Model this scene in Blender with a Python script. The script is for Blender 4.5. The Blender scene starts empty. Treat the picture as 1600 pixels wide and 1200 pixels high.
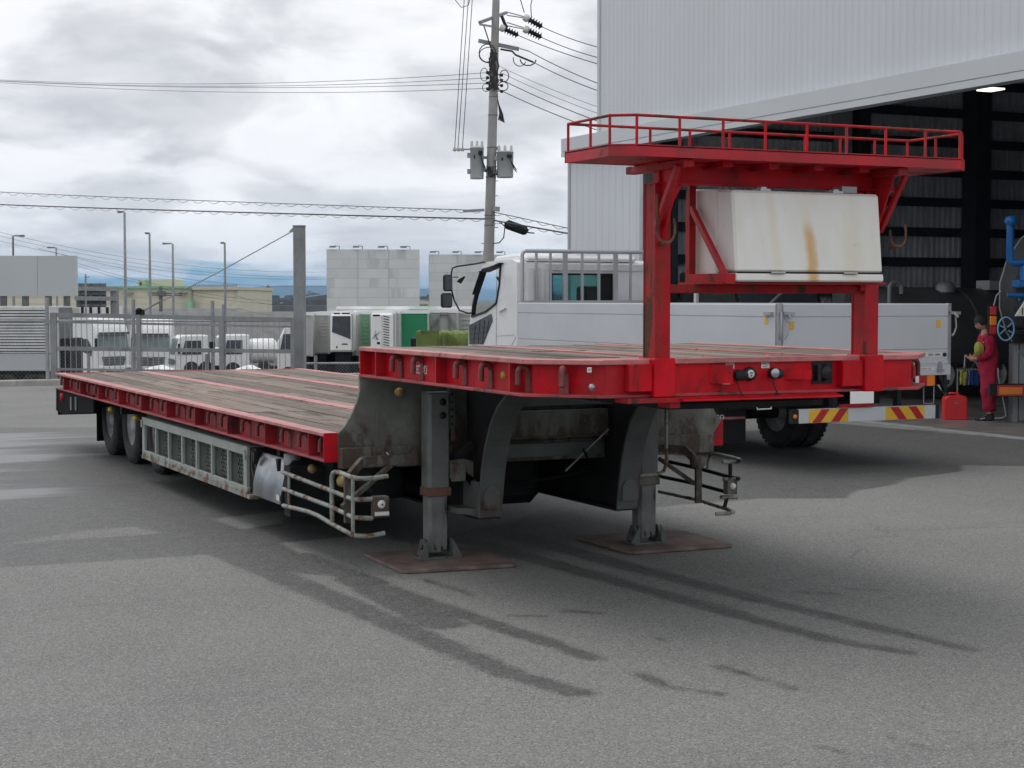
import bpy, bmesh, math, random
from math import radians as R, sin, cos, pi
from mathutils import Vector, Matrix, noise
random.seed(7)
scene = bpy.context.scene
C = scene.collection

# ------------------------------------------------------------------ camera
F = 2609.4; HC = 1.95; YAW = 25.119; PIT = 2.9116
cam = bpy.data.cameras.new('camera'); camo = bpy.data.objects.new('camera', cam); C.objects.link(camo)
camo.location = (0, 0, HC); camo.rotation_euler = (R(90 - PIT), 0, R(-YAW))
cam.sensor_width = 36; cam.lens = F / 1600 * 36; cam.clip_end = 60000; cam.clip_start = .1
scene.camera = camo
scene.view_settings.view_transform = 'Standard'; scene.view_settings.look = 'None'
scene.view_settings.gamma = 1; scene.view_settings.exposure = .27; scene.view_settings.use_curve_mapping = False

# ------------------------------------------------------------------ node helper
class NT:
    def __init__(s, nt): s.t = nt; nt.nodes.clear()
    def n(s, typ, ins=None, **kw):
        nd = s.t.nodes.new(typ)
        for k, v in kw.items(): setattr(nd, k, v)
        for k, v in (ins or {}).items():
            sock = nd.inputs[k]
            if isinstance(v, bpy.types.NodeSocket): s.t.links.new(v, sock)
            elif isinstance(v, bpy.types.Node): s.t.links.new(v.outputs[0], sock)
            else: sock.default_value = v
        return nd
    def math(s, op, a, b=0.0, c=0.0, clamp=False):
        return s.n('ShaderNodeMath', {0: a, 1: b, 2: c}, operation=op, use_clamp=clamp).outputs[0]
    def mix(s, f, a, b, mode='MIX'):
        nd = s.n('ShaderNodeMix', data_type='RGBA', blend_type=mode)
        for i, v in ((0, f), (6, a), (7, b)):
            if isinstance(v, bpy.types.NodeSocket): s.t.links.new(v, nd.inputs[i])
            else: nd.inputs[i].default_value = v if i == 0 else (*v[:3], 1)
        return nd.outputs[2]
    def noise(s, vec, scale, detail=4, rough=.55, dist=0):
        return s.n('ShaderNodeTexNoise', {'Vector': vec, 'Scale': scale, 'Detail': detail, 'Roughness': rough, 'Distortion': dist}).outputs[0]
    def ramp(s, v, a, b, lo=0.0, hi=1.0):
        return s.n('ShaderNodeMapRange', {0: v, 1: a, 2: b, 3: lo, 4: hi}, interpolation_type='SMOOTHSTEP').outputs[0]
    def scl(s, vec, sx, sy, sz):
        return s.n('ShaderNodeMapping', {'Vector': vec, 'Scale': (sx, sy, sz)}).outputs[0]

# ------------------------------------------------------------------ world
SUN_AZ = 330; SUN_EL = 66      # azimuth measured clockwise from +Y
w = bpy.data.worlds.new('World'); scene.world = w; w.use_nodes = True
t = NT(w.node_tree)
sky = t.n('ShaderNodeTexSky', sky_type='NISHITA', sun_disc=False, sun_elevation=R(SUN_EL), sun_rotation=R(SUN_AZ), air_density=1.0, dust_density=.4, ozone_density=3.0)
co = t.n('ShaderNodeTexCoord').outputs['Generated']
sep = t.n('ShaderNodeSeparateXYZ', {0: co})
z = t.math('MAXIMUM', sep.outputs[2], 0.0)
# stretch: bands flatten toward the horizon
zz = t.math('POWER', t.math('ADD', z, .004), .8)
vec = t.n('ShaderNodeCombineXYZ', {0: sep.outputs[0], 1: sep.outputs[1], 2: zz}).outputs[0]
nA = t.noise(t.scl(vec, 4.6, 4.6, 10), 1.6, 9, .52, .45)         # large masses
nB = t.noise(t.scl(vec, 10, 10, 22), 1.5, 8, .58, .3)
nC = t.noise(t.scl(vec, 3.2, 3.2, 16), 2.1, 8, .58, .3)
shade = t.math('ADD', t.math('MULTIPLY', nA, .72), t.math('MULTIPLY', nB, .28))
dk = t.ramp(shade, .445, .605)
cl = t.mix(dk, (.83, .84, .865), (.47, .485, .52))
fine = t.ramp(nB, .35, .68)
cl = t.mix(t.math('MULTIPLY', fine, .34), cl, (.99, .99, .99))
low = t.ramp(z, 0.0, .075)                                      # broken near the horizon
th = t.math('ADD', t.math('MULTIPLY', low, -.30), .49)
cov = t.ramp(t.math('SUBTRACT', t.math('ADD', t.math('MULTIPLY', nC, .7), t.math('MULTIPLY', nB, .3)), th), -.035, .07)
skyc = t.n('ShaderNodeVectorMath', {0: t.n('ShaderNodeVectorMath', {0: sky.outputs[0], 'Scale': .1}, operation='SCALE').outputs[0], 1: (.38, .70, 1.15)}, operation='MULTIPLY').outputs[0]
colr = t.mix(cov, skyc, cl)
bg = t.n('ShaderNodeBackground', {'Color': colr, 'Strength': 1.0})
t.n('ShaderNodeOutputWorld', {0: bg})

sun = bpy.data.lights.new('sun', 'SUN'); sun.energy = .8; sun.angle = R(34); sun.color = (1, .965, .91)
so = bpy.data.objects.new('sun', sun); C.objects.link(so)
so.rotation_euler = Vector((-sin(R(SUN_AZ)) * cos(R(SUN_EL)), -cos(R(SUN_AZ)) * cos(R(SUN_EL)), -sin(R(SUN_EL)))).to_track_quat('-Z', 'Y').to_euler()

# ------------------------------------------------------------------ measuring helpers (survey of the photograph)
cy_, sy_ = cos(R(YAW)), sin(R(YAW))
FWD = Vector((sy_ * cos(R(PIT)), cy_ * cos(R(PIT)), -sin(R(PIT)))); RT = Vector((cy_, -sy_, 0)); UP = RT.cross(FWD)
def ray(px, py): return FWD + RT * ((px - 800) / F) - UP * ((py - 600) / F)
def onz(px, py, z=0): d = ray(px, py); k = (z - HC) / d.z; return Vector((0, 0, HC)) + d * k
def onx(px, py, x): d = ray(px, py); return Vector((0, 0, HC)) + d * (x / d.x)
def ony(px, py, y): d = ray(px, py); return Vector((0, 0, HC)) + d * (y / d.y)
HY = 467.5

# ------------------------------------------------------------------ mesh builder
class MB:
    def __init__(s): s.v = []; s.f = []; s.sm = []
    def add(s, vs, fs, smooth=False):
        o = len(s.v); s.v += [Vector(v) for v in vs]; s.f += [[i + o for i in f] for f in fs]; s.sm += [smooth] * len(fs); return s
    def box(s, a, b):
        x0, y0, z0 = [min(a[i], b[i]) for i in range(3)]; x1, y1, z1 = [max(a[i], b[i]) for i in range(3)]
        return s.add([(x0, y0, z0), (x1, y0, z0), (x1, y1, z0), (x0, y1, z0), (x0, y0, z1), (x1, y0, z1), (x1, y1, z1), (x0, y1, z1)],
                     [(0, 3, 2, 1), (4, 5, 6, 7), (0, 1, 5, 4), (1, 2, 6, 5), (2, 3, 7, 6), (3, 0, 4, 7)])
    def bar(s, p, q, w, h, up=(0, 0, 1)):
        p, q = Vector(p), Vector(q); d = (q - p).normalized(); u = Vector(up)
        if abs(d.dot(u)) > .98: u = Vector((0, 1, 0))
        a = d.cross(u).normalized() * (w / 2); b = a.cross(d).normalized() * (h / 2)
        return s.add([p - a - b, p + a - b, p + a + b, p - a + b, q - a - b, q + a - b, q + a + b, q - a + b],
                     [(0, 3, 2, 1), (4, 5, 6, 7), (0, 1, 5, 4), (1, 2, 6, 5), (2, 3, 7, 6), (3, 0, 4, 7)])
    def prism(s, pts, axis, a, b):
        """2D outline pts extruded along axis from a to b (axis 0: pts=(y,z); 1: (x,z); 2: (x,y))"""
        def mk(p, c): return {0: (c, p[0], p[1]), 1: (p[0], c, p[1]), 2: (p[0], p[1], c)}[axis]
        n = len(pts); vs = [mk(p, a) for p in pts] + [mk(p, b) for p in pts]
        fs = [list(range(n)), list(range(2 * n - 1, n - 1, -1))] + [(i, i + n, (i + 1) % n + n, (i + 1) % n) for i in range(n)]
        return s.add(vs, fs)
    def tube(s, pts, r, n=8, cap=True, smooth=True):
        pts = [Vector(p) for p in pts]; rs = r if isinstance(r, (list, tuple)) else [r] * len(pts)
        vs = []; fs = []; prev = None
        for i, p in enumerate(pts):
            d = (pts[min(i + 1, len(pts) - 1)] - pts[max(i - 1, 0)]).normalized()
            if prev is None:
                a = d.orthogonal().normalized()
            else:
                a = (prev - d * prev.dot(d)); a = a.normalized() if a.length > 1e-5 else d.orthogonal().normalized()
            prev = a; b = d.cross(a)
            for k in range(n):
                an = 2 * pi * k / n; vs.append(p + (a * cos(an) + b * sin(an)) * rs[i])
        for i in range(len(pts) - 1):
            for k in range(n): fs.append((i * n + k, i * n + (k + 1) % n, (i + 1) * n + (k + 1) % n, (i + 1) * n + k))
        s.add(vs, fs, smooth)
        if cap:
            m = len(pts); s.add(vs[:n], [list(range(n - 1, -1, -1))]); s.add(vs[(m - 1) * n:], [list(range(n))])
        return s
    def lathe(s, prof, c, axis=(0, 0, 1), n=24, smooth=True):
        """prof=(radius, height along axis)"""
        ax = Vector(axis).normalized(); a = ax.orthogonal().normalized(); b = ax.cross(a); c = Vector(c); vs = []; fs = []
        for r, h in prof:
            for k in range(n): an = 2 * pi * k / n; vs.append(c + ax * h + (a * cos(an) + b * sin(an)) * r)
        for i in range(len(prof) - 1):
            for k in range(n): fs.append((i * n + k, i * n + (k + 1) % n, (i + 1) * n + (k + 1) % n, (i + 1) * n + k))
        return s.add(vs, fs, smooth)
    def sheet(s, path, z0, z1, th, closed=False):
        """vertical wall following a 2D path, thickness th to the right-hand side"""
        n = len(path)
        for i in range(n - 1 if not closed else n):
            p, q = Vector(path[i]), Vector(path[(i + 1) % n]); d = (q - p).normalized(); m = Vector((d.y, -d.x)) * th
            vs = [(*p, z0), (*q, z0), (*(q + m), z0), (*(p + m), z0), (*p, z1), (*q, z1), (*(q + m), z1), (*(p + m), z1)]
            s.add(vs, [(0, 3, 2, 1), (4, 5, 6, 7), (0, 1, 5, 4), (1, 2, 6, 5), (2, 3, 7, 6), (3, 0, 4, 7)])
        return s
    def mesh(s, name, org=(0, 0, 0), bevel=0, recalc=True):
        o = Vector(org); me = bpy.data.meshes.new(name)
        me.from_pydata([v - o for v in s.v], [], s.f)
        me.polygons.foreach_set('use_smooth', s.sm)
        if recalc or bevel:
            bm = bmesh.new(); bm.from_mesh(me)
            if recalc: bmesh.ops.recalc_face_normals(bm, faces=bm.faces)
            if bevel:
                es = [e for e in bm.edges if len(e.link_faces) == 2 and e.calc_face_angle(0) > .6]
                bmesh.ops.bevel(bm, geom=es, offset=bevel, segments=1, affect='EDGES', clamp_overlap=True)
            bm.to_mesh(me); bm.free()
        return me
    def build(s, name, mat, parent=None, org=None, bevel=0, label=None, kind=None, recalc=True):
        if org is None: org = worldloc(parent) if parent is not None and not parent.get('_local') else (0, 0, 0)
        me = s.mesh(name, org, bevel, recalc); me.materials.append(mat)
        return link(name, me, parent, label=label, kind=kind)
def worldloc(o):
    v = Vector(o.location)
    while o.parent: o = o.parent; v += o.location
    return v
def link(name, me, parent=None, loc=(0, 0, 0), label=None, kind=None):
    o = bpy.data.objects.new(name, me); C.objects.link(o); o.location = loc
    if parent is not None:
        o.parent = parent
        if parent.get('_local'): o['_local'] = 1
    if label: o['label'] = label
    if kind: o['kind'] = kind
    return o
def tag(o, label=None, cat=None, group=None, kind=None):
    for k, v in (('label', label), ('category', cat), ('group', group), ('kind', kind)):
        if v: o[k] = v
    return o
def thing(name, label, cat, loc=(0, 0, 0), rz=0, group=None, local=False):
    o = bpy.data.objects.new(name, None); C.objects.link(o); o.location = loc; o.rotation_euler = (0, 0, rz)
    o.empty_display_size = .2
    if local or rz: o['_local'] = 1
    return tag(o, label, cat, group)
def copy_tree(o, parent=None):
    c = o.copy(); C.objects.link(c); c.parent = parent
    for ch in list(o.children): copy_tree(ch, c)
    return c
def text_mesh(s, size, ext=.002, bold=False):
    cu = bpy.data.curves.new('lettering', 'FONT'); cu.body = s; cu.size = size; cu.extrude = ext; cu.align_x = 'CENTER'; cu.align_y = 'CENTER'
    if bold: cu.offset = size * .02
    cu.resolution_u = 3
    ob = bpy.data.objects.new('lettering', cu); C.objects.link(ob)
    dg = bpy.context.evaluated_depsgraph_get(); me = bpy.data.meshes.new_from_object(ob.evaluated_get(dg))
    bpy.data.objects.remove(ob); bpy.data.curves.remove(cu)
    return me
def lettering(s, size, mat, parent, loc, rot, ext=.002, bold=False, name='lettering', rel=True):
    me = text_mesh(s, size, ext, bold); me.materials.append(mat)
    o = link(name, me, parent)
    o.location = Vector(loc) - (worldloc(parent) if not parent.get('_local') else Vector((0, 0, 0))); o.rotation_euler = rot
    return o
def arc(c, r, a0, a1, n, plane='xz', fixed=0):
    out = []
    for i in range(n + 1):
        a = a0 + (a1 - a0) * i / n; u, v = c[0] + r * cos(a), c[1] + r * sin(a)
        out.append({'xz': (u, fixed, v), 'yz': (fixed, u, v), 'xy': (u, v, fixed)}[plane])
    return out

# ------------------------------------------------------------------ materials
def mat(name, col, rough=.5, metal=0, var=.12, vs=2.0, dirt=None, damt=.5, ds=3.0, streak=1.0, bump=.0, bs=40, zr=None, coat=0, rnd=0, droughn=.85, spec=.5, edge=.04, fade=None):
    """aged surface: tone variation, blotches of dirt/rust with bump; zr=(z_hi,z_lo) lets wear gather low on the thing (object space)"""
    m = bpy.data.materials.new(name); m.use_nodes = True; t = NT(m.node_tree)
    oc = t.n('ShaderNodeTexCoord').outputs['Object']; ob = t.n('ShaderNodeObjectInfo')
    vec = oc
    if rnd: vec = t.n('ShaderNodeVectorMath', {0: oc, 1: t.n('ShaderNodeVectorMath', {0: (13, 7, 5), 'Scale': ob.outputs['Random']}, operation='SCALE').outputs[0]}, operation='ADD').outputs[0]
    n1 = t.noise(vec, vs, 6, .6)
    a = tuple(c * (1 - var) for c in col[:3]); b = tuple(min(1, c * (1 + var)) for c in col[:3])
    base = t.mix(t.ramp(n1, .3, .7), a, b)
    n4 = t.noise(t.scl(vec, 1, 1, .12), vs * 9, 4, .6)
    base = t.mix(t.math('MULTIPLY', t.ramp(n4, .5, .75), var * .9), base, tuple(c * .55 for c in col[:3]))
    if fade:
        n5 = t.noise(t.scl(vec, 1, 1, .5), 2.3, 8, .68, .4); base = t.mix(t.ramp(n5, .46, .72, 0, fade[1]), base, fade[0])
        n6 = t.noise(vec, 38, 4, .7); base = t.mix(t.ramp(n6, .64, .70, 0, .55), base, tuple(c * .35 + .02 for c in col[:3]))
    if rnd:
        rr = t.n('ShaderNodeMapRange', {0: ob.outputs['Random'], 3: 1 - rnd, 4: 1 + rnd}).outputs[0]
        base = t.n('ShaderNodeVectorMath', {0: base, 'Scale': rr}, operation='SCALE').outputs[0]
    rg = t.math('ADD', rough - .06, t.math('MULTIPLY', n1, .14))
    hgt = None
    if dirt:
        n2 = t.noise(t.scl(vec, 1, 1, streak), ds, 10, .68, .3)
        if zr:
            zc = t.n('ShaderNodeSeparateXYZ', {0: oc}).outputs[2]
            n2 = t.math('ADD', n2, t.ramp(zc, zr[0], zr[1], 0, .22))
        th = .78 - damt * .4
        msk = t.ramp(n2, th, th + edge)
        n3 = t.noise(vec, ds * 7, 5, .7)
        dcol = t.mix(n3, tuple(c * .45 for c in dirt), tuple(min(1, c * 1.5) for c in dirt))
        base = t.mix(msk, base, dcol)
        halo = t.ramp(n2, th - .09, th)
        base = t.mix(t.math('MULTIPLY', t.math('SUBTRACT', halo, msk, clamp=True), .35), base, dirt)
        rg = t.mix(msk, rg, (droughn,) * 3)
        hgt = t.math('SUBTRACT', t.math('MULTIPLY', n3, msk), t.math('MULTIPLY', msk, .6))
    bs_in = {'Base Color': base, 'Roughness': rg, 'Metallic': metal, 'Coat Weight': coat, 'Specular IOR Level': spec}
    if bump or hgt is not None:
        h = t.math('MULTIPLY', t.noise(vec, bs, 4, .6), bump)
        if hgt is not None: h = t.math('ADD', h, t.math('MULTIPLY', hgt, .35))
        bs_in['Normal'] = t.n('ShaderNodeBump', {'Height': h, 'Strength': .6, 'Distance': .01}).outputs[0]
    p = t.n('ShaderNodeBsdfPrincipled', bs_in); t.n('ShaderNodeOutputMaterial', {0: p})
    return m
RUST = (.13, .055, .03)
M = dict(
    red=mat('red_paint', (.50, .0022, .011), .46, var=.28, vs=3, dirt=(.11, .02, .018), damt=.44, ds=4.5, streak=.4, bump=.3, spec=.22, fade=((.42, .055, .06), .40)),
    redworn=mat('red_paint_worn', (.42, .006, .014), .5, var=.22, vs=5, dirt=(.085, .035, .03), damt=.52, ds=4, streak=.35, bump=.4, spec=.25, fade=((.40, .07, .075), .45)),
    redglare=mat('red_faded_sky_glare', (.50, .17, .165), .42, var=.25, vs=4, dirt=(.20, .07, .06), damt=.42, ds=6, bump=.4),  # faded red, lifted to pink to carry the sky glare on deck rims
    reddust=mat('red_paint_dusty', (.33, .045, .055), .6, var=.25, vs=4, dirt=(.13, .05, .045), damt=.5, ds=5, rnd=.08, bump=.3),
    redshade=mat('red_side_rail_shaded', (.25, .004, .011), .5, var=.3, vs=4, dirt=(.04, .014, .014), damt=.5, ds=3, streak=.5, bump=.35, rnd=.22),  # darker copy of the rail red with the shade put in, plus dirt
    redrail=mat('red_side_rail', (.38, .005, .013), .46, var=.22, vs=3, dirt=(.09, .03, .03), damt=.44, ds=3.4, streak=.5, bump=.3, rnd=.12),
    redpost=mat('red_post_rusting', (.40, .006, .013), .5, var=.2, vs=4, dirt=(.10, .048, .03), damt=.62, ds=6, streak=.25, bump=.5, spec=.25),
    hook=mat('hook_steel', (.17, .035, .035), .6, var=.3, vs=9, dirt=(.05, .03, .027), damt=.5, ds=9, bump=.4, rnd=.2),
    gg=mat('grey_green_paint', (.092, .104, .097), .55, var=.16, vs=3, dirt=(.09, .05, .035), damt=.44, ds=3.4, bump=.3),
    ggr=mat('grey_green_rusted', (.17, .18, .16), .62, var=.25, vs=3.5, dirt=(.082, .062, .047), damt=.40, ds=5.5, streak=.45, bump=.5, edge=.13, zr=(1.3, .85)),
    ggb=mat('grey_green_bin', (.30, .335, .31), .55, var=.1, vs=3, dirt=(.17, .095, .06), damt=.16, ds=5, bump=.3, zr=(.10, .0)),
    pipe=mat('guard_pipe_paint', (.27, .295, .275), .5, var=.18, vs=6, dirt=(.13, .07, .045), damt=.62, ds=7, bump=.3),
    leg=mat('jack_paint', (.125, .138, .13), .5, var=.2, vs=4, dirt=(.035, .033, .03), damt=.52, ds=3.2, streak=.4, bump=.3, edge=.03),
    legworn=mat('jack_paint_peeling', (.17, .185, .175), .5, var=.2, vs=4, dirt=(.028, .027, .026), damt=.62, ds=3.8, streak=.3, bump=.4, edge=.025),
    rust=mat('rusted_steel', (.16, .075, .05), .8, var=.4, vs=4, dirt=(.07, .035, .025), damt=.6, ds=6, bump=.6),
    pad=mat('pad_steel', (.17, .125, .11), .75, var=.4, vs=4, dirt=(.16, .085, .06), damt=.42, ds=3, bump=.5, edge=.12),
    dark=mat('dark_chassis', (.018, .019, .020), .7, var=.4, vs=3, dirt=(.04, .03, .026), damt=.4, ds=4, spec=.25),
    black=mat('black_plastic', (.012, .012, .014), .5, var=.2, spec=.35),
    matt=mat('matt_black_sheet', (.010, .010, .011), .85, var=.3, spec=.12),
    rubber=mat('tyre_rubber', (.020, .020, .021), .8, var=.25, vs=6, dirt=(.075, .07, .065), damt=.45, ds=4, edge=.2, bump=.4),
    rim=mat('steel_rim', (.42, .425, .43), .5, metal=.2, var=.2, vs=4, dirt=(.14, .12, .11), damt=.3, ds=4, edge=.15),
    amber=mat('amber_lens', (.48, .29, .03), .28, var=.1, coat=.4),
    amberold=mat('amber_lens_weathered', (.38, .28, .10), .45, var=.2, vs=9, dirt=(.16, .12, .06), damt=.4, ds=12),
    yellow=mat('yellow_marker', (.52, .38, .04), .4, var=.2, vs=8, dirt=(.16, .12, .04), damt=.35, ds=10),
    orange=mat('orange_lens', (.75, .20, .012), .3, var=.1),
    redlens=mat('red_lens', (.42, .014, .02), .25, var=.1),
    chrome=mat('stainless', (.30, .31, .33), .30, metal=1, var=.3, vs=5, bump=.15, bs=6, dirt=(.3, .27, .25), damt=.25, ds=4, edge=.2),
    alu=mat('aluminium_gate', (.56, .58, .61), .42, metal=.25, var=.035, vs=1.5, bump=.1, bs=80),
    alud=mat('aluminium_fitting', (.42, .43, .45), .35, metal=.8, var=.1),
    guard=mat('guard_frame_paint', (.40, .41, .43), .4, metal=.3, var=.08),
    white=mat('white_truck_paint', (.78, .79, .80), .25, var=.02, coat=.6, dirt=(.6, .6, .58), damt=.1, ds=3, edge=.3),
    whited=mat('white_paint_dull', (.66, .67, .67), .5, var=.06, dirt=(.4, .39, .37), damt=.3, ds=3, edge=.3),
    plate=mat('blank_white_plate', (.92, .92, .92), .5, var=.01),
    labelw=mat('label_white', (.70, .69, .66), .5, var=.08, vs=20),
    ink=mat('label_ink', (.03, .03, .035), .6, var=.1),
    labely=mat('label_yellow', (.72, .42, .03), .5, var=.1),
    galv=mat('galvanised_steel', (.33, .345, .36), .55, metal=.35, var=.15, vs=3, dirt=(.22, .215, .21), damt=.35, ds=4, edge=.2),
    galvd=mat('galvanised_post', (.27, .28, .29), .6, metal=.2, var=.16, vs=2, dirt=(.17, .165, .16), damt=.45, ds=2.5, streak=.3, edge=.15),
    galvl=mat('pale_grey_enamel', (.46, .48, .50), .45, var=.08, vs=2),
    concrete=mat('pole_concrete', (.36, .355, .34), .85, var=.12, vs=1.5, dirt=(.24, .235, .22), damt=.4, ds=1.5, streak=.25, edge=.2, bump=.3),
    curb=mat('kerb_concrete', (.40, .39, .36), .85, var=.15, vs=3, dirt=(.25, .23, .2), damt=.4, ds=3, edge=.2),
    wire=mat('wire_black', (.03, .03, .035), .6, var=.1),
    wallsheet=mat('pale_metal_sheet', (.58, .605, .64), .42, var=.035, vs=.35, dirt=(.42, .44, .47), damt=.12, ds=.6, streak=.12, edge=.3),
    trim=mat('pale_trim', (.54, .565, .59), .4, var=.03, vs=.4),
    inner=mat('shed_inner_sheet', (.76, .79, .83), .6, var=.12, vs=.6, dirt=(.17, .17, .175), damt=.4, ds=.8, streak=.2, edge=.3),
    girt=mat('shed_frame_steel', (.045, .05, .062), .6, var=.2),
    pale=mat('shed_white_post', (.42, .44, .46), .6, var=.08),
    slab=mat('shed_floor', (.16, .155, .15), .35, var=.3, vs=.8, dirt=(.05, .05, .052), damt=.5, ds=.7, edge=.1),
    tank=mat('tank_grey', (.085, .088, .092), .42, var=.2, vs=.8, dirt=(.05, .05, .05), damt=.5, ds=1.2, edge=.2),
    blue=mat('blue_paint', (.010, .14, .42), .38, var=.12, vs=3, dirt=(.02, .07, .18), damt=.3, ds=5, edge=.1),
    bluel=mat('blue_light_paint', (.16, .34, .55), .4, var=.12),
    canred=mat('red_can_plastic', (.68, .018, .02), .38, var=.06, vs=3, bump=.1, spec=.5),
    cover=mat('red_coverall', (.36, .008, .045), .85, var=.18, vs=5, bump=.5, bs=25),
    skin=mat('skin', (.50, .29, .21), .5, var=.08, vs=8),
    hair=mat('black_hair', (.008, .007, .007), .7, var=.3, vs=30, bump=.6, bs=120),
    shoe=mat('dark_shoe', (.02, .02, .025), .5, var=.2),
    cloth=mat('yellow_rag', (.34, .34, .06), .9, var=.25, vs=12, bump=.6, bs=30),
    clothb=mat('blue_rag', (.012, .05, .22), .9, var=.25, vs=9, bump=.5),
    beige=mat('beige_wall', (.60, .565, .45), .8, var=.05, vs=.2, dirt=(.40, .36, .27), damt=.3, ds=.3, streak=.3, edge=.3),
    beigel=mat('beige_wall_light', (.58, .54, .42), .8, var=.05, vs=.2),
    mint=mat('mint_paint', (.24, .48, .30), .7, var=.1),
    greyroof=mat('grey_block', (.20, .215, .225), .8, var=.2, vs=.3),
    board=mat('board_back_sheet', (.68, .70, .715), .5, var=.05, vs=.3, rnd=.035, dirt=(.34, .345, .35), damt=.42, ds=.5, streak=.1, edge=.3),
    boardl=mat('board_panel_grey', (.52, .545, .57), .5, var=.03, vs=.2, rnd=.03),
    vansheet=mat('van_body_sheet', (.66, .67, .67), .4, metal=.1, var=.12, vs=2, dirt=(.27, .27, .27), damt=.3, ds=1, streak=.3, edge=.2),
    truckw=mat('far_truck_white', (.86, .87, .87), .35, var=.04, vs=.8, coat=.3, dirt=(.5, .5, .48), damt=.2, ds=1, edge=.3),
    grille=mat('grille_grey', (.16, .165, .17), .5, metal=.3, var=.3, vs=3),
    tgreen=mat('trailer_green', (.012, .24, .105), .5, var=.08, vs=.8),
    canvas=mat('green_canvas', (.15, .20, .055), .85, var=.22, vs=1.8, bump=.5, bs=8, dirt=(.11, .16, .05), damt=.4, ds=2, edge=.2),
    trailgrey=mat('trailer_grey', (.46, .46, .45), .6, var=.12, vs=1, dirt=(.2, .19, .18), damt=.35, ds=1.2, edge=.2),
    dglass=mat('tinted_panel', (.055, .065, .08), .25, var=.15),
    wscreen=mat('windscreen_reflection_tint', (.17, .215, .225), .2, var=.35, vs=1.2),  # lighter teal base stands in for reflections on the screen
    leaf=mat('leaf_green', (.035, .07, .02), .6, var=.4, vs=4),
    bark=mat('bark_brown', (.08, .06, .045), .9, var=.3),
    pylon=mat('pylon_steel', (.20, .22, .24), .6, var=.1),
    hill=mat('forested_hill', (.035, .065, .05), .9, var=.3, vs=.001),
    grass=mat('rough_ground', (.085, .09, .06), .95, var=.3, vs=.05, dirt=(.13, .125, .11), damt=.5, ds=.03, edge=.1),
    roofd=mat('far_roof', (.12, .13, .14), .8, var=.3, vs=.05),
)
# glass
def glass_mat(name, tint, mixf=.35):
    m = bpy.data.materials.new(name); m.use_nodes = True; t = NT(m.node_tree)
    tr = t.n('ShaderNodeBsdfTransparent', {0: (*tint, 1)}); gl = t.n('ShaderNodeBsdfGlossy', {0: (1, 1, 1, 1), 1: .03})
    fr = t.math('ADD', t.n('ShaderNodeFresnel', {0: 1.5}).outputs[0], .04)
    t.n('ShaderNodeOutputMaterial', {0: t.n('ShaderNodeMixShader', {0: fr, 1: tr, 2: gl}).outputs[0]})
    return m
M['glass'] = glass_mat('window_glass', (.50, .72, .70)); M['smoke'] = glass_mat('smoked_glass', (.10, .12, .13))
m = bpy.data.materials.new('lamp_glow'); m.use_nodes = True; t = NT(m.node_tree)
t.n('ShaderNodeOutputMaterial', {0: t.n('ShaderNodeEmission', {0: (1, .95, .82, 1), 1: 1.6})}); M['glow'] = m

# stained white fibreglass of the tool box: blotchy yellowing plus one orange run of rust below the beam
m = bpy.data.materials.new('stained_white_fibreglass'); m.use_nodes = True; t = NT(m.node_tree)
oc = t.n('ShaderNodeTexCoord').outputs['Object']; sp = t.n('ShaderNodeSeparateXYZ', {0: oc})
n1 = t.noise(t.scl(oc, 3, 3, .9), 1.3, 6, .6); n2 = t.noise(oc, 12, 6, .7)
base = t.mix(t.ramp(n1, .42, .75), (.76, .755, .72), (.68, .65, .56))
base = t.mix(t.math('MULTIPLY', t.ramp(n2, .6, .75), .25), base, (.35, .33, .28))
X = sp.outputs[0]; Zc = sp.outputs[2]
def run(cx, wd, ztop, zbot, k):
    wob = t.math('MULTIPLY', t.math('SUBTRACT', t.noise(t.scl(oc, .1, .1, 5), 2, 2, .5), .5), wd * .9)
    drift = t.math('MULTIPLY', t.math('SUBTRACT', Zc, ztop), -.07)
    d = t.math('ABSOLUTE', t.math('SUBTRACT', t.math('SUBTRACT', X, t.math('ADD', drift, cx)), wob))
    a = t.ramp(d, wd, wd * .15); b = t.ramp(Zc, ztop, ztop - .12)
    c = t.math('ADD', .55, t.math('MULTIPLY', t.noise(t.scl(oc, 30, 30, 2), 1, 3, .6), .8))
    return t.math('MULTIPLY', t.math('MULTIPLY', t.math('MULTIPLY', a, b), c), k, clamp=True)
TBX = .13
base = t.mix(run(TBX + .005, .058, 2.44, 2.1, .95), base, (.60, .33, .12))
base = t.mix(run(TBX - .02, .06, 2.60, 2.1, .22), base, (.66, .52, .26))
base = t.mix(run(TBX - .26, .05, 2.62, 2.1, .28), base, (.66, .52, .28))
base = t.mix(run(TBX + .28, .09, 2.62, 2.1, .15), base, (.66, .55, .32))
base = t.mix(t.ramp(Zc, 2.07, 2.045, 0, .5), base, (.28, .26, .16))
t.n('ShaderNodeOutputMaterial', {0: t.n('ShaderNodeBsdfPrincipled', {'Base Color': base, 'Roughness': .45})}); M['fibre'] = m

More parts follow.
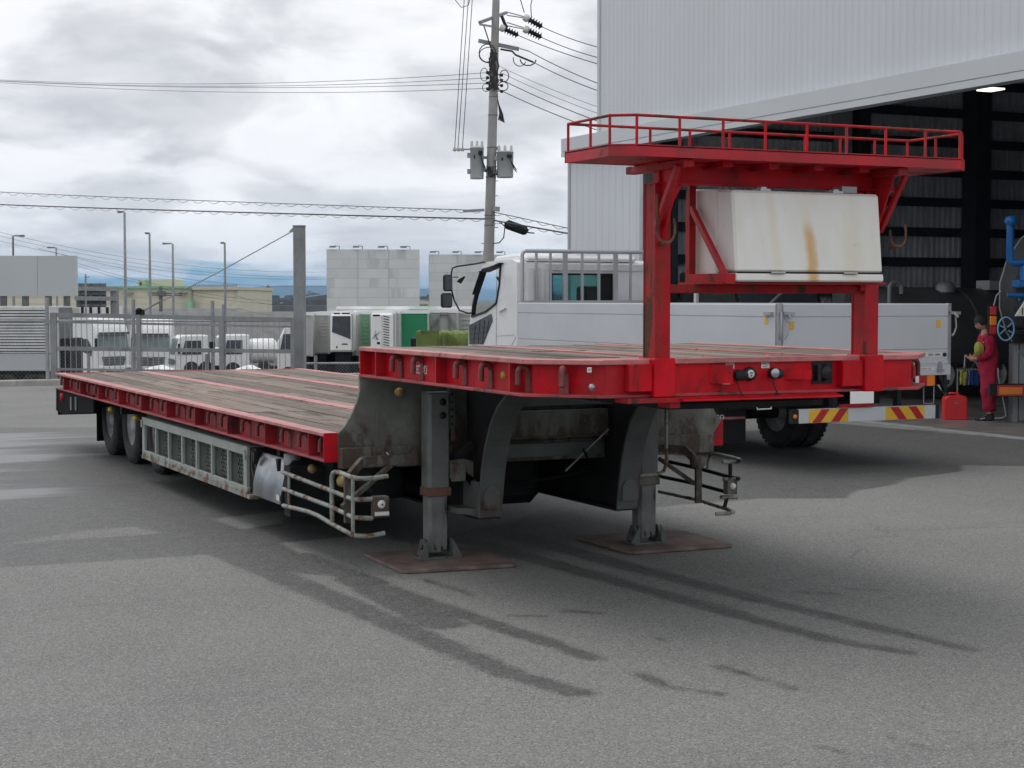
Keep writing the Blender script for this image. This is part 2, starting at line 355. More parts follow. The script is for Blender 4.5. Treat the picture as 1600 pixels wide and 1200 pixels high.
# weathered wood, grain along local y
m = bpy.data.materials.new('weathered_deck_timber'); m.use_nodes = True; t = NT(m.node_tree)
oc = t.n('ShaderNodeTexCoord').outputs['Object']; ob = t.n('ShaderNodeObjectInfo'); rnd = ob.outputs['Random']
off = t.n('ShaderNodeVectorMath', {0: (37, 91, 11), 'Scale': rnd}, operation='SCALE').outputs[0]
v = t.n('ShaderNodeVectorMath', {0: oc, 1: off}, operation='ADD').outputs[0]
g1 = t.noise(t.scl(v, 22, .55, 22), 1.2, 8, .65, .6); g2 = t.noise(t.scl(v, 70, 2.2, 70), 1, 4, .6); g3 = t.noise(t.scl(v, 7, .7, 7), 1, 7, .7, .4)
base = t.mix(t.ramp(g1, .3, .7), (.115, .082, .064), (.255, .200, .162))
base = t.mix(t.math('MULTIPLY', t.ramp(g2, .45, .7), .35), base, (.36, .31, .26))
crk = t.ramp(g3, .575, .65)
base = t.mix(t.math('MULTIPLY', crk, .8), base, (.045, .035, .028))
base = t.n('ShaderNodeVectorMath', {0: base, 'Scale': t.n('ShaderNodeMapRange', {0: rnd, 3: .62, 4: 1.38}).outputs[0]}, operation='SCALE').outputs[0]
hh = t.math('SUBTRACT', t.math('ADD', t.math('MULTIPLY', g1, .5), t.math('MULTIPLY', g2, .25)), crk)
bp = t.n('ShaderNodeBump', {'Height': hh, 'Strength': .7, 'Distance': .008}).outputs[0]
t.n('ShaderNodeOutputMaterial', {0: t.n('ShaderNodeBsdfPrincipled', {'Base Color': base, 'Roughness': .72, 'Normal': bp, 'Specular IOR Level': .45})}); M['wood'] = m
# ------------------------------------------------------------------ frames for things seen square-on, each at its own distance
class Fr:
    def __init__(s, name, label, cat, px0, D, gz=0, group=None, turn=0):
        s.px0, s.D, s.gz = px0, D, gz; a = (px0 - 800) * D / F
        loc = (D * sy_ + a * cy_, D * cy_ - a * sy_, gz)
        s.o = thing(name, label, cat, loc, -R(YAW) + turn, group, local=True)
    def L(s, px, py, dy=0):
        d = s.D + dy
        return Vector(((px - 800) * d / F - (s.px0 - 800) * s.D / F, dy, HC + (HY - py) * d / F - s.gz))
def ground_at(px, D, gz=0):
    a = (px - 800) * D / F
    return Vector((D * sy_ + a * cy_, D * cy_ - a * sy_, gz))

# ------------------------------------------------------------------ yard asphalt with damp areas and tyre tracks
import numpy as np
def lines(*seg):
    out = []
    for a, b, st in seg: out += list(np.arange(a, b - 1e-6, st))
    return out + [seg[-1][1]]
xs = lines((-60, -10, 10), (-10, 0, 1), (0, 1.5, .1), (1.5, 8, .05), (8, 20, .1), (20, 30, 1), (30, 70, 10))
ys = lines((-30, 0, 10), (0, 5, 1), (5, 15, .05), (15, 26, .1), (26, 38, 1), (38, 38.9, .9))
XX, YY = np.meshgrid(xs, ys)
def seg_d(a, b):
    ax, ay = a; bx, by = b; dx, dy = bx - ax, by - ay; tt = np.clip(((XX - ax) * dx + (YY - ay) * dy) / (dx * dx + dy * dy), 0, 1)
    return np.hypot(XX - ax - tt * dx, YY - ay - tt * dy)
def poly_sd(pts):
    d = np.full(XX.shape, 1e9); ins = np.zeros(XX.shape, bool)
    for i in range(len(pts)):
        a, b = pts[i], pts[(i + 1) % len(pts)]; d = np.minimum(d, seg_d(a, b))
        with np.errstate(divide='ignore', invalid='ignore'):
            c = ((a[1] > YY) != (b[1] > YY)) & (XX < (b[0] - a[0]) * (YY - a[1]) / (b[1] - a[1] + 1e-12) + a[0])
        ins ^= c
    return np.where(ins, -d, d)
G = lambda *q: [tuple(onz(px, py)[:2]) for px, py in q]
def track(pts, w0, w1):
    g = G(*pts); d = np.full(XX.shape, 1e9)
    for i in range(len(g) - 1):
        wd = .0 + w0 + (w1 - w0) * i / max(1, len(g) - 2); d = np.minimum(d, seg_d(g[i], g[i + 1]) - wd)
    return d
damp = poly_sd(G((-250, 905), (-20, 888), (335, 866), (420, 905), (460, 895), (520, 900), (440, 848), (580, 835), (650, 850), (900, 790), (900, 735), (860, 700), (240, 668), (-250, 668)))
hole = np.minimum(poly_sd(G((-250, 872), (0, 851), (120, 830), (210, 822), (258, 834), (120, 842))),
                  poly_sd(G((330, 811), (452, 797), (440, 817), (378, 827))))
damp = np.maximum(damp, -hole)
damp = np.minimum(damp, poly_sd(G((1025, 690), (1290, 660), (1640, 690), (1640, 729), (1500, 727), (1506, 736), (1420, 747), (1398, 757), (1334, 768), (1322, 779), (1190, 779), (1060, 789), (960, 800), (900, 740))))
for tr, a, b in (((345, 862), (560, 952), (700, 1012), (800, 1054), (905, 1083)), .13, .085), (((470, 868), (560, 905), (720, 960), (860, 1005), (925, 1028)), .12, .07), \
        (((730, 845), (950, 905), (1150, 960), (1300, 1000), (1420, 1020)), .11, .06), (((800, 836), (1000, 890), (1200, 940), (1400, 988), (1515, 1015)), .12, .06), \
        (((560, 905), (690, 975)), .16, .1):
    damp = np.minimum(damp, track(tr, a, b))
for sp_ in (((800, 962), (845, 963), .035), ((885, 955), (940, 958), .035), ((1000, 1052), (1040, 1072), .04), ((1060, 1075), (1130, 1085), .03), ((1120, 1040), (1240, 1076), .03),
            ((1250, 925), (1300, 928), .05), ((1330, 920), (1375, 922), .05), ((1285, 1168), (1330, 1178), .012), ((1395, 1150), (1450, 1172), .012), ((660, 905), (740, 930), .03), ((1030, 998), (1045, 1002), .015),
            ((1085, 938), (1130, 945), .03)):
    g = G(sp_[0], sp_[1]); damp = np.minimum(damp, seg_d(*g) - sp_[2])
gloss = np.minimum(poly_sd(G((-250, 668), (158, 670), (172, 705), (120, 735), (105, 790), (-250, 800))), poly_sd(G((1400, 664), (1640, 664), (1640, 679), (1390, 675))))
vs = np.stack([XX.ravel(), YY.ravel(), np.zeros(XX.size)], 1); nx, ny = len(xs), len(ys)
ii = (np.arange(ny - 1)[:, None] * nx + np.arange(nx - 1)[None, :]).ravel()
fs = np.stack([ii, ii + 1, ii + nx + 1, ii + nx], 1)
me = bpy.data.meshes.new('yard_asphalt'); me.from_pydata(vs.tolist(), [], fs.tolist())
for nm, arr in (('damp', damp), ('gloss', gloss)):
    at = me.attributes.new(nm, 'FLOAT', 'POINT'); at.data.foreach_set('value', np.clip(arr, -3, 3).ravel().astype(np.float32))
m = bpy.data.materials.new('old_asphalt'); m.use_nodes = True; t = NT(m.node_tree)
oc = t.n('ShaderNodeTexCoord').outputs['Object']
def attr(nm): return t.n('ShaderNodeAttribute', attribute_name=nm).outputs['Fac']
big = t.noise(oc, .35, 5, .6); mid = t.noise(oc, 6, 6, .65); fin = t.noise(oc, 150, 3, .7)
vor = t.n('ShaderNodeTexVoronoi', {'Vector': oc, 'Scale': 125.0}); stone = t.n('ShaderNodeSeparateColor', {0: vor.outputs['Color']}).outputs[0]
dd = t.math('ADD', attr('damp'), t.math('ADD', t.math('MULTIPLY', t.math('SUBTRACT', mid, .5), .10), t.math('MULTIPLY', t.math('SUBTRACT', t.noise(oc, 38, 5, .75), .5), .14)))
dm = t.ramp(dd, .04, -.04)
dry = t.mix(t.ramp(big, .3, .7), (.198, .200, .190), (.245, .246, .234))
dry = t.mix(t.math('MULTIPLY', t.ramp(t.noise(t.scl(oc, .25, 1.1, 1), .9, 6, .65), .5, .72), .35), dry, (.135, .137, .137))
dry = t.mix(t.ramp(stone, .0, .34, .62, 0), dry, (.05, .05, .05))
dry = t.mix(t.ramp(stone, .76, 1.0, 0, .62), dry, (.46, .46, .45))
dry = t.mix(t.ramp(fin, .35, .65, .25, 0), dry, (.07, .07, .07))
wet = t.mix(t.ramp(mid, .3, .7), (.042, .043, .043), (.078, .079, .078))
wet = t.mix(t.ramp(stone, .72, 1.0, 0, .6), wet, (.24, .24, .235))
base = t.mix(t.math('MULTIPLY', dm, t.ramp(t.noise(oc, 22, 5, .7), .3, .65, .62, .95)), dry, wet)
# sunken repair seams and fine cracks
wv = t.noise(t.scl(oc, .5, .5, .5), 1, 3, .5)
cr = t.n('ShaderNodeTexVoronoi', {'Vector': t.n('ShaderNodeVectorMath', {0: oc, 1: t.n('ShaderNodeCombineXYZ', {0: t.math('MULTIPLY', wv, 3.0), 1: t.math('MULTIPLY', mid, .25)}).outputs[0]}, operation='ADD').outputs[0], 'Scale': .16}, feature='DISTANCE_TO_EDGE').outputs[0]
crk = t.math('MULTIPLY', t.ramp(cr, .0035, .001), t.ramp(t.noise(oc, .5, 3, .5), .45, .6))
base = t.mix(t.math('MULTIPLY', crk, .22), base, (.05, .05, .05))
gl = t.ramp(t.math('ADD', attr('gloss'), t.math('MULTIPLY', t.math('SUBTRACT', t.noise(t.n('ShaderNodeMapping', {'Vector': oc, 'Rotation': (0, 0, R(25)), 'Scale': (.12, 1.0, 1)}).outputs[0], 1.1, 6, .6), .47), 7.0)), .1, -1.4)
rg = t.mix(dm, (.80,) * 3, (.55,) * 3); rg = t.mix(gl, rg, (.30,) * 3)
base = t.mix(t.math('MULTIPLY', gl, .5), base, (.05, .052, .055))
hgt = t.math('ADD', t.math('MULTIPLY', vor.outputs['Distance'], -1.0), t.math('MULTIPLY', fin, .5))
bp = t.n('ShaderNodeBump', {'Height': hgt, 'Strength': t.mix(gl, (.75,) * 3, (.10,) * 3), 'Distance': .006}).outputs[0]
t.n('ShaderNodeOutputMaterial', {0: t.n('ShaderNodeBsdfPrincipled', {'Base Color': base, 'Roughness': rg, 'Normal': bp})})
me.materials.append(m); yard = link('yard_asphalt', me); yard['kind'] = 'structure'

# lower ground beyond the fence, out to the horizon, and the retaining edge of the yard
b = MB(); b.add([(-9000, 38.95, -2.6), (30000, 38.95, -2.6), (30000, 30000, -2.6), (-9000, 30000, -2.6)], [(0, 1, 2, 3)]); lo = b.build('lower_ground', M['grass']); lo['kind'] = 'structure'
b = MB(); b.add([(-9000, -9000, -.05), (-60, -9000, -.05), (-60, 38.95, -.05), (-9000, 38.95, -.05)], [(0, 1, 2, 3)])
b.add([(70, -9000, -.05), (9000, -9000, -.05), (9000, 38.95, -.05), (70, 38.95, -.05)], [(0, 1, 2, 3)]); b.add([(-60, -9000, -.05), (70, -9000, -.05), (70, -30, -.05), (-60, -30, -.05)], [(0, 1, 2, 3)])
o = b.build('surrounding_ground', M['grass']); o['kind'] = 'structure'
b = MB(); b.box((-60, 38.62, -2.6), (70, 38.9, .13)); o = b.build('kerb', M['curb'], bevel=.02); o['kind'] = 'structure'
slab = MB(); slab.box((16.6, 9.0, .0), (46, 33.2, .012)); o = slab.build('shed_floor', M['slab']); o['kind'] = 'structure'
ch = MB()
for k in range(20): ch.box((16.2, 9.2 + k * 1.2, .0), (16.42, 10.38 + k * 1.2, .008))
o = ch.build('drain_cover', M['galv']); tag(o, 'long line of steel drain covers in front of the shed opening', 'drain cover')

# ------------------------------------------------------------------ warehouse
def corr(b, p0, dirv, length, z0, z1, pitch, dep, nrm, flat=.5):
    """trapezoid corrugated sheet; ribs vertical"""
    p0, d, nn = Vector(p0), Vector(dirv), Vector(nrm); n = int(length / pitch); pts = []
    for i in range(n):
        s = i * pitch
        for f, h in ((0, 0), (flat * .5, 0), (flat * .5 + .1, 1), (flat * .5 + .4, 1)): pts.append(p0 + d * (s + f * pitch) + nn * (h * dep))
    pts.append(p0 + d * length)
    vs = [(p.x, p.y, z0) for p in pts] + [(p.x, p.y, z1) for p in pts]; m_ = len(pts)
    b.add(vs, [(i, i + 1, i + 1 + m_, i + m_) for i in range(m_ - 1)])
wh = thing('warehouse', 'pale grey metal workshop shed with a wide dark opening at the right', 'building', (17, 20, 0))
b = MB(); corr(b, (17, 9, 0), (0, 1, 0), 22.8, 5.5, 13, .18, .006, (-1, 0, 0), .9); b.build('upper_wall', M['wallsheet'], wh, recalc=False)
b = MB(); b.box((16.97, 31.8, 5.5), (17.06, 31.9, 13)); b.box((17.0, 31.86, 5.5), (46, 31.92, 13)); b.build('corner_flashing', M['trim'], wh)
b = MB(); b.box((16.84, 9, 5.225), (17.1, 33.35, 5.5)); b.box((16.86, 9, 5.205), (17.1, 33.35, 5.225)); b.box((16.84, 9, 5.10), (17.1, 33.35, 5.205)); b.build('fascia_beam', M['trim'], wh)
b = MB(); corr(b, (17.0, 30.0, 0), (0, 1, 0), 3.2, 0, 5.1, .3, .012, (-1, 0, 0), 1.2); b.build('lower_wall', M['wallsheet'], wh, recalc=False)
b = MB(); b.box((16.95, 29.86, 0), (17.08, 30.0, 5.1)); b.build('door_jamb', M['alud'], wh); b = MB(); b.box((16.98, 33.2, 0), (17.06, 33.3, 5.3)); b.build('corner_flashing', M['alud'], wh)
b = MB(); b.box((17.06, 33.22, 0), (22, 33.28, 5.4)); b.box((17.1, 31.95, 5.35), (22, 33.3, 5.42)); b.build('side_wall', M['trim'], wh)
b = MB(); b.box((17, 9, 13), (46, 31.95, 13.15)); b.build('roof', M['girt'], wh)
b = MB(); corr(b, (17.15, 31.2, 0), (1, 0, 0), 28.8, 0, 13, .16, .07, (0, -1, 0), .8); b.build('inner_sheet_wall', M['inner'], wh, recalc=False)
b = MB(); b.box((45.9, 9, 0), (46, 31.9, 13)); b.box((17.1, 8.9, 0), (46, 9.0, 13)); b.build('rear_wall', M['inner'], wh)
for k in range(16):
    b = MB(); z0 = 2.02 + .69 * (k - 2); b.box((17.3, 30.98, z0), (45.9, 31.10, z0 + .2)); b.build('girt', M['girt'], wh)
for px, wd in ((1512, .42), (1330, .3), (1040, .15), (1640, .4)):
    p = ony(px, 467, 30.7); b = MB(); b.box((p.x, 30.45, 0), (p.x + wd, 30.95, 13)); b.build('column', M['girt'], wh)
p = ony(1311, 467, 30.7); b = MB(); b.box((p.x, 30.5, 0), (p.x + .17, 30.96, 13)); b.build('column', M['pale'], wh, label='pale column beside a dark one')
b = MB(); b.box((24.5, 20.0, 0), (24.9, 20.5, 13)); b.box((17.12, 9, 5.6), (17.4, 31, 6.1)); b.build('frame_beam', M['girt'], wh)
lp = ony(1548, 140, 25.0); b = MB(); b.box((lp.x - .17, 24.8, lp.z - .015), (lp.x + .17, 25.2, lp.z + .015)); lt = b.build('ceiling_lamp', M['glow'], None, org=lp); lt.location = lp
tag(lt, 'lit rectangular lamp high under the shed opening', 'lamp')
b = MB(); b.box((lp.x - .02, 24.98, lp.z + .02), (lp.x + .02, 25.02, 13.0)); b.build('rod', M['girt'], lt, org=lp)
# ------------------------------------------------------------------ the low-bed trailer
TR = thing('lowbed_trailer', 'red empty low-loader trailer with timber decks and a raised railed platform', 'trailer', (5.7, 15, 0))
UZ, UB = 1.598, 1.375; LZ, LB = .9625, .747
LX0, LX1, LY0, LY1 = 3.95, 7.40, 11.70, 22.85
UX0, UX1, UY1 = 4.22, 7.18, 11.68
def P(b, name, mt, **k): return b.build(name, M[mt], TR, **k)
def inset(path, d):
    out = []
    for i, p in enumerate(path):
        p = Vector(p); ds = []
        if i > 0: a = (p - Vector(path[i - 1])).normalized(); ds.append(Vector((a.y, -a.x)))
        if i < len(path) - 1: a = (Vector(path[i + 1]) - p).normalized(); ds.append(Vector((a.y, -a.x)))
        mm = sum(ds, Vector((0, 0))) / len(ds); mm = mm / mm.length_squared if mm.length_squared else mm
        out.append(p + mm * d)
    return out
# upper deck outline, walked so that inside lies on the left -> inset negative
UP_ = [(UX0, UY1), (UX0, 8.86), (4.56, 8.50), (6.84, 8.50), (UX1, 8.86), (UX1, UY1)]
def flange(path, w_, z0, z1, b=None):
    b = b or MB(); q = inset(path, -w_); n = len(path)
    for i in range(n - 1):
        p0, p1, r0, r1 = Vector(path[i]), Vector(path[i + 1]), q[i], q[i + 1]
        vs = [(*p0, z0), (*p1, z0), (*r1, z0), (*r0, z0), (*p0, z1), (*p1, z1), (*r1, z1), (*r0, z1)]
        b.add(vs, [(0, 3, 2, 1), (4, 5, 6, 7), (0, 1, 5, 4), (1, 2, 6, 5), (2, 3, 7, 6), (3, 0, 4, 7)])
    return b
P(flange(UP_, .10, UZ - .03, UZ), 'upper_deck_rim', 'redglare', bevel=.004)
P(flange(UP_, .12, UB, UB + .018), 'upper_rail_bottom_flange', 'reddust', bevel=.003)
WEB = inset(UP_, -.085); WEB[2] = Vector((4.60, 8.525)); WEB[3] = Vector((6.80, 8.525))
b = flange([tuple(p) for p in WEB], .015, UB + .018, UZ - .03); P(b, 'upper_rail_web', 'red')
for x0, x1 in ((UX0 + .001, UX0 + .1), (UX1 - .1, UX1 - .001)):
    b = MB(); b.box((x0, 11.645, UB + .019), (x1, 11.659, UZ - .031)); P(b, 'rail_end_plate', 'red')
# lower deck rails
for sx, x0, x1 in ((-1, LX0, LX0 + .12), (1, LX1 - .12, LX1)):
    b = MB(); b.box((x0, LY0, LZ - .026), (x1, LY1, LZ)); P(b, 'lower_deck_rim', 'redglare', bevel=.003)
    b = MB(); b.box((x0, LY0, LB), (x1, LY1, LB + .018)); P(b, 'lower_rail_bottom_flange', 'reddust', bevel=.003)
    xw = LX0 + .10 if sx < 0 else LX1 - .115
    b = MB(); b.box((xw, LY0, LB + .018), (xw + .015, LY1, LZ - .026)); P(b, 'lower_rail_web', 'redshade')
    b = MB(); b.box((x0 - .002 * 0, LY0 - .012, LB - .001), (x1 + .002, LY0 - .001, LZ + .001)); P(b, 'rail_end_plate', 'red' if sx < 0 else 'redworn', bevel=.002)
b = MB(); b.box((LX0 + .12, LY1 - .06, LB), (LX1 - .12, LY1, LZ)); P(b, 'rear_beam', 'redrail')
# gussets (one mesh shared) and rope hooks
def gus_mesh(h, dep):
    b = MB(); b.box((0, -.006, 0), (dep, .006, h)); return b.mesh('gusset')
gm = gus_mesh(LZ - .026 - LB - .018, .092); gm.materials.append(M['redshade'])
O = Vector((5.7, 15, 0))
def put(name, me, x, y, z, mir=False, rz=0):
    o = link(name, me, TR, Vector((x, y, z)) - O); o.rotation_euler[2] = pi if mir else rz; return o
gy = [12.07 + 1.133 * k for k in range(10)]
for y in gy:
    put('gusset', gm, LX0 + .004, y, LB + .018); put('gusset', gm, LX1 - .004, y, LB + .018, True)
gm2 = gus_mesh(UZ - .03 - UB - .018, .078); gm2.materials.append(M['redrail'])
for y in (11.33, 10.2, 9.05):
    put('gusset', gm2, UX0 + .004, y, UB + .018); put('gusset', gm2, UX1 - .004, y, UB + .018, True)
def hook_mesh(h, dep, thick=.017):
    b = MB(); r = (dep - thick) * .5; c = (dep - r - .0, h - r - thick - .004)
    pts = [(dep + .02, 0, .0), (dep + .02, 0, c[1])]
    pts = [(dep, 0, c[1] - .0)] + [(c[0] + r * cos(a), 0, c[1] + r * sin(a)) for a in [pi * k / 8 for k in range(9)]] + [(c[0] - r, 0, c[1] - h * .34), (c[0] - r - .004, 0, c[1] - h * .42)]
    b.tube(pts, thick, 8)
    b.prism([(-.028, 0), (.028, 0), (.028, h * .62), (.016, h * .74), (0, h * .78), (-.016, h * .74), (-.028, h * .62)], 0, dep - .006, dep + .012)
    return b.mesh('rope_hook')
hm = hook_mesh(LZ - .026 - LB - .018, .088); hm.materials.append(M['hook'])
for y in gy:
    for f in (.26, .66):
        yy = y + 1.133 * f
        if yy < LY1 - .1:
            o = put('rope_hook', hm, LX0 + .012, yy, LB + .018)
            if f == .66 or y < 19: put('rope_hook', hm, LX1 - .012, yy, LB + .018, True)
put('rope_hook', hm, LX0 + .012, 11.86, LB + .018)
hm2 = hook_mesh(UZ - .03 - UB - .018, .085, .019); hm2.materials.append(M['hook'])
for y in (11.02, 10.62, 9.88, 9.48, 8.94):
    put('rope_hook', hm2, UX0 - .006, y, UB + .02)
for y in (10.7, 9.6, 8.95): put('rope_hook', hm2, UX1 + .03, y, UB + .02, True)
put('rope_hook', hm2, 4.36, 8.63, UB + .02, rz=R(52))
b = MB(); xk = ony(1412, 570, 8.80).x; zk = UZ - .055
b.tube([(xk - .02, 8.80, zk), (xk + .03, 8.80, zk), (xk + .055, 8.80, zk - .012), (xk + .075, 8.80, zk - .045), (xk + .075, 8.80, zk - .115)], .019, 10); P(b, 'rope_hook', 'redrail')
b = MB(); b.box((xk - .03, 8.79, UB + .02), (xk - .005, 8.81, UZ - .03)); P(b, 'gusset', 'redrail')

# timber
PW = .205
def planks(x0, x1, y0, y1, ztop, th, nseg, jit=.0045):
    n = max(1, round((x1 - x0) / PW)); pw = (x1 - x0) / n
    for i in range(n):
        cuts = [y0] + sorted([y0 + (y1 - y0) * (k + random.uniform(-.3, .3)) / nseg for k in range(1, nseg)]) + [y1]
        for a, c in zip(cuts, cuts[1:]):
            dz = random.uniform(-jit, jit * .5); L_ = c - a - .008
            bb = MB(); hw = pw / 2 - random.uniform(.003, .006)
            # slightly worn outline: corners nibbled
            e = random.uniform(.004, .02); e2 = random.uniform(.004, .02)
            bb.prism([(-hw, -L_ / 2 + e), (-hw + e, -L_ / 2), (hw - e2, -L_ / 2), (hw, -L_ / 2 + e2), (hw, L_ / 2 - e), (hw - e, L_ / 2), (-hw + e2, L_ / 2), (-hw, L_ / 2 - e2)], 2, -th, 0)
            me = bb.mesh('deck_plank'); me.materials.append(M['wood'])
            link('deck_plank', me, TR, Vector((x0 + pw * (i + .5), (a + c) / 2, ztop + dz)) - O)
bands = [(LX0 + .12, 5.05), (5.19, 6.29), (6.43, LX1 - .12)]
for a, c in bands: planks(a, c, LY0 + .02, LY1 - .06, LZ - .004, .04, 4)
for a, c in ((5.05, 5.19), (6.29, 6.43)):
    b = MB(); b.box((a, LY0 + .02, LZ - .03), (c, LY1 - .06, LZ + .003)); P(b, 'steel_deck_strip', 'redglare', bevel=.002)
ub = [(UX0 + .1, 5.13), (5.21, 6.18), (6.26, UX1 - .1)]
for a, c in ub: planks(a, c, 8.93 if (a < 4.5 or c > 6.9) else 8.62, UY1 - .02, UZ - .004, .04, 2)
for a, c in ((5.13, 5.21), (6.18, 6.26)):
    b = MB(); b.box((a, 8.62, UZ - .03), (c, UY1 - .02, UZ + .002)); P(b, 'steel_deck_strip', 'redglare')
for sx in (-1, 1):    # steel filler plates in the chamfered corners and across the nose
    xs_ = (4.31, 4.66) if sx < 0 else (7.09, 6.74)
    b = MB(); b.prism([(xs_[0], 8.93), (xs_[0], 8.885), (xs_[1], 8.6), (5.13 if sx < 0 else 6.26, 8.6), (5.13 if sx < 0 else 6.26, 8.62), (5.13 if sx < 0 else 6.26, 8.93)], 2, UZ - .03, UZ - .006); P(b, 'corner_deck_plate', 'redglare')
b = MB(); b.box((5.21, 8.6, UZ - .03), (6.18, 8.618, UZ - .007)); P(b, 'nose_strip', 'redglare')
for px, py in ((1185, 551), (1062, 548)):   # torn plate flaps lying up from the nose strip
    q = onz(px, 556, UZ); bb = MB(); bb.add([(q.x - .03, 8.63, UZ), (q.x + .025, 8.63, UZ), (q.x + .012, 8.66, UZ + .014), (q.x - .01, 8.655, UZ + .018)], [(0, 1, 2), (0, 2, 3)]); P(bb, 'torn_strip', 'redglare', recalc=False)

# step plate between the decks, flaring out to the wider low deck
prof_l = [(UX0, UB), (4.225, 1.28), (4.205, 1.20), (4.165, 1.11), (4.11, 1.02), (4.055, .955)]
pl = [(LX0 + .105, .79)] + [(x, z) for x, z in reversed(prof_l)] + [(UX1, UB)] + [(UX0 + UX1 + .02 - x, z) for x, z in prof_l[1:]] + [(7.24, .79)]
b = MB(); b.prism(pl, 1, 11.66, 11.69); P(b, 'step_plate', 'ggr')
b = MB(); b.box((LX0 + .106, 11.60, .70), (7.26, 11.69, .855)); P(b, 'step_cross_beam', 'ggr', bevel=.006)
# main beams: web plates with a curved lower flange
def gcurve(off=0): return [(8.95, 1.33), (10.1, 1.33)] + [(10.1 + 1.05 * sin(a), .28 + 1.05 * cos(a)) for a in [R(k) for k in (12, 24, 36, 48, 60, 72, 82)]] + [(11.26, .33)]
gc = [(9.0, 1.335), (10.55, 1.325), (10.74, 1.27), (10.9, 1.17), (11.03, 1.03), (11.12, .87), (11.18, .70), (11.22, .52), (11.25, .33)]
for xa, xb in ((5.0, 5.19), (6.17, 6.35)):
    xm = (xa + xb) / 2; b = MB()
    outer = gc; inner = [(y + .02, z + .012) for y, z in gc]
    n = len(gc); vsx = []
    for x in (xa, xb): vsx += [(x, y, z) for y, z in outer] + [(x, y, z) for y, z in inner]
    f = []
    for i in range(n - 1): f += [(i, i + 1, 2 * n + i + 1, 2 * n + i), (n + i, 3 * n + i, 3 * n + i + 1, n + i + 1), (i, n + i, n + i + 1, i + 1), (2 * n + i, 2 * n + i + 1, 3 * n + i + 1, 3 * n + i)]
    f += [(n - 1, 2 * n - 1, 4 * n - 1, 3 * n - 1), (0, 2 * n, 3 * n, n)]
    b.add(vsx, f); P(b, 'gooseneck_flange', 'gg')
    b = MB(); b.prism([(y + .015, z + .004) for y, z in gc] + [(22.4, .33), (22.4, .70), (11.70, .70), (11.70, 1.37), (9.0, 1.37)], 0, xm - .012, xm + .012); P(b, 'main_beam_web', 'dark')
    b = MB(); b.box((xa, 11.27, .315), (xb, 22.4, .335)); P(b, 'main_beam_flange', 'dark')
    # rounded boss plate at the foot
    b = MB(); b.prism([(xm - .065, .40), (xm + .065, .40)] + [(xm + .065 * cos(a), .50 + .065 * sin(a)) for a in [pi * k / 8 for k in range(9)]], 1, 11.205, 11.235); P(b, 'boss_plate', 'gg')
b = MB(); b.box((5.19, 11.1, 1.16), (6.17, 11.16, 1.31)); P(b, 'cross_member', 'gg', bevel=.004)
b = MB(); b.box((5.19, 11.4, .90), (6.17, 11.45, 1.10)); b.box((5.19, 11.38, .895), (6.17, 11.46, .905)); P(b, 'cross_member', 'ggr')
b = MB(); b.box((5.19, 11.5, .74), (6.17, 11.56, .84)); P(b, 'cross_member', 'gg')
for y in (13.2, 14.6, 16, 17.4, 19.3, 20.7, 22.2):
    b = MB(); b.box((LX0 + .13, y, .62), (LX1 - .13, y + .08, .9)); P(b, 'cross_member', 'dark')
b = MB(); b.box((LX0 + .12, LY0 + .02, LZ - .055), (LX1 - .12, LY1 - .08, LZ - .046)); P(b, 'deck_underlay', 'dark')
b = MB(); b.box((UX0 + .1, 8.95, UZ - .055), (UX1 - .1, UY1 - .02, UZ - .046)); P(b, 'deck_underlay', 'dark')
b = MB(); b.box((5.07, 8.6, 1.29), (6.17, 10.4, 1.325)); P(b, 'coupler_plate', 'dark')
for y in (9.4, 10.3, 11.3):
    b = MB(); b.box((UX0 + .11, y, 1.38), (UX1 - .11, y + .06, 1.52)); P(b, 'cross_member', 'dark')
# nose lip
b = MB(); b.prism([(8.40, 1.352), (8.54, 1.338), (8.54, 1.374), (8.50, 1.374), (8.405, 1.362)], 0, 5.05, 6.19); P(b, 'nose_lip', 'red', bevel=.002)
b = MB(); b.box((4.99, 8.46, 1.31), (5.06, 8.60, 1.374)); P(b, 'lip_end_block', 'redworn')
b = MB(); b.box((4.70, 8.44, 1.345), (5.06, 8.6, 1.374)); P(b, 'socket_bottom_plate', 'redworn')

# posts, sockets
for x0 in (4.91, 6.415):
    b = MB(); b.box((x0, 8.5, 1.60), (x0 + .012, 8.63, 2.63)); b.box((x0 + .082, 8.5, 1.60), (x0 + .095, 8.63, 2.63)); b.box((x0 + .012, 8.512, 1.60), (x0 + .082, 8.524, 2.63)); b.box((x0 - .004, 8.497, 1.6), (x0 + .1, 8.512, 2.63)); b.box((x0 - .004, 8.622, 1.6), (x0 + .1, 8.635, 2.63))
    P(b, 'platform_post', 'redpost' if x0 < 5 else 'redworn')
    b = MB(); b.box((x0 - .035, 8.44, 1.376), (x0 + .105, 8.64, 1.604)); P(b, 'post_socket', 'red', bevel=.006)
    b = MB(); b.box((x0 - .19, 8.46, 1.41), (x0 - .036, 8.53, 1.572)); P(b, 'socket_gusset', 'red', bevel=.005)
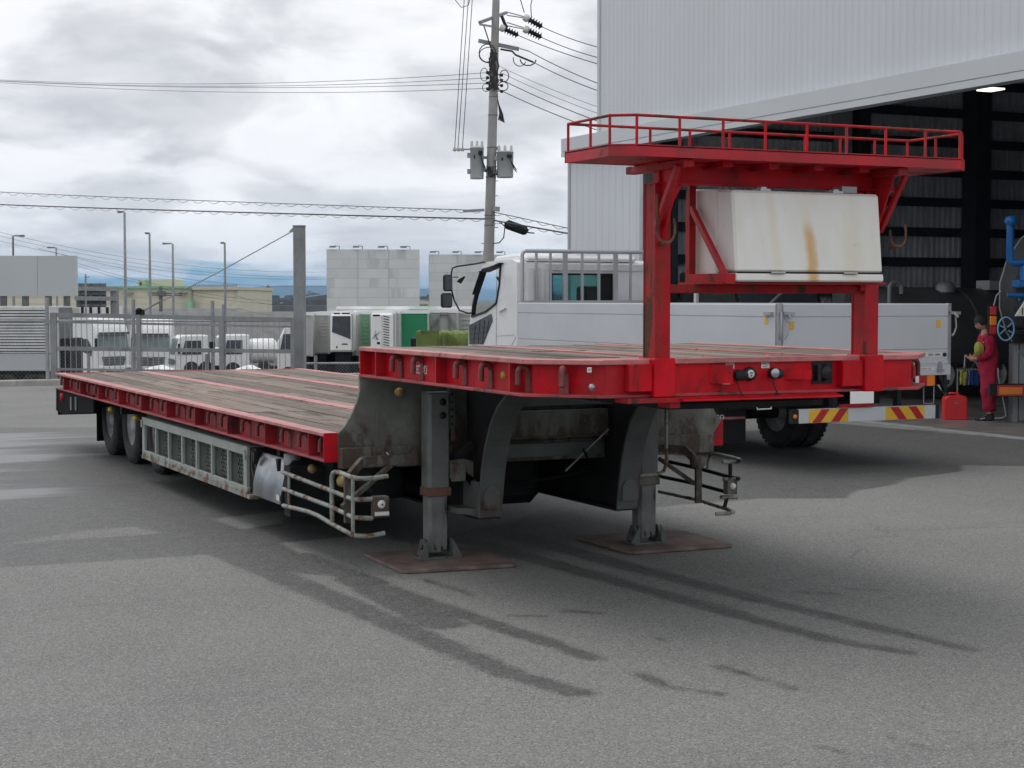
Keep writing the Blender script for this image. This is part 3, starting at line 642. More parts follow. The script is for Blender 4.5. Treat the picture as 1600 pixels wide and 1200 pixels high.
# cross beam under the platform
b = MB(); b.box((4.93, 8.50, 2.632), (6.62, 8.512, 2.748)); b.box((4.90, 8.47, 2.622), (6.65, 8.57, 2.632)); b.box((4.90, 8.47, 2.735), (6.65, 8.60, 2.748)); P(b, 'platform_cross_beam', 'red', bevel=.002)
for x in (5.23, 5.55, 5.87, 6.2): b = MB(); b.box((x, 8.28, 2.715), (x + .07, 8.50, 2.747)); P(b, 'platform_shading_bar', 'redworn')  # added bars in place of plain shading under the platform
for x0, s in ((4.955, -1), (6.465, 1)):
    xo = x0
    b = MB(); b.prism([(8.55, 2.28), (8.50, 2.28), (8.29, 2.69), (8.29, 2.735), (8.60, 2.735)], 0, xo - .006, xo + .006); P(b, 'post_head_gusset', 'red')
    b = MB(); b.box((xo - .035, 8.20, 2.70), (xo + .035, 8.88, 2.745)); P(b, 'bracket_arm', 'redworn', bevel=.004)
    b = MB(); b.bar((xo + s * .05, 8.49, 2.37), (xo + s * .05, 8.24, 2.71), .035, .03, (1, 0, 0)); P(b, 'diagonal_strut', 'redrail', bevel=.003)
    # widened head between post and beam (transverse plate)
    b = MB(); xi = x0 + (.045 if s < 0 else -.045); b.prism([(xi, 2.46), (xi + (-s) * .11, 2.632), (xi, 2.632)], 1, 8.515, 8.527); P(b, 'corner_gusset', 'red')
    # rusty rope loop hanging on the outside
    xl = x0 - .07 if s < 0 else x0 + .09; b = MB()
    b.tube([(xl, 8.44, 2.56 if s < 0 else 2.38), (xl, 8.44, 2.36)] + [(xl + .06 - .06 * cos(a), 8.44, 2.345 - .07 * sin(a)) for a in [pi * k / 8 for k in range(9)]] + [(xl + .12, 8.44, 2.38), (xl + .12, 8.455, 2.42)], .0085, 8)
    b.bar((xl + .06, 8.44, 2.28), (xl + .055, 8.5, 2.27), .02, .02); P(b, 'rope_loop', 'rust')
# mid rail
b = MB(); b.box((5.013, 8.52, 1.985), (6.407, 8.60, 2.037)); P(b, 'mid_rail', 'redpost', bevel=.004)

# platform with rail
PX = [(4.455, 8.775), (4.455, 8.24), (4.587, 8.15), (6.86, 8.15), (6.965, 8.24), (6.965, 8.775)]
b = MB(); b.prism(PX, 2, 2.80, 2.806); P(b, 'platform_floor', 'redworn')
b = MB(); b.sheet([(4.455, 8.775), (4.455, 8.24), (4.587, 8.15), (6.86, 8.15), (6.965, 8.24), (6.965, 8.775), (4.455, 8.775)], 2.745, 2.812, -.008); P(b, 'platform_fascia', 'redrail', recalc=True)
b = MB(); b.prism([(4.47, 8.76), (4.47, 8.25), (4.60, 8.165), (6.85, 8.165), (6.95, 8.25), (6.95, 8.76)], 2, 2.748, 2.756); P(b, 'platform_underside', 'redworn')
rp = [(4.47, 8.76), (4.47, 8.25), (4.59, 8.163), (6.86, 8.163), (6.95, 8.25), (6.95, 8.76), (4.47, 8.76)]
b = MB()
for i, (p, q) in enumerate(zip(rp, rp[1:])): b.tube([(*p, 2.972), (*q, 2.972)], .0085, 8)
P(b, 'handrail', 'redpost')
def baluster(x, y, mt='red'):
    b = MB(); b.tube([(x, y, 2.806), (x, y, 2.972)], .0085, 8); P(b, 'baluster', mt)
for px in (995, 1062, 1130, 1196, 1261, 1323, 1384, 1446, 1500): baluster(ony(px, 210, 8.163).x, 8.163, 'red' if px % 3 else 'redrail')
for px in (1016, 1078, 1140, 1258, 1313, 1367, 1418): baluster(min(6.94, ony(px, 210, 8.76).x), 8.76, 'redworn')
for x, y in ((4.47, 8.25), (4.47, 8.48), (4.47, 8.76), (6.95, 8.5), (6.95, 8.25)): baluster(x, y, 'redworn')

# tool box in white fibreglass
box_ = MB(); X0_, X1_ = 5.315, 6.37
def slab_(b, pts, x0, x1): b.prism(pts, 0, x0, x1)
tb = MB(); slab_(tb, [(8.262, 2.108), (8.312, 2.585), (8.48, 2.60), (8.48, 2.108)], X0_, X1_); TB = P(tb, 'toolbox', 'fibre' if 0 else 'white', bevel=.014); TB.data.materials[0] = M['fibre']
def PT(b, name, mt, **k): return b.build(name, M[mt], TB, **k)
tb = MB(); slab_(tb, [(8.484, 2.055), (8.484, 2.601), (8.74, 2.615), (8.74, 2.12), (8.70, 2.055)], X0_ + .003, X1_ - .003); o = tb.build('rear_shell', M['fibre'], TB, bevel=.01)
tb = MB(); slab_(tb, [(8.258, 2.052), (8.262, 2.103), (8.482, 2.103), (8.482, 2.052)], X0_ - .004, X1_ + .006); o = tb.build('bottom_lip', M['fibre'], TB, bevel=.010)
tb = MB(); slab_(tb, [(8.268, 2.100), (8.268, 2.110), (8.47, 2.110), (8.47, 2.100)], X0_ + .008, X1_ - .006); PT(tb, 'lid_seam', 'dark')
for px in (895 / 3.81 + 980, 1327 / 3.81 + 980):
    q = ony(px, 424, 8.26); tb = MB(); tb.tube([(q.x - .05, 8.256, 2.105), (q.x + .05, 8.256, 2.105)], .007, 8); PT(tb, 'hinge', 'alud')
for px in (785 / 3.81 + 980, 1215 / 3.81 + 980):
    q = ony(px, 296, 8.4); tb = MB(); tb.box((q.x - .035, 8.33, 2.588), (q.x + .035, 8.42, 2.60)); tb.box((q.x - .018, 8.35, 2.60), (q.x + .02, 8.40, 2.612)); PT(tb, 'latch', 'alud')
tb = MB(); tb.box((6.13, 8.36, 2.594), (6.24, 8.46, 2.632)); PT(tb, 'end_block', 'galv')
# box brackets
b = MB(); b.box((5.255, 8.69, 2.05), (5.30, 8.735, 2.63)); P(b, 'box_bracket_upright', 'redpost')
b = MB(); b.bar((5.27, 8.69, 2.50), (5.27, 8.285, 2.06), .035, .028, (1, 0, 0)); P(b, 'box_bracket_strut', 'redrail')
b = MB(); b.box((5.25, 8.26, 2.040), (5.308, 8.72, 2.10)); P(b, 'box_bracket_arm', 'redpost')
b = MB(); b.box((6.38, 8.5, 2.0), (6.41, 8.70, 2.6)); P(b, 'box_bracket_upright', 'redworn')
b = MB(); b.box((5.2, 8.3, 2.038), (6.42, 8.72, 2.05)); P(b, 'box_shelf', 'redworn')

# air couplings, sockets and handles on the nose
yf = 8.525
def coup(px, py, face=True):
    q = ony(px, py, yf); x, z = q.x, q.z; b = MB(); b.lathe([(.0, -.085), (.030, -.085), (.032, -.06), (.024, -.055), (.024, -.035), (.034, -.032), (.034, -.008), (.02, 0)], (x, yf, z), (0, 1, 0), 16)
    o = P(b, 'air_coupling', 'black')
    b = MB(); b.tube([(x - .02, yf - .03, z - .02), (x - .015, yf - .05, z - .08), (x + .01, yf - .05, z - .12)], .004, 6); b.box((x, yf - .055, z - .15), (x + .03, yf - .03, z - .12)); b.build('cap_cord', M['black'], o)
    return o
for px, py in ((1150, 586), (1205, 583)):
    o = coup(px + 1, py)
    q = ony(px + 4, py, yf - .086)
    b = MB(); b.lathe([(0, -.006), (.026, -.006), (.03, 0)], (q.x + .012, yf - .086, q.z), (0, 1, 0), 16); b.build('coupling_mouth', M['dark' if px == 1150 else 'alud'], o)
q = ony(1169, 584, yf); b = MB(); b.lathe([(0, -.03), (.042, -.03), (.046, -.012), (.036, -.01), (.036, 0)], (q.x, yf, q.z), (0, 1, 0), 8); o = P(b, 'emergency_plug', 'black')
b = MB(); b.lathe([(0, -.034), (.024, -.034), (.026, -.029)], (q.x, yf, q.z), (0, 1, 0), 20); o2 = b.build('plug_disc', M['labelw'], o)
lettering('24V', .016, M['ink'], o, (q.x, yf - .036, q.z + .006), (R(90), 0, 0), .001); lettering('7P', .012, M['ink'], o, (q.x, yf - .036, q.z - .010), (R(90), 0, 0), .001)
q = ony(1285, 582, yf); b = MB(); b.lathe([(0, -.055), (.038, -.055), (.045, -.04), (.045, -.02), (.055, -.015), (.055, 0)], (q.x, yf, q.z), (0, 1, 0), 16); b.box((q.x - .065, yf - .045, q.z - .05), (q.x - .04, yf, q.z + .05)); b.box((q.x - .08, yf - .008, q.z - .07), (q.x + .07, yf - .001, q.z + .075)); o = P(b, 'electric_socket', 'black')
for px, sg in ((1128, 1), (1250, 1)):     # bent guard straps either side
    q = ony(px, 584, yf); x, z = q.x, q.z
    b = MB(); pts = [(x - .16, yf - .002, z - .03), (x - .03, yf - .085, z - .012), (x + .02, yf - .095, z), (x + .045, yf - .08, z), (x + .055, yf - .004, z)]
    if px == 1128: pts = [(x - .085, yf - .002), (x - .02, yf - .075), (x + .012, yf - .088), (x + .03, yf - .078), (x + .038, yf - .05)]
    else: pts = [(x - .12, yf - .002), (x - .02, yf - .08), (x + .02, yf - .088), (x + .04, yf - .07), (x + .045, yf - .002)]
    for (xa, ya), (xb, yb) in zip(pts, pts[1:]):
        w0 = .03 if px == 1250 else .055
        b.add([(xa, ya, z - w0), (xb, yb, z - w0), (xb, yb, z + w0), (xa, ya, z + w0), (xa + .004, ya + .008, z - w0), (xb + .004, yb + .008, z - w0), (xb + .004, yb + .008, z + w0), (xa + .004, ya + .008, z + w0)],
              [(0, 1, 2, 3), (7, 6, 5, 4), (0, 4, 5, 1), (3, 2, 6, 7), (0, 3, 7, 4), (1, 5, 6, 2)])
    P(b, 'coupling_guard', 'red')
def plate_(px, py, w_, h_, mt='labelw', y=None, txt=(), rot=None):
    y = yf - .003 if y is None else y; q = ony(px, py, y); b = MB(); b.box((q.x - w_ / 2, y, q.z - h_ / 2), (q.x + w_ / 2, y + .002, q.z + h_ / 2)); o = P(b, 'label_plate', mt)
    for i, s in enumerate(txt): lettering(s, h_ * .42, M['ink'], o, (q.x, y - .001, q.z + h_ * (.24 - .48 * i)), (R(90), 0, 0), .0005)
    return o
plate_(1141, 571.5, .058, .036, txt=('SERVICE', 'LINE')); plate_(1196, 570.5, .058, .036, txt=('EMERGE', 'NCY'))
plate_(1122, 587, .085, .085, y=yf - .0045, txt=()); plate_(1135, 599, .05, .012)
plate_(921, 578, .028, .030)
lettering('H', .018, M['ink'], TR, (ony(921, 578, yf - .004).x, yf - .004, ony(921, 578, yf - .004).z), (R(90), 0, 0), .0005, name='label_mark')
q = ony(1119, 582, yf - .005); b = MB(); b.prism([(q.x - .014, q.z - .01), (q.x + .010, q.z - .01), (q.x - .002, q.z + .013)], 1, yf - .0065, yf - .0055); P(b, 'label_mark', 'ink')
for px, py in ((925, 605), (1390, 596)):
    q = ony(px, py, yf if px < 1000 else 8.62); b = MB(); b.lathe([(0, -.018), (.009, -.018), (.011, -.008), (.019, -.008), (.021, 0)], (q.x, q.y, q.z), (0, 1, 0), 16); P(b, 'grease_nipple', 'alud')
# side label and reflectors on the upper rail
xw = UX0 + .085
q = onx(658, 577, xw - .004); b = MB(); b.prism([(q.y + .10, q.z - .03), (q.y + .10, q.z + .022), (q.y + .05, q.z + .022), (q.y + .035, q.z + .03), (q.y - .05, q.z + .03), (q.y - .085, q.z + .022), (q.y - .10, q.z + .022), (q.y - .10, q.z - .03)], 0, xw - .004, xw - .001)
lab = P(b, 'maker_badge', 'labelw')
b = MB(); b.box((xw - .006, q.y - .09, q.z - .024), (xw - .0045, q.y + .09, q.z + .016)); b.build('badge_field', M['redrail'], lab)
lettering('41', .042, M['labelw'], lab, (xw - .008, q.y + .055, q.z - .003), (R(90), 0, R(-90)), .001, True)
lettering('HO', .042, M['labelw'], lab, (xw - .008, q.y - .045, q.z - .003), (R(90), 0, R(-90)), .001, True)
q = onx(787, 586, xw); b = MB(); b.lathe([(0, .014), (.022, .013), (.026, .0)], (xw, q.y, q.z), (-1, 0, 0), 20); P(b, 'side_reflector', 'amber')
q = onx(668, 573, xw); b = MB(); b.lathe([(0, .01), (.01, .008), (.012, .0)], (xw, q.y, q.z), (-1, 0, 0), 12); P(b, 'rivet', 'redglare')

# landing legs
for xa, xb, s in ((4.655, 4.825, 1), (6.44, 6.61, -1)):
    L_ = bpy.data.objects.new('landing_leg', None); C.objects.link(L_); L_.parent = TR; L_.location = Vector(((xa + xb) / 2, 11.45, .03)) - O
    def PL(b, name, mt, **k): return b.build(name, M[mt], L_, **k)
    y0, y1 = 11.38, 11.52; xm = (xa + xb) / 2
    b = MB(); ch_ = .025
    b.prism([(xa + ch_, y0), (xb - .01, y0), (xb, y0 + .01), (xb, y1), (xa, y1), (xa, y0 + ch_)], 2, .50, 1.25); PL(b, 'outer_tube', 'leg')
    b = MB(); b.prism([(xa + .03, y0 + .01), (xb - .02, y0 + .01), (xb - .012, y0 + .02), (xb - .012, y1 - .01), (xa + .008, y1 - .01), (xa + .008, y0 + .03)], 2, .075, .50); PL(b, 'inner_tube', 'legworn')
    b = MB(); b.box((xa - .012, y0 - .012, .49), (xb + .01, y1 + .01, .555)); PL(b, 'collar', 'rust' if s > 0 else 'ggr', bevel=.006)
    b = MB(); b.box((xa, y0 - .005, 1.25), (xb + (.01 if s > 0 else 0), y1, 1.262)); PL(b, 'top_cap', 'gg')
    for zz in ((1.19, 1.09) if s > 0 else (1.19,)):
        b = MB(); b.lathe([(0, -.003), (.027, -.003), (.027, .0)], (xm + .03, y0 - .001, zz), (0, 1, 0), 16); PL(b, 'bolt_hole', 'black')
    b = MB(); b.box((xa - .07, 11.34, .03), (xb + .08, 11.56, .042)); b.prism([(11.345, .042), (11.42, .17), (11.48, .17), (11.555, .042)], 0, xa - .024, xa - .012); b.prism([(11.345, .042), (11.42, .17), (11.48, .17), (11.555, .042)], 0, xb + .012, xb + .024)
    for sx, x_ in ((-1, xa - .012), (1, xb + .012)): b.prism([(x_, .042), (x_ + sx * .075, .042), (x_, .175)], 1, 11.352, 11.366)
    PL(b, 'foot_bracket', 'gg')
    b = MB(); b.lathe([(0, -.03), (.018, -.03), (.02, -.02), (.012, -.02), (.012, .215), (.018, .215), (0, .222)], (xa - .01, 11.45, .11), (1, 0, 0), 12); PL(b, 'foot_pin', 'ggr')
    b = MB()
    if s > 0: b.prism([(xb, .62), (xb + .10, .62), (xb + .20, .60), (5.01, .56), (5.01, .74), (xb + .12, .76), (xb, .755)], 1, 11.36, 11.40); b.box((xb, 11.33, .60), (xb + .11, 11.36, .735))
    else: b.prism([(xa, .62), (6.34, .62), (6.34, .76), (xa, .76)], 1, 11.38, 11.42)
    PL(b, 'leg_clamp', 'ggr', bevel=.004)
    if s > 0:
        b = MB(); b.box((xb + .015, 11.42, .95), (xb + .055, 11.47, 1.29)); o = PL(b, 'perforated_strap', 'gg')
        for k in range(5): b = MB(); b.lathe([(0, -.003), (.010, -.002), (.010, 0)], (xb + .035, 11.42, 1.02 + .055 * k), (0, 1, 0), 8); b.build('strap_hole', M['black'], TR)
        b = MB(); b.box((xb + .02, 11.40, .90), (xb + .05, 11.44, .98)); PL(b, 'strap_end', 'rust')
        b = MB(); b.bar((xb + .02, 11.46, .72), (xb + .22, 11.46, .86), .05, .05); PL(b, 'brace', 'dark')
        b = MB(); b.prism([(xb + .005, .37), (5.0, .345), (5.0, .40), (xb + .01, .41)], 1, 11.25, 11.5); b.box((4.985, 11.22, .335), (5.0, 11.5, .60)); PL(b, 'foot_tray', 'gg')
# crank handle on the right side
b = MB(); Yc = 11.25
pts = [ony(1041, 625, Yc), ony(1041, 660, Yc), ony(1041, 705, Yc), ony(1042, 722, Yc), ony(1037, 736, Yc), ony(1026, 741, Yc), ony(1000, 743, Yc), ony(988, 746, Yc), ony(983, 757, Yc), ony(984, 772, Yc), ony(985, 781, Yc)]
b.tube(pts, .0135, 10); P(b, 'crank_handle', 'pipe')

# steel tread plate pads are separate things; wheels
def wheel_mesh(r, wdt, rr):
    t_ = MB(); p = [(rr, .02), (rr + .02, .0), (r * .80, -.012), (r * .93, .0), (r * .985, .03), (r, .06), (r, wdt - .06), (r * .985, wdt - .03), (r * .93, wdt), (rr, wdt - .02)]
    t_.lathe(p, (0, 0, 0), (1, 0, 0), 36)
    for k in range(36):
        a = 2 * pi * k / 36
        for s in (0, 1):
            x0 = .018 if s == 0 else wdt - .075; c_, s__ = cos(a), sin(a); q0 = Vector((x0, 0, 0)); tt = Vector((0, -s__, c_)); rr_ = Vector((0, c_, s__))
            m0 = q0 + rr_ * (r * .985); h = .014
            vs_ = [m0 - tt * .022, m0 + tt * .022, m0 + tt * .022 + Vector((.055, 0, 0)), m0 - tt * .022 + Vector((.055, 0, 0))]
            t_.add(vs_ + [v + rr_ * h for v in vs_], [(4, 5, 6, 7), (0, 1, 5, 4), (1, 2, 6, 5), (2, 3, 7, 6), (3, 0, 4, 7)])
    q = MB(); q.lathe([(rr + .004, .016), (rr + .004, .03), (rr * .95, .05), (rr * .93, .13), (rr * .80, .145), (rr * .62, .11), (rr * .42, .10), (rr * .40, .04), (rr * .30, .02), (0, .02)], (0, 0, 0), (1, 0, 0), 32)
    for k in range(8):
        a = 2 * pi * k / 8; q.lathe([(0, -.012), (.013, -.012), (.013, .02)], (.095, cos(a) * rr * .55, sin(a) * rr * .55), (1, 0, 0), 6)
    return t_, q
tm, rm = wheel_mesh(.472, .26, .262); tme = tm.mesh('tyre'); tme.materials.append(M['rubber']); rme = rm.mesh('rim'); rme.materials.append(M['rim'])
def add_wheel(parent, x, y, z, mir, base):
    o = bpy.data.objects.new('wheel', None); C.objects.link(o); o.parent = parent; o.location = Vector((x, y, z)) - base; o.rotation_euler[2] = pi if mir else 0
    a = bpy.data.objects.new('tyre', tme); c = bpy.data.objects.new('rim', rme)
    for k in (a, c): C.objects.link(k); k.parent = o
    return o
for y in (21.05, 19.83, 18.52):
    for x, mir in ((4.29, False), (4.87, True), (6.5, False), (7.1, True)): add_wheel(TR, x, y, .472, mir, O)
    b = MB(); b.tube([(4.4, y, .47), (7.0, y, .47)], .07, 10); P(b, 'axle', 'dark')
# rear skirt, mudflaps, markers, loops
b = MB(); q = [onx(87, 607, 3.97), onx(87, 641, 3.97), onx(98, 647, 3.97), onx(145, 645, 3.97), onx(145, 618, 3.97)]
b.prism([(p.y, p.z) for p in q], 0, 3.975, 4.0); P(b, 'rear_skirt', 'matt')
b = MB(); b.box((3.975, 22.80, .40), (7.35, 22.84, .745)); P(b, 'rear_bumper_plate', 'matt')
for x0 in (4.27, 6.48):
    b = MB(); b.box((x0, 21.72, .12), (x0 + .62, 21.735, .74)); P(b, 'mudflap', 'matt')
q = onx(93, 619, 3.97); b = MB(); b.lathe([(0, .03), (.05, .025), (.055, 0)], (3.975, q.y - .2, q.z), (-1, 0, 0), 14); P(b, 'rear_roller', 'redworn')
for px in (110, 117.5):
    q0 = onx(px, 620, 3.965); b = MB(); b.tube([(3.965, q0.y, q0.z)] + [(3.965, q0.y + .03 * cos(a) - .03, q0.z - .14 + .03 * sin(a)) for a in [-pi * k / 5 for k in range(6)]] + [(3.965, q0.y - .06, q0.z)], .006, 6); P(b, 'tie_loop', 'galv')
def marker(x, px, py, mt='yellow', r=.038, L_=.10):
    q = onx(px, py, x); b = MB(); b.lathe([(0, -.03), (r * .5, -.025), (r * .85, .01), (r, .04), (r, L_ * .8), (r * .7, L_), (0, L_)], (q.x, q.y, q.z), (.35, 1, -.05), 14); P(b, 'marker_lamp', mt)
for px, py in ((141, 633), (173, 640), (212, 654)): marker(4.05, px, py)
marker(4.12, 488, 733, 'amberold'); marker(4.5, 624, 613, 'amberold', .036, .09); 
# caged side guard bin
BX = 3.985; yA, yB = onx(222, 680, BX).y, onx(386, 730, BX).y; zT, zB = .682, .285
fr_ = bpy.data.objects.new('guard_cage', None); C.objects.link(fr_); fr_.parent = TR; fr_.location = Vector((BX, (yA + yB) / 2, zB)) - O
def PF(b, name, mt='ggb', **k): return b.build(name, M[mt], fr_, **k)
b = MB(); b.box((BX, yB, zT - .07), (BX + .03, yA, zT)); b.box((BX, yB, zT), (BX + .36, yA, zT + .008)); PF(b, 'top_rail', bevel=.003)
b = MB(); b.box((BX, yB, zB), (BX + .03, yA, zB + .055)); PF(b, 'bottom_rail', bevel=.003)
b = MB(); b.box((BX - .006, yB - .1, zB - .035), (BX + .34, yA, zB - .001)); PF(b, 'sill', 'ggb')
n = 7; ps = [onx(p, 700, BX).y for p in (225, 245, 263, 282, 304, 327, 350, 378)]
ps = [yA - .02] + [yA - .06 - (yA - yB - .12) * (k) / 7 for k in range(1, 7)] + [yB + .07]
for k, y in enumerate(ps):
    wv_ = .10 if k in (0, 7) else .045; y_ = min(max(y, yB + wv_ / 2), yA - wv_ / 2)
    b = MB(); b.box((BX + .002, y_ - wv_ / 2, zB + .055), (BX + .028, y_ + wv_ / 2, zT - .07)); PF(b, 'upright')
    if 0 < k < 8: b = MB(); b.box((BX + .03, y_ - .006 + .03, zB + .01), (BX + .10, y_ + .006 + .03, zT - .03)); PF(b, 'divider')
b = MB()
def diamonds(b, y0, y1, z0, z1, x, pitch, r):
    nn = int((y1 - y0 + z1 - z0) / pitch) + 1
    for k in range(nn):
        for sg in (1, -1):
            c = y0 + k * pitch if sg > 0 else y0 - (z1 - z0) + k * pitch
            # line y = c -/+ (z - z0)
            pts = []
            if sg > 0: ya, yb = c, c - (z1 - z0)
            else: ya, yb = c, c + (z1 - z0)
            p, q = Vector((x, ya, z0)), Vector((x, yb, z1)); d = q - p
            t0, t1 = 0, 1
            for lo_, hi_ in ((y0, y1),):
                if abs(d.y) > 1e-9:
                    a_, b_ = (lo_ - p.y) / d.y, (hi_ - p.y) / d.y
                    t0, t1 = max(t0, min(a_, b_)), min(t1, max(a_, b_))
            if t1 - t0 > .01: b.bar(p + d * t0, p + d * t1, r, r * .6, (1, 0, 0))
diamonds(b, yB + .05, yA - .05, zB + .02, zT - .03, BX + .115, .075, .010); o = PF(b, 'expanded_mesh', 'ggb'); o['kind'] = 'stuff'
b = MB(); b.box((BX + .03, yB, zB), (BX + .12, yA, zB + .012)); PF(b, 'floor', 'ggr'); b = MB(); b.box((BX + .30, yB, zB), (BX + .31, yA, zT - .02)); PF(b, 'dark_backing', 'dark')  # dark sheet added behind the mesh for the shaded open chassis
for y in (yB + .03, yA - .045): b = MB(); b.box((BX - .014, y, zT - .10), (BX - .001, y + .045, zT - .02)); PF(b, 'hinge', 'ggb')
b = MB(); b.box((BX + .04, yB - .14, zT - .15), (BX + .3, yB - .02, zT + .0)); b.box((BX + .10, yB - .10, zB), (BX + .34, yB - .02, zT - .15)); PF(b, 'end_frame', 'dark')
for k in range(5): pass
b = MB(); b.tube([(BX + .03, yB - .07, zT - .02), (BX + .025, yB - .06, .52), (BX + .05, yB - .07, .40), (BX + .03, yB - .09, .34)], .011, 6); PF(b, 'chain', 'ggr')
# stainless box (bulging, reflective) and canister
yC, yD = onx(390, 730, BX).y - .18, onx(440, 750, BX).y
yC = yB - .16
b = MB(); npts = 8; pr = [(BX + .09 - .09 * sin(pi * .5 * k / 7) ** .8 if k < 8 else 0, .655 - (.655 - .30) * k / 7) for k in range(8)]
vs_ = [(x, yC, z) for x, z in pr] + [(x, yD, z) for x, z in pr]; b.add(vs_, [(i, i + 1, i + 9, i + 8) for i in range(7)], True)
b.prism([(x + .006, z) for x, z in pr] + [(BX + .4, .30), (BX + .4, .655)], 1, yD, yC); 
sb = P(b, 'battery_box', 'dark')
b = MB(); g = 8; vv = []; ff = []
for j in range(g + 1):
    for i, (x, z) in enumerate(pr):
        bul = .012 * sin(pi * j / g) * sin(pi * i / 7) + .004 * noise.noise(Vector((j * .9, i * .9, 3)))
        vv.append((x - .004 - bul, yD + .02 + (yC - yD - .04) * j / g, z))
for j in range(g):
    for i in range(7): a_ = j * 8 + i; ff.append((a_, a_ + 1, a_ + 9, a_ + 8))
b.add(vv, ff, True); b.build('polished_cover', M['chrome'], sb, recalc=True)
b = MB(); b.box((BX - .012, yD + .03, .33), (BX - .009, yD + .11, .375)); b.build('sticker', M['labelw'], sb)
for y in (yC - .06, yD + .10): b = MB(); b.prism([(y, .66), (y + .06, .66), (y + .02, .56)], 0, BX + .0, BX + .03); b.build('torn_strap', M['black'], sb)
q = onx(457, 725, 4.1); b = MB(); b.lathe([(0, -.05), (.066, -.05), (.07, -.04), (.07, .10), (.06, .11), (0, .11)], (q.x, q.y, q.z - .02), (0, .0, 1), 20); P(b, 'air_canister', 'galv')
b = MB(); b.box((BX + .02, yD - .16, .22), (BX + .36, yD - .004, .62)); P(b, 'box_side', 'dark')

# front pipe guards (left and right)
GX = 3.99
def gp(px, py, x=GX): return onx(px, py, x)
def rail(pxs, yend, r=.0175, tail=None):
    pts = [gp(*p) for p in pxs]; pts += [ony(px, py, yend) for px, py in (tail or [])]
    # smooth corners
    out = [pts[0]]
    for i in range(1, len(pts) - 1):
        a_, b_, c_ = pts[i - 1], pts[i], pts[i + 1]; rr = min(.06, (a_ - b_).length * .4, (c_ - b_).length * .4)
        p0 = b_ + (a_ - b_).normalized() * rr; p1 = b_ + (c_ - b_).normalized() * rr
        for k in range(5): tt = k / 4; out.append(p0 * (1 - tt) ** 2 + b_ * 2 * tt * (1 - tt) + p1 * tt ** 2)
    out.append(pts[-1]); b = MB(); b.tube(out, r, 10); return b
GDL = bpy.data.objects.new('pipe_guard', None); C.objects.link(GDL); GDL.parent = TR; GDL.location = Vector((4.0, 12, .3)) - O
def PG(b, name, mt='pipe', **k): return b.build(name, M[mt], GDL, **k)
ye = gp(553, 780).y
PG(rail([(442.7, 738), (518.4, 767), (553, 781)], ye, tail=[(582, 780)]), 'guard_rail')
PG(rail([(442.7, 764), (518.4, 792), (553, 809)], ye, tail=[(582, 810)]), 'guard_rail')
PG(rail([(442.7, 790), (481, 799), (498, 806), (521, 820), (553, 837)], ye, tail=[(575, 838), (601, 833)]), 'guard_rail')
b = MB(); pts = [gp(519, 815), gp(518.6, 760), gp(518.6, 745), gp(520.5, 739), gp(524, 737.5), gp(530, 738), gp(548, 745)] + [ony(557, 747.5, ye), ony(568, 748, ye), ony(585, 747, ye), ony(606, 744, ye)]; b.tube(pts, .0175, 10); PG(b, 'guard_loop')
for px, y0_, y1_ in ((451.7, 742, 790), (551.5, 749, 833)): b = MB(); b.tube([gp(px, y0_), gp(px, y1_)], .013 if px < 500 else .015, 8); PG(b, 'guard_post')
lb = ony(595, 793, ye - .03); b = MB(); b.box((lb.x - .055, ye - .045, lb.z - .07), (lb.x + .06, ye + .03, lb.z + .08)); lo_ = PG(b, 'lamp_housing', 'ggr', bevel=.006)
b = MB(); b.lathe([(0, -.012), (.026, -.012), (.030, 0)], (lb.x + .0, ye - .046, lb.z + .025), (0, 1, 0), 20); PG(b, 'lamp_lens', 'labelw')
b = MB(); b.lathe([(0, -.004), (.007, -.004), (.007, 0)], (lb.x + .0, ye - .059, lb.z + .025), (0, 1, 0), 10); PG(b, 'lens_screw', 'rust')
b = MB(); b.box((lb.x - .052, ye - .052, lb.z - .055), (lb.x + .055, ye - .046, lb.z - .028)); PG(b, 'reflector_strip', 'labelw')
q = ony(537, 752, ye + .4); b = MB(); b.lathe([(0, -.05), (.03, -.045), (.044, -.02), (.044, .03), (0, .04)], (q.x, q.y, q.z), (-.4, 1, 0), 14); PG(b, 'marker_lamp', 'amberold')
b = MB(); p0, p1, p2 = ony(651, 716, 11.5), ony(565, 722, 11.5), ony(545, 745, 11.3); b.bar(p0, p1, .03, .075); b.bar(p1, p2, .03, .07); b.bar(p2, p2 + Vector((0, 0, -.33)), .07, .03); P(b, 'guard_bracket', 'ggr')
b = MB(); b.bar(ony(610, 727, 11.5), ony(535, 792, 11.3), .035, .03); P(b, 'guard_bracket', 'ggr')
b = MB(); b.tube([ony(604, 707, 11.55), ony(612, 716, 11.5)], .008, 6); P(b, 'release_lever', 'galv')
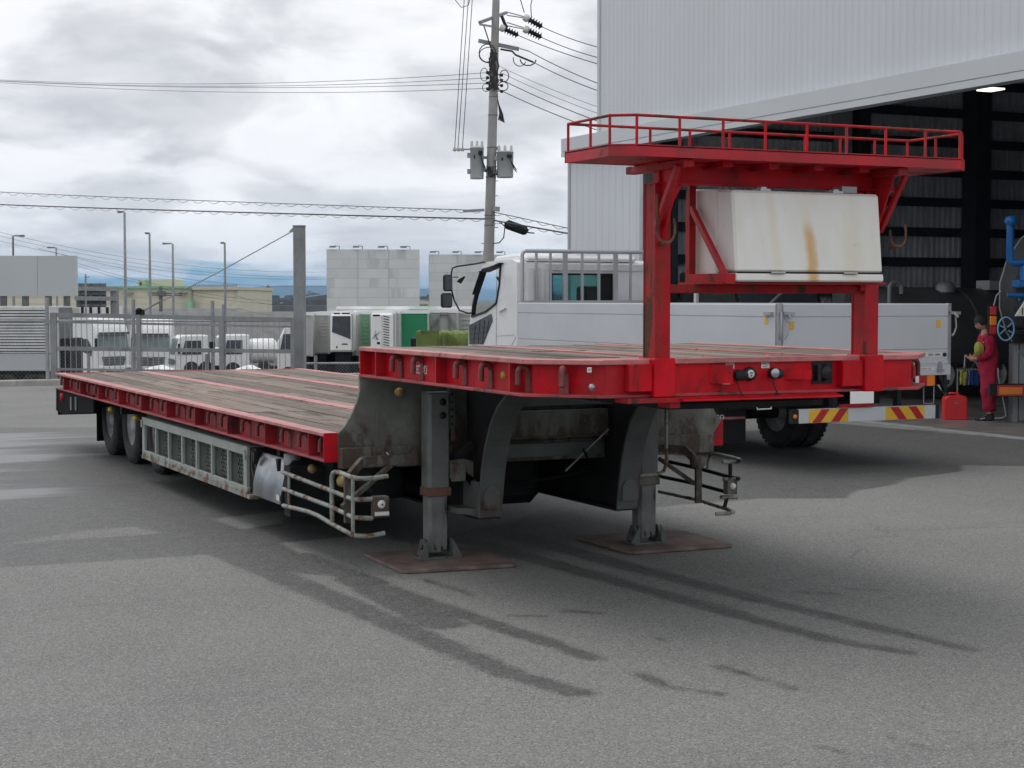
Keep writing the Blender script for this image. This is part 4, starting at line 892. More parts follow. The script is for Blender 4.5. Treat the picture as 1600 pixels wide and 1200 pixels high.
# right-hand guard: seen against the light
GDR = bpy.data.objects.new('pipe_guard', None); C.objects.link(GDR); GDR.parent = TR; GDR.location = Vector((7.4, 12, .3)) - O
ye2 = 11.12; RX = 7.30
def PR(b, name, mt='pipe', **k): return b.build(name, M[mt], GDR, **k)
def rr_(ps, r=.016, nm='guard_rail', mt='pipe'): b = MB(); b.tube(ps, r, 8); return PR(b, nm, mt)
rr_([onx(1030, 718, RX), onx(1088, 731, RX), onx(1143, 746, RX), ony(1154, 748, ye2 - .06)], mt='dark')
rr_([onx(1030, 744, RX), onx(1088, 756, RX), onx(1132, 768, RX)], mt='dark'); rr_([onx(1030, 768, RX), onx(1090, 781, RX), onx(1140, 797, RX), onx(1146, 800, RX), ony(1140, 802, ye2 - .03), ony(1118, 803, ye2)])
rr_([onx(1106, 734, RX), onx(1107, 720, RX), onx(1110, 712, RX), onx(1116, 709, RX), onx(1140, 714, RX), onx(1155, 718, RX), ony(1155, 720, 11.0), ony(1148, 722, ye2), ony(1129, 722, ye2)], nm='guard_loop')
rr_([ony(1130, 749, ye2), ony(1154, 749, ye2)]); rr_([ony(1126, 777, ye2), ony(1152, 777, ye2)])
rr_([ony(1141, 724, ye2), ony(1141, 746, ye2)], nm='guard_post', mt='dark'); rr_([ony(1136, 777, ye2), ony(1132, 793, ye2)], nm='guard_post', mt='dark')
q = ony(1140.5, 761, ye2); b = MB(); b.box((q.x - .045, ye2 - .04, q.z - .055), (q.x + .045, ye2 + .03, q.z + .055)); PR(b, 'lamp_housing', 'ggr', bevel=.005)
b = MB(); b.lathe([(0, -.012), (.023, -.012), (.026, 0)], (q.x, ye2 - .041, q.z + .012), (0, 1, 0), 20); PR(b, 'lamp_lens', 'labelw')
b = MB(); b.bar(ony(1029, 700, 11.5), ony(1068, 702, 11.4), .03, .06); b.bar(ony(1068, 700, 11.4), ony(1090, 722, 11.3), .04, .06); b.bar(ony(1091, 718, 11.3), ony(1091, 786, 11.3), .05, .03); PR(b, 'guard_bracket', 'ggr')
b = MB(); b.bar(ony(1029, 716, 11.5), ony(1086, 756, 11.3), .03, .03); PR(b, 'guard_bracket', 'ggr')
b = MB(); b.lathe([(0, -.04), (.05, -.04), (.055, 0), (.05, .04), (0, .04)], ony(1090, 722, 11.27), (0, 1, 0), 14); PR(b, 'marker_lamp', 'ggr')
# hoses under the bed
b = MB(); b.tube([(5.9, 11.3, .80), (6.1, 11.5, .62), (5.6, 11.8, .5), (5.2, 12.4, .6)], .012, 6); P(b, 'air_hose', 'black')
b = MB(); b.tube([(6.12, 11.3, .95), (5.85, 11.5, .62)], .008, 6); P(b, 'air_hose', 'pipe')
b = MB(); b.box((4.3, 12.5, .35), (4.9, 13.9, .70)); P(b, 'air_tank_frame', 'dark')
b = MB(); b.tube([(4.55, 12.0, .55), (4.55, 12.9, .55)], .13, 14); P(b, 'air_tank', 'dark')
b = MB(); b.box((5.21, 12.3, .27), (6.05, 16.5, .86)); P(b, 'spare_carrier', 'dark', bevel=.08)

# pads under the landing legs: things of their own
def pad(pts, label):
    g = [onz(*p) for p in pts]; c = sum(g, Vector()) / 4; b = MB(); q = []
    for i in range(4):
        a_, p, n_ = g[i - 1], g[i], g[(i + 1) % 4]; q += [p + (a_ - p).normalized() * .04, p + (n_ - p).normalized() * .04]
    b.prism([(v.x, v.y) for v in q], 2, .004, .028); o = b.build('support_pad', M['pad'], None, org=c, bevel=.004); o.location = c
    return tag(o, label, 'steel pad', 'steel pads under the trailer legs')
pad([(566, 869), (628, 898), (809, 887), (748, 860)], 'rusty square steel pad under the trailer leg nearer the camera')
pad([(898, 842), (985, 868), (1148, 856), (1062, 832)], 'rusty square steel pad under the farther right trailer leg')
# ------------------------------------------------------------------ white flatbed lorry parked behind
TK = thing('flatbed_truck', 'white flatbed lorry with silver drop sides and red and yellow striped rear bar', 'truck', (11.8, 20, 0)); KO = Vector((11.8, 20, 0))
def K(b, name, mt, **k): return b.build(name, M[mt], TK, **k)
KX0, KX1, KY0, KY1 = 10.59, 13.03, 15.6, 22.4
def gate(b, x0, y0, x1, y1, z0, z1, th):      # hollow-section boards: three stepped planks
    zs = [z0, z0 + .12, z0 + .13, z0 + .32, z0 + .33, z1 - .17, z1 - .155, z1]
    return b
for nm, a, c, axis in (('side_gate', KY0 + .06, KY1 - .03, 0), ('rear_gate', KX0 + .07, KX1 - .06, 1), ('side_gate', KY0 + .06, KY1 - .03, 2)):
    pr = [(0, 1.18), (.0, 1.36), (.010, 1.365), (.0, 1.37), (.0, 1.74), (.012, 1.742), (.012, 1.752), (.0, 1.756), (.0, 1.885), (.006, 1.897), (.035, 1.897), (.035, 1.18)]
    b = MB()
    if axis == 0: b.prism([(KX0 + u, v) for u, v in pr], 1, a, c)
    elif axis == 1: b.prism([(KY0 + u, v) for u, v in pr], 0, a, c)
    else: b.prism([(KX1 - u, v) for u, v in pr], 1, a, c)
    K(b, nm, 'alu')
b = MB(); b.box((KX0 + .01, KY0 + .01, 1.18), (KX0 + .055, KY0 + .055, 1.905)); K(b, 'corner_post', 'alud', bevel=.003)
b = MB(); b.box((KX1 - .055, KY0 + .005, 1.0), (KX1 - .005, KY0 + .055, 1.90)); K(b, 'corner_post', 'alud', bevel=.003)
for x, s in ((KX0, -1), (KX1 - .1, 1)):
    b = MB(); b.bar((x + .06, KY0 - .02, 1.79), (x + .20, KY0 - .02, 1.785), .03, .035); b.bar((x + .10, KY0 - .03, 1.79), (x + .15, KY0 - .05, 1.74), .02, .02); K(b, 'gate_latch', 'alud')
b = MB(); b.bar((KX0 - .02, KY0 + .10, 1.79), (KX0 - .02, KY0 + .25, 1.785), .03, .035); K(b, 'gate_latch', 'alud')
b = MB(); b.tube([(KX0 + .08, KY0 - .02, 1.76), (KX0 + .12, KY0 - .05, 1.66), (KX0 + .09, KY0 - .05, 1.55), (KX0 + .05, KY0 - .04, 1.50)], .009, 6); K(b, 'latch_cable', 'galv')
b = MB(); b.tube([(KX0 + .03, KY0 - .02, 1.80), (KX0 + .025, KY0 - .04, 1.65), (KX0 + .03, KY0 - .02, 1.5)], .012, 6); K(b, 'latch_lever', 'alud')
b = MB(); b.tube([(KX1 - .0, KY0 + .02, 1.80), (KX1 + .05, KY0, 1.77), (KX1 + .065, KY0, 1.62), (KX1 + .03, KY0, 1.54), (KX1, KY0, 1.52)], .012, 6); K(b, 'latch_cable', 'galv')
for x, y, z_, rot in ((KX0 + .18, KY0 - .003, 1.655, 0), (KX1 - .20, KY0 - .003, 1.66, 0), (KX0 + .04, KY0 - .006, 1.25, 0)):
    b = MB(); b.box((x - .03, y - .002, z_ - .045), (x + .03, y, z_ + .045)); K(b, 'warning_label', 'labely')
b = MB(); b.box((KX0 - .002, KY0 + .20, 1.66), (KX0, KY0 + .27, 1.75)); K(b, 'warning_label', 'labely')
b = MB(); b.box((KX0 + .05, KY0 - .004, 1.20), (KX1 - .05, KY0 + .05, 1.22)); b.box((KX0 + .05, KY0 + .0, 1.06), (KX1 - .01, KY0 + .06, 1.178)); K(b, 'rear_sill', 'alu', bevel=.003)
b = MB(); b.box((KX0 + .02, KY0 + .06, 1.10), (KX1 - .02, KY1, 1.18)); K(b, 'bed_floor', 'alud')
q = ony(1469, 554, KY0); b = MB(); b.box((q.x - .21, KY0 - .003, q.z - .022), (q.x + .02, KY0 - .001, q.z + .022)); o = K(b, 'label_plate', 'labelw')
lettering('ISUZU  TRUCK'.replace('ISUZU', 'TOKYO') if 0 else '12810  33040', .034, M['ink'], o, (q.x - .095, KY0 - .0045, q.z), (R(90), 0, 0), .0005, True)
b = MB(); b.lathe([(0, -.02), (.022, -.018), (.024, 0)], (q.x + .06, KY0, q.z), (0, 1, 0), 14); K(b, 'buffer', 'black')
b = MB(); b.prism([(q.x - .05, q.z - .18), (q.x + .03, q.z - .18), (q.x + .01, q.z - .08), (q.x - .03, q.z - .08)], 1, KY0 - .015, KY0 - .001); b.box((q.x - .05, KY0 - .03, q.z - .2), (q.x + .04, KY0 - .016, q.z - .17)); K(b, 'gate_catch', 'alud')
b = MB(); b.box((q.x - .33, KY0 - .003, q.z - .175), (q.x - .09, KY0 - .001, q.z - .15)); o = K(b, 'red_print_plate', 'labelw'); lettering('CAUTION LOAD', .022, M['redlens'], o, (q.x - .21, KY0 - .0045, q.z - .163), (R(90), 0, 0), .0005)
# rear lamps
for xL, s in ((ony(1430, 590, KY0 + .02).x, 1), (KX0 + .35, -1)):
    z0, z1 = .935, 1.065; zz = (z0, z1)
    b = MB(); b.box((xL - .02, KY0 + .02, z0 - .01), (xL + .30, KY0 + .10, z1 + .01)); o = K(b, 'rear_lamp', 'black')
    for k, mt in enumerate(('labelw', 'redlens', 'orange')):
        b = MB(); w0 = (.0, .055, .165, .285); b.box((xL + w0[k], KY0 + .008, z0), (xL + w0[k + 1] - .004, KY0 + .02, z1)); b.build('lamp_lens', M[mt], o, bevel=.004)
b = MB(); b.box((KX1 - .09, KY0 + .02, .95), (KX1 - .01, KY0 + .06, 1.06)); b.prism([(KX1 - .17, 1.06), (KX1 - .05, 1.06), (KX1 - .03, .85), (KX1 - .06, .85)], 1, KY0 + .03, KY0 + .08); K(b, 'mudguard_stay', 'black')
b = MB(); b.box((KX1 - .005, KY0 + .2, .93), (KX1 + .0, KY0 + .5, 1.06)); K(b, 'side_reflector', 'redlens')
b = MB(); xx = ony(1443, 620, KY0 + .1).x; b.tube([(xx, KY0 + .1, .93), (xx, KY0 + .1, .72), (xx + .15, KY0 + .1, .72), (xx + .15, KY0 + .1, .93)], .008, 6); K(b, 'hook_ring', 'galv')
# underrun bar
x0, x1 = ony(1246, 650, KY0 + .08).x, ony(1459, 650, KY0 + .08).x; z0, z1 = .545, .705; yb = KY0 + .05
b = MB(); b.box((x0, yb, z0), (x1, yb + .07, z1)); ub_ = K(b, 'underrun_bar', 'alu', bevel=.003)
b = MB(); b.box((x0 - .09, yb + .005, z0), (x0 - .002, yb + .07, z1)); b.build('end_cap', M['dark'], ub_)
b = MB(); b.lathe([(0, -.012), (.022, -.012), (.026, 0)], (x0 - .05, yb + .004, (z0 + z1) / 2), (0, 1, 0), 14); b.build('side_lamp', M['orange'], ub_)
b = MB(); b.box((x1 + .002, yb + .005, z0), (x1 + .06, yb + .07, z1)); b.build('end_cap', M['dark'], ub_)
def chev(px0, px1, s):
    a, c = ony(px0, 650, yb).x, ony(px1, 650, yb).x; y_ = yb - .003
    b = MB(); b.box((a, y_, z0 + .004), (c, y_ + .002, z1 - .004)); o = b.build('reflective_board', M['labely'], ub_)
    n_ = 2; wv_ = (c - a) / 4; h = z1 - z0 - .012
    for k in range(n_):
        xa = a + (k * 2 + .35) * wv_ * .94 + (.0 if s > 0 else .1 * wv_)
        p = [(xa, 0), (xa + wv_ * .85, 0), (xa + wv_ * .85 + s * h * .85, h), (xa + s * h * .85, h)]
        if s < 0: p = [(u + h * .85, v) for u, v in p]
        p = [(min(max(u, a), c), z0 + .006 + v) for u, v in p]; b = MB(); b.prism(p, 1, y_ - .002, y_ - .001); b.build('red_stripe', M['redlens'], ub_)
chev(1264, 1325, 1); chev(1384, 1444, -1)
for px in (1300, 1400, 1345): xx = ony(px, 640, yb + .1).x; b = MB(); b.box((xx, yb + .08, z1 - .08), (xx + .06, yb + .16, 1.05)); K(b, 'bar_bracket', 'dark')
q = ony(1347, 622, KY0 + .02); b = MB(); b.box((q.x - .165, KY0 + .02, q.z - .062), (q.x + .165, KY0 + .024, q.z + .082)); K(b, 'number_plate', 'plate')
b = MB(); b.box((q.x - .3, KY0 + .02, q.z - .10), (q.x + .17, KY0 + .05, q.z - .066)); K(b, 'plate_bracket', 'redworn')
# chassis, wheels
b = MB(); b.box((11.35, KY0 + .4, .72), (11.5, 24, .98)); K(b, 'chassis_rail', 'dark'); b = MB(); b.box((12.15, KY0 + .4, .72), (12.3, 24, .98)); K(b, 'chassis_rail', 'dark')
for y in (16, 17, 19.3, 20.4, 21.5): b = MB(); b.box((KX0 + .1, y, .99), (KX1 - .1, y + .08, 1.1)); K(b, 'bed_bearer', 'dark')
b = MB(); b.box((10.9, 19.4, .45), (12.9, 20.6, .95)); K(b, 'fuel_tank', 'dark'); b = MB(); b.box((10.8, 21.0, .5), (12.9, 22.0, 1.0)); K(b, 'battery_case', 'dark')
b = MB(); b.box((10.8, 17.0, .62), (12.9, 17.04, 1.08)); K(b, 'splash_panel', 'dark')
for y in (18.35, 23.35):
    for x, mir in ((KX0 + .08, False), (KX1 - .08, True)) + (((KX0 + .62, True), (KX1 - .62, False)) if y < 20 else ()): add_wheel(TK, x, y, .475, mir, KO)
    b = MB(); b.tube([(10.8, y, .47), (12.8, y, .47)], .08, 10); K(b, 'axle', 'dark')
b = MB(); b.box((KX0 + .03, 17.1, .22), (KX0 + .56, 17.11, .98)); fl = K(b, 'mudflap', 'black')
b = MB(); b.box((KX0 + .05, 17.085, .50), (KX0 + .54, 17.099, .53)); b.build('flap_bar', M['redglare'], fl)
q = ony(1113, 653, 17.08); lettering('CARGO', .085, M['labelw'], fl, (q.x + .02, 17.08, q.z), (R(90), 0, 0), .001, True)
b = MB(); b.tube([onx(1187, 632, 10.7)] * 1 + [Vector((11.05, 15.9, .93)), Vector((11.05, 15.9, .86)), Vector((11.22, 15.9, .86)), Vector((11.22, 15.9, .93))][0:0] + [Vector((10.75, 16.0, .9)), Vector((10.75, 16.0, .8))], .01, 6)
b = MB(); c0 = ony(1183, 632, 15.9); b.tube([c0, c0 + Vector((0, 0, -.055)), c0 + Vector((.19, 0, -.055)), c0 + Vector((.19, 0, 0)), c0], .009, 6); K(b, 'plate_lamp_frame', 'labelw')
# headboard guard
gy_ = KY1 + .02; zt = 2.665; b = MB()
xg0, xg1 = ony(816, 450, gy_).x, KX1 - .05
b.tube([(xg0, gy_, 1.90), (xg0, gy_, zt - .06), (xg0 + .02, gy_, zt - .015), (xg0 + .06, gy_, zt), (xg1 - .06, gy_, zt), (xg1 - .02, gy_, zt - .015), (xg1, gy_, zt - .06), (xg1, gy_, 1.9)], .030, 8); K(b, 'headboard_frame', 'guard')
b = MB(); b.box((xg0 - .03, gy_ - .03, 1.875), (xg1 + .03, gy_ + .03, 1.93)); K(b, 'headboard_bottom_rail', 'guard')
pxb = [838, 860, 883, 909.5, 935.6, 961.6, 985, 1009, 1036, 1060]
for k, px in enumerate(pxb):
    x = ony(px, 430, gy_).x
    if x > xg1 - .1: continue
    r_ = .034 if k in (2, 5, 8) else .015; b = MB(); b.box((x - r_, gy_ - .02, 1.93), (x + r_, gy_ + .02, zt - .02)); K(b, 'headboard_bar', 'guard')
b = MB(); b.box((KX0 + .0, KY1 - .03, 1.1), (KX1, KY1 + .015, 1.88)); K(b, 'headboard', 'alu')
# cab
cx0, cx1 = 10.70, 12.95; cz = 2.62
cab = [onx(808, 566, cx0), onx(808, 410, cx0), onx(800, 405.5, cx0), onx(762, 409, cx0), onx(752, 416, cx0), onx(735.5, 490, cx0), onx(732.5, 520, cx0), onx(731, 566, cx0)]
pf = [(p.y, p.z) for p in cab]
yr = pf[0][0]
# shell side with a real door opening: outline with hole -> build skins as strips
win = [onx(*p, cx0) for p in ((738, 495), (739.5, 478), (750, 430), (755, 421), (783, 414), (781, 444), (776, 474), (760, 487))]
wq = [(p.y, p.z) for p in win]
b = MB()
ctr = (sum(y for y, _ in wq) / 8, sum(z for _, z in wq) / 8)
import bisect
def ringfill(b, outer, inner, x, x2):
    """fill between an outer outline and an inner opening by angular matching"""
    c = ctr
    def at_ang(poly, a):
        d = Vector((cos(a), sin(a))); best = None
        for i in range(len(poly)):
            p, q = Vector(poly[i]) - Vector(c), Vector(poly[(i + 1) % len(poly)]) - Vector(c); e = q - p; den = d.x * e.y - d.y * e.x
            if abs(den) < 1e-9: continue
            tt = (p.x * e.y - p.y * e.x) / den; uu = (p.x * d.y - p.y * d.x) / den
            if tt > 0 and -1e-6 <= uu <= 1 + 1e-6: best = tt if best is None else max(best, tt)
        return (c[0] + d.x * best, c[1] + d.y * best)
    angs = sorted(set([math.atan2(z - c[1], y - c[0]) for y, z in outer + inner])); n = len(angs)
    O_ = [at_ang(outer, a) for a in angs]; I_ = [at_ang(inner, a) for a in angs]
    vs_ = [(x, *p) for p in O_] + [(x, *p) for p in I_] + [(x2, *p) for p in I_]
    b.add(vs_, [(i, (i + 1) % n, n + (i + 1) % n, n + i) for i in range(n)] + [(n + i, n + (i + 1) % n, 2 * n + (i + 1) % n, 2 * n + i) for i in range(n)])
ringfill(b, pf, wq, cx0, cx0 + .06)
ringfill(b, pf, wq, cx1, cx1 - .06)
# roof, front, floor
zb_ = pf[0][1]
for i in range(1, 4): a_, c_ = pf[i], pf[i + 1]; b.add([(cx0, *a_), (cx1, *a_), (cx1, *c_), (cx0, *c_)], [(0, 1, 2, 3)], False)
a_, c_ = pf[5], pf[7]; b.add([(cx0, *pf[5]), (cx1, *pf[5]), (cx1, *pf[6]), (cx0, *pf[6]), (cx1, *pf[7]), (cx0, *pf[7])], [(0, 1, 2, 3), (3, 2, 4, 5)])
b.add([(cx0, *pf[0]), (cx1, *pf[0]), (cx1, *pf[7]), (cx0, *pf[7])], [(0, 1, 2, 3)])
# rear wall with window opening
rw = [ony(861, 476, yr).x, ony(958, 476, yr).x]; rz = [HC + (HY - 476) / F * 24.9, HC + (HY - 428) / F * 24.9]
for xa, xb, za, zb in ((cx0, rw[0], zb_, pf[1][1]), (rw[1], cx1, zb_, pf[1][1]), (rw[0], rw[1], zb_, rz[0]), (rw[0], rw[1], rz[1], pf[1][1])):
    b.add([(xa, yr, za), (xb, yr, za), (xb, yr, zb), (xa, yr, zb)], [(0, 1, 2, 3)])
cabo = K(b, 'cab', 'white')
# raised roof crown and rear wall ribs
b = MB(); b.prism([(yr - .0, 2.52), (yr + .02, 2.60), (yr + .3, 2.64), (yr + 1.1, 2.62), (yr + 1.25, 2.52)], 0, cx0 + .15, cx1 - .2); K(b, 'roof_crown', 'white', bevel=.03)
b = MB(); b.box((rw[0] - .1, yr - .03, rz[1] + .05), (cx1 - .1, yr - .001, rz[1] + .16)); K(b, 'rear_gutter', 'whited', bevel=.01)
for px in (829, 840, 851): x = ony(px, 440, yr).x; b = MB(); b.box((x, yr - .025, 1.7), (x + .05, yr - .001, 2.42)); K(b, 'rear_wall_rib', 'whited', bevel=.006)
b = MB(); b.box((rw[0], yr - .004, rz[0]), (rw[0] + .85, yr, rz[1])); wn = K(b, 'rear_window', 'glass')
b = MB()
for (xa, za, xb, zb) in ((rw[0], rz[0], rw[1], rz[0]), (rw[0], rz[1], rw[1], rz[1]), (rw[0], rz[0], rw[0], rz[1]), (rw[1], rz[0], rw[1], rz[1])): b.bar((xa, yr - .012, za), (xb, yr - .012, zb), .03, .03)
b.build('seal', M['black'], wn)
b = MB(); b.box((rw[0] + .86, yr + .02, rz[0] - .1), (cx1 - .1, yr + .05, rz[1] + .02)); K(b, 'cab_curtain', 'black')
b = MB(); b.add([(x, p[0], p[1]) for x in (cx0 + .015,) for p in wq], [list(range(8))]); wd = K(b, 'door_window', 'glass', recalc=False)
b = MB()
for i in range(8): p, q = wq[i], wq[(i + 1) % 8]; b.bar((cx0 + .004, *p), (cx0 + .004, *q), .03, .045, (1, 0, 0))
b.build('seal', M['black'], wd)
b = MB(); p0, p1 = onx(752, 425, cx0 - .03), onx(784, 411, cx0 - .03); b.bar(p0, p1, .012, .10, (1, 0, 0)); b.bar(onx(740, 460, cx0 - .02), onx(752, 424, cx0 - .02), .012, .05, (1, 0, 0)); b.build('wind_deflector', M['smoke'] if 0 else M['black'], wd)
b = MB(); b.add([(cx1 - .015, p[0], p[1]) for p in wq], [list(range(8))]); K(b, 'door_window', 'glass', recalc=False)
b = MB(); b.add([(cx0 + .08, *pf[4]), (cx1 - .08, *pf[4]), (cx1 - .08, *pf[5]), (cx0 + .08, *pf[5])], [(0, 1, 2, 3)]); K(b, 'windscreen', 'glass', recalc=False)
lw = [onx(*p, cx0 - .004) for p in ((733.5, 538), (733.5, 508), (768, 490), (770, 500), (755, 538))]
b = MB(); b.prism([(p.y, p.z) for p in lw], 0, cx0 - .012, cx0 - .003); lwo = K(b, 'lower_door_window', 'dglass', bevel=.003)
for px in (740, 747, 754, 761): 
    p0, p1 = onx(px, 536 if px < 756 else 520, cx0 - .014), onx(px + 3, 508 if px < 745 else 500, cx0 - .014); b = MB(); b.bar(p0, p1, .006, .006); b.build('cargo_net_cord', M['black'], lwo)
for py in (513, 521, 529): b = MB(); b.bar(onx(735, py + 1, cx0 - .014), onx(764 - (py - 513) * .5, py - 2, cx0 - .014), .006, .006); b.build('cargo_net_cord', M['black'], lwo)
b = MB(); b.bar(onx(776.5, 410, cx0 - .002), onx(775, 560, cx0 - .002), .004, .008, (1, 0, 0)); b.bar(onx(790, 560, cx0 - .002), onx(806, 526, cx0 - .002), .004, .006, (1, 0, 0)); b.bar(onx(775, 525, cx0 - .002), onx(804, 523, cx0 - .002), .004, .008, (1, 0, 0)); K(b, 'door_gap', 'galv')
b = MB(); b.bar(onx(779, 487, cx0 - .02), onx(790, 481, cx0 - .02), .02, .03, (1, 0, 0)); K(b, 'door_handle', 'white')
b = MB(); b.box((cx0 - .01, yr - .16, 1.1), (cx0 + .1, yr - .06, 1.8)); K(b, 'cab_bumper_strip', 'dark')
b = MB(); b.box((cx0 + .1, yr - .18, 1.15), (cx0 + .25, yr - .02, 2.4)); K(b, 'intake_duct', 'whited')
for x in (11.0, 12.0):
    b = MB(); b.box((x, yr + .5, 1.3), (x + .5, yr + .62, 2.15)); b.box((x, yr + .5, 1.3), (x + .5, yr + 1.0, 1.45)); K(b, 'cab_seat', 'black', bevel=.04)
b = MB(); b.lathe([(.2, -.012), (.212, 0), (.2, .012), (.188, 0), (.2, -.012)], (12.3, yr + 1.3, 1.75), (0, .8, .5), 20); K(b, 'steering_wheel', 'black')
# mirrors
mx = cx0 - .25
def mp(px, py, y=24.0): return ony(px, py, y)
b = MB(); b.tube([mp(757, 409, 23.9), mp(745, 412, 24.0), mp(715, 416, 24.1), mp(707, 419, 24.1), mp(705, 428, 24.1), mp(705, 440, 24.1), mp(706, 455, 24.1), mp(710, 470, 24.1), mp(718, 485, 24.0), mp(730, 489, 23.9), mp(736, 489, 23.8)], .013, 8); arm = K(b, 'mirror_arm', 'black')
for py0, py1, px0, px1 in ((429, 455, 693, 707), (458, 481, 689.5, 707)):
    a_, c_ = mp(px0, py1, 24.05), mp(px1, py0, 24.05); b = MB(); b.box((a_.x, 24.03, a_.z), (c_.x, 24.10, c_.z)); mo = K(b, 'mirror', 'black', bevel=.025)
    b = MB(); b.box((a_.x + .02, 24.022, a_.z + .02), (c_.x - .02, 24.029, c_.z - .02)); b.build('mirror_glass', M['dglass'], mo)
b = MB(); b.bar(mp(708, 433), mp(716, 433), .015, .015); b.prism([(mp(714, 0).x, mp(0, 437).z), (mp(720, 0).x, mp(0, 440).z), (mp(727, 0).x, mp(0, 428).z), (mp(725, 0).x, mp(0, 427).z), (mp(717, 0).x, mp(0, 432).z)], 1, 24.0, 24.03); K(b, 'side_marker_mirror', 'black')

# ------------------------------------------------------------------ tanker with blue pipework at the right edge
D_ = 26.4
fr = Fr('tank_trailer', 'dark round-ended tank trailer with blue pipes and a blue hand wheel', 'tanker', 1640, D_); L = fr.L
def T(b, name, mt, **k): return b.build(name, M[mt], fr.o, **k)
c = L(1672, 462); b = MB()
N_ = 16; oct_ = [(c.x + 1.13 * cos(a) * 1.0, c.z + 1.26 * sin(a)) for a in [2 * pi * (k + .5) / 20 for k in range(20)]]
b.add([(x, .05, z_) for x, z_ in oct_] + [(x + 6, 5.5, z_) for x, z_ in oct_], [(i, (i + 1) % 20, 20 + (i + 1) % 20, 20 + i) for i in range(20)] + [list(range(20))], True); b.prism([(c.x + (x - c.x) * .8, c.z + (z_ - c.z) * .8) for x, z_ in oct_], 1, -.06, .05); T(b, 'tank_shell', 'tank')
b = MB(); b.tube([(x, .02, z_) for x, z_ in oct_] + [(oct_[0][0], .02, oct_[0][1])], .013, 6); T(b, 'tank_rim', 'galv')
b = MB(); b.tube([L(1576, 343, -.25), L(1576, 409, -.25), L(1582, 411, -.25), L(1660, 412, -.25)], .058, 10); b.lathe([(0, -.08), (.08, -.08), (.08, .08), (0, .08)], L(1576, 346, -.25), (0, 1, 0), 14); T(b, 'blue_pipe', 'blue')
b = MB(); a_, c_ = L(1584, 450, -.3), L(1650, 438, -.3); b.box((a_.x, -.45, a_.z), (c_.x, -.15, c_.z)); a_, c_ = L(1594, 440, -.3), L(1660, 415, -.3); b.box((a_.x, -.4, a_.z), (c_.x, -.2, c_.z)); T(b, 'pump_block', 'blue', bevel=.02)
b = MB(); b.tube([L(1573, 461, -.35), L(1650, 462, -.35)], .035, 10); b.tube([L(1592, 462, -.3), L(1592, 470, -.3)], .02, 8); T(b, 'blue_pipe', 'blue')
b = MB(); cc = L(1571.5, 514, -.5); pts = [(cc.x + .125 * cos(a), -.5, cc.z + .18 * sin(a)) for a in [2 * pi * k / 28 for k in range(29)]]; b.tube(pts, .014, 8); b.bar((cc.x - .1, -.5, cc.z - .09), (cc.x + .1, -.5, cc.z + .1), .016, .016); b.bar((cc.x - .1, -.5, cc.z + .06), (cc.x + .1, -.5, cc.z - .06), .016, .016); T(b, 'hand_wheel', 'bluel')
b = MB(); b.tube([(cc.x, -.5, cc.z), (cc.x + .12, -.45, cc.z + .01), (cc.x + .5, -.4, cc.z + .03)], .03, 8); T(b, 'valve_stem', 'dark')
b = MB(); pp = [L(1586, 494, -.55), L(1601, 470, -.55), L(1640, 470, -.55), L(1640, 494, -.55)]; b.prism([(p.x, p.z) for p in pp], 1, -.56, -.5); so_ = T(b, 'instruction_board', 'labelw')
me = text_mesh('1', .16); me.materials.append(M['ink']); o = link('lettering', me, fr.o); q = L(1597, 487, -.57); o.location = (q.x, -.565, q.z); o.rotation_euler = (R(90), 0, 0)
b = MB(); a_, c_ = L(1593, 520, -.3), L(1650, 496, -.3); b.box((a_.x, -.5, a_.z), (c_.x, -.1, c_.z)); T(b, 'valve_box', 'dark', bevel=.02)
b = MB(); a_, c_ = L(1584, 656), L(1601, 533); b.box((a_.x, 0, 0), (a_.x + .08, .25, c_.z)); b.box((a_.x + .10, .02, 0.02), (c_.x + .05, .2, c_.z)); T(b, 'support_leg', 'galvd')
b = MB(); a_, c_ = L(1582, 536), L(1650, 522); b.box((a_.x, -.1, a_.z), (c_.x, .3, c_.z)); T(b, 'chassis_beam', 'dark')
b = MB(); a_, c_ = L(1548, 620, -.3), L(1640, 600, -.3); b.box((a_.x, -.3, a_.z), (c_.x, -.2, c_.z)); rb = T(b, 'rear_bar', 'dark')
b = MB(); a_, c_ = L(1559, 619, -.3), L(1660, 602, -.3); b.box((a_.x, -.312, a_.z), (c_.x, -.302, c_.z)); b.build('reflector_border', M['redlens'], rb)
b = MB(); a_, c_ = L(1562, 616.5, -.3), L(1598, 605, -.3); b.box((a_.x, -.318, a_.z), (c_.x, -.313, c_.z)); b.build('reflector_field', M['orange'], rb)
b = MB(); a_, c_ = L(1546, 524, -.3), L(1557, 478, -.3); b.box((a_.x - .01, -.28, a_.z), (c_.x + .01, -.2, c_.z)); st = T(b, 'lamp_column', 'dark')
for py0, py1, mt in ((493, 479, 'redlens'), (509, 494, 'orange'), (523, 510, 'redlens')):
    a_, c_ = L(1546, py0, -.3), L(1557, py1, -.3); b = MB(); b.box((a_.x, -.31, a_.z), (c_.x, -.282, c_.z)); b.build('lamp_lens', M[mt], st, bevel=.015)
b = MB(); b.tube([L(1552, 478), L(1556, 462), L(1563, 455)], .012, 6); T(b, 'lamp_bracket', 'galv')
b = MB(); b.tube([L(1560, 575), L(1561, 590), L(1568, 620), L(1574, 650), L(1566, 654), L(1556, 654)], .014, 6); T(b, 'wheel_chock_cable', 'galv')

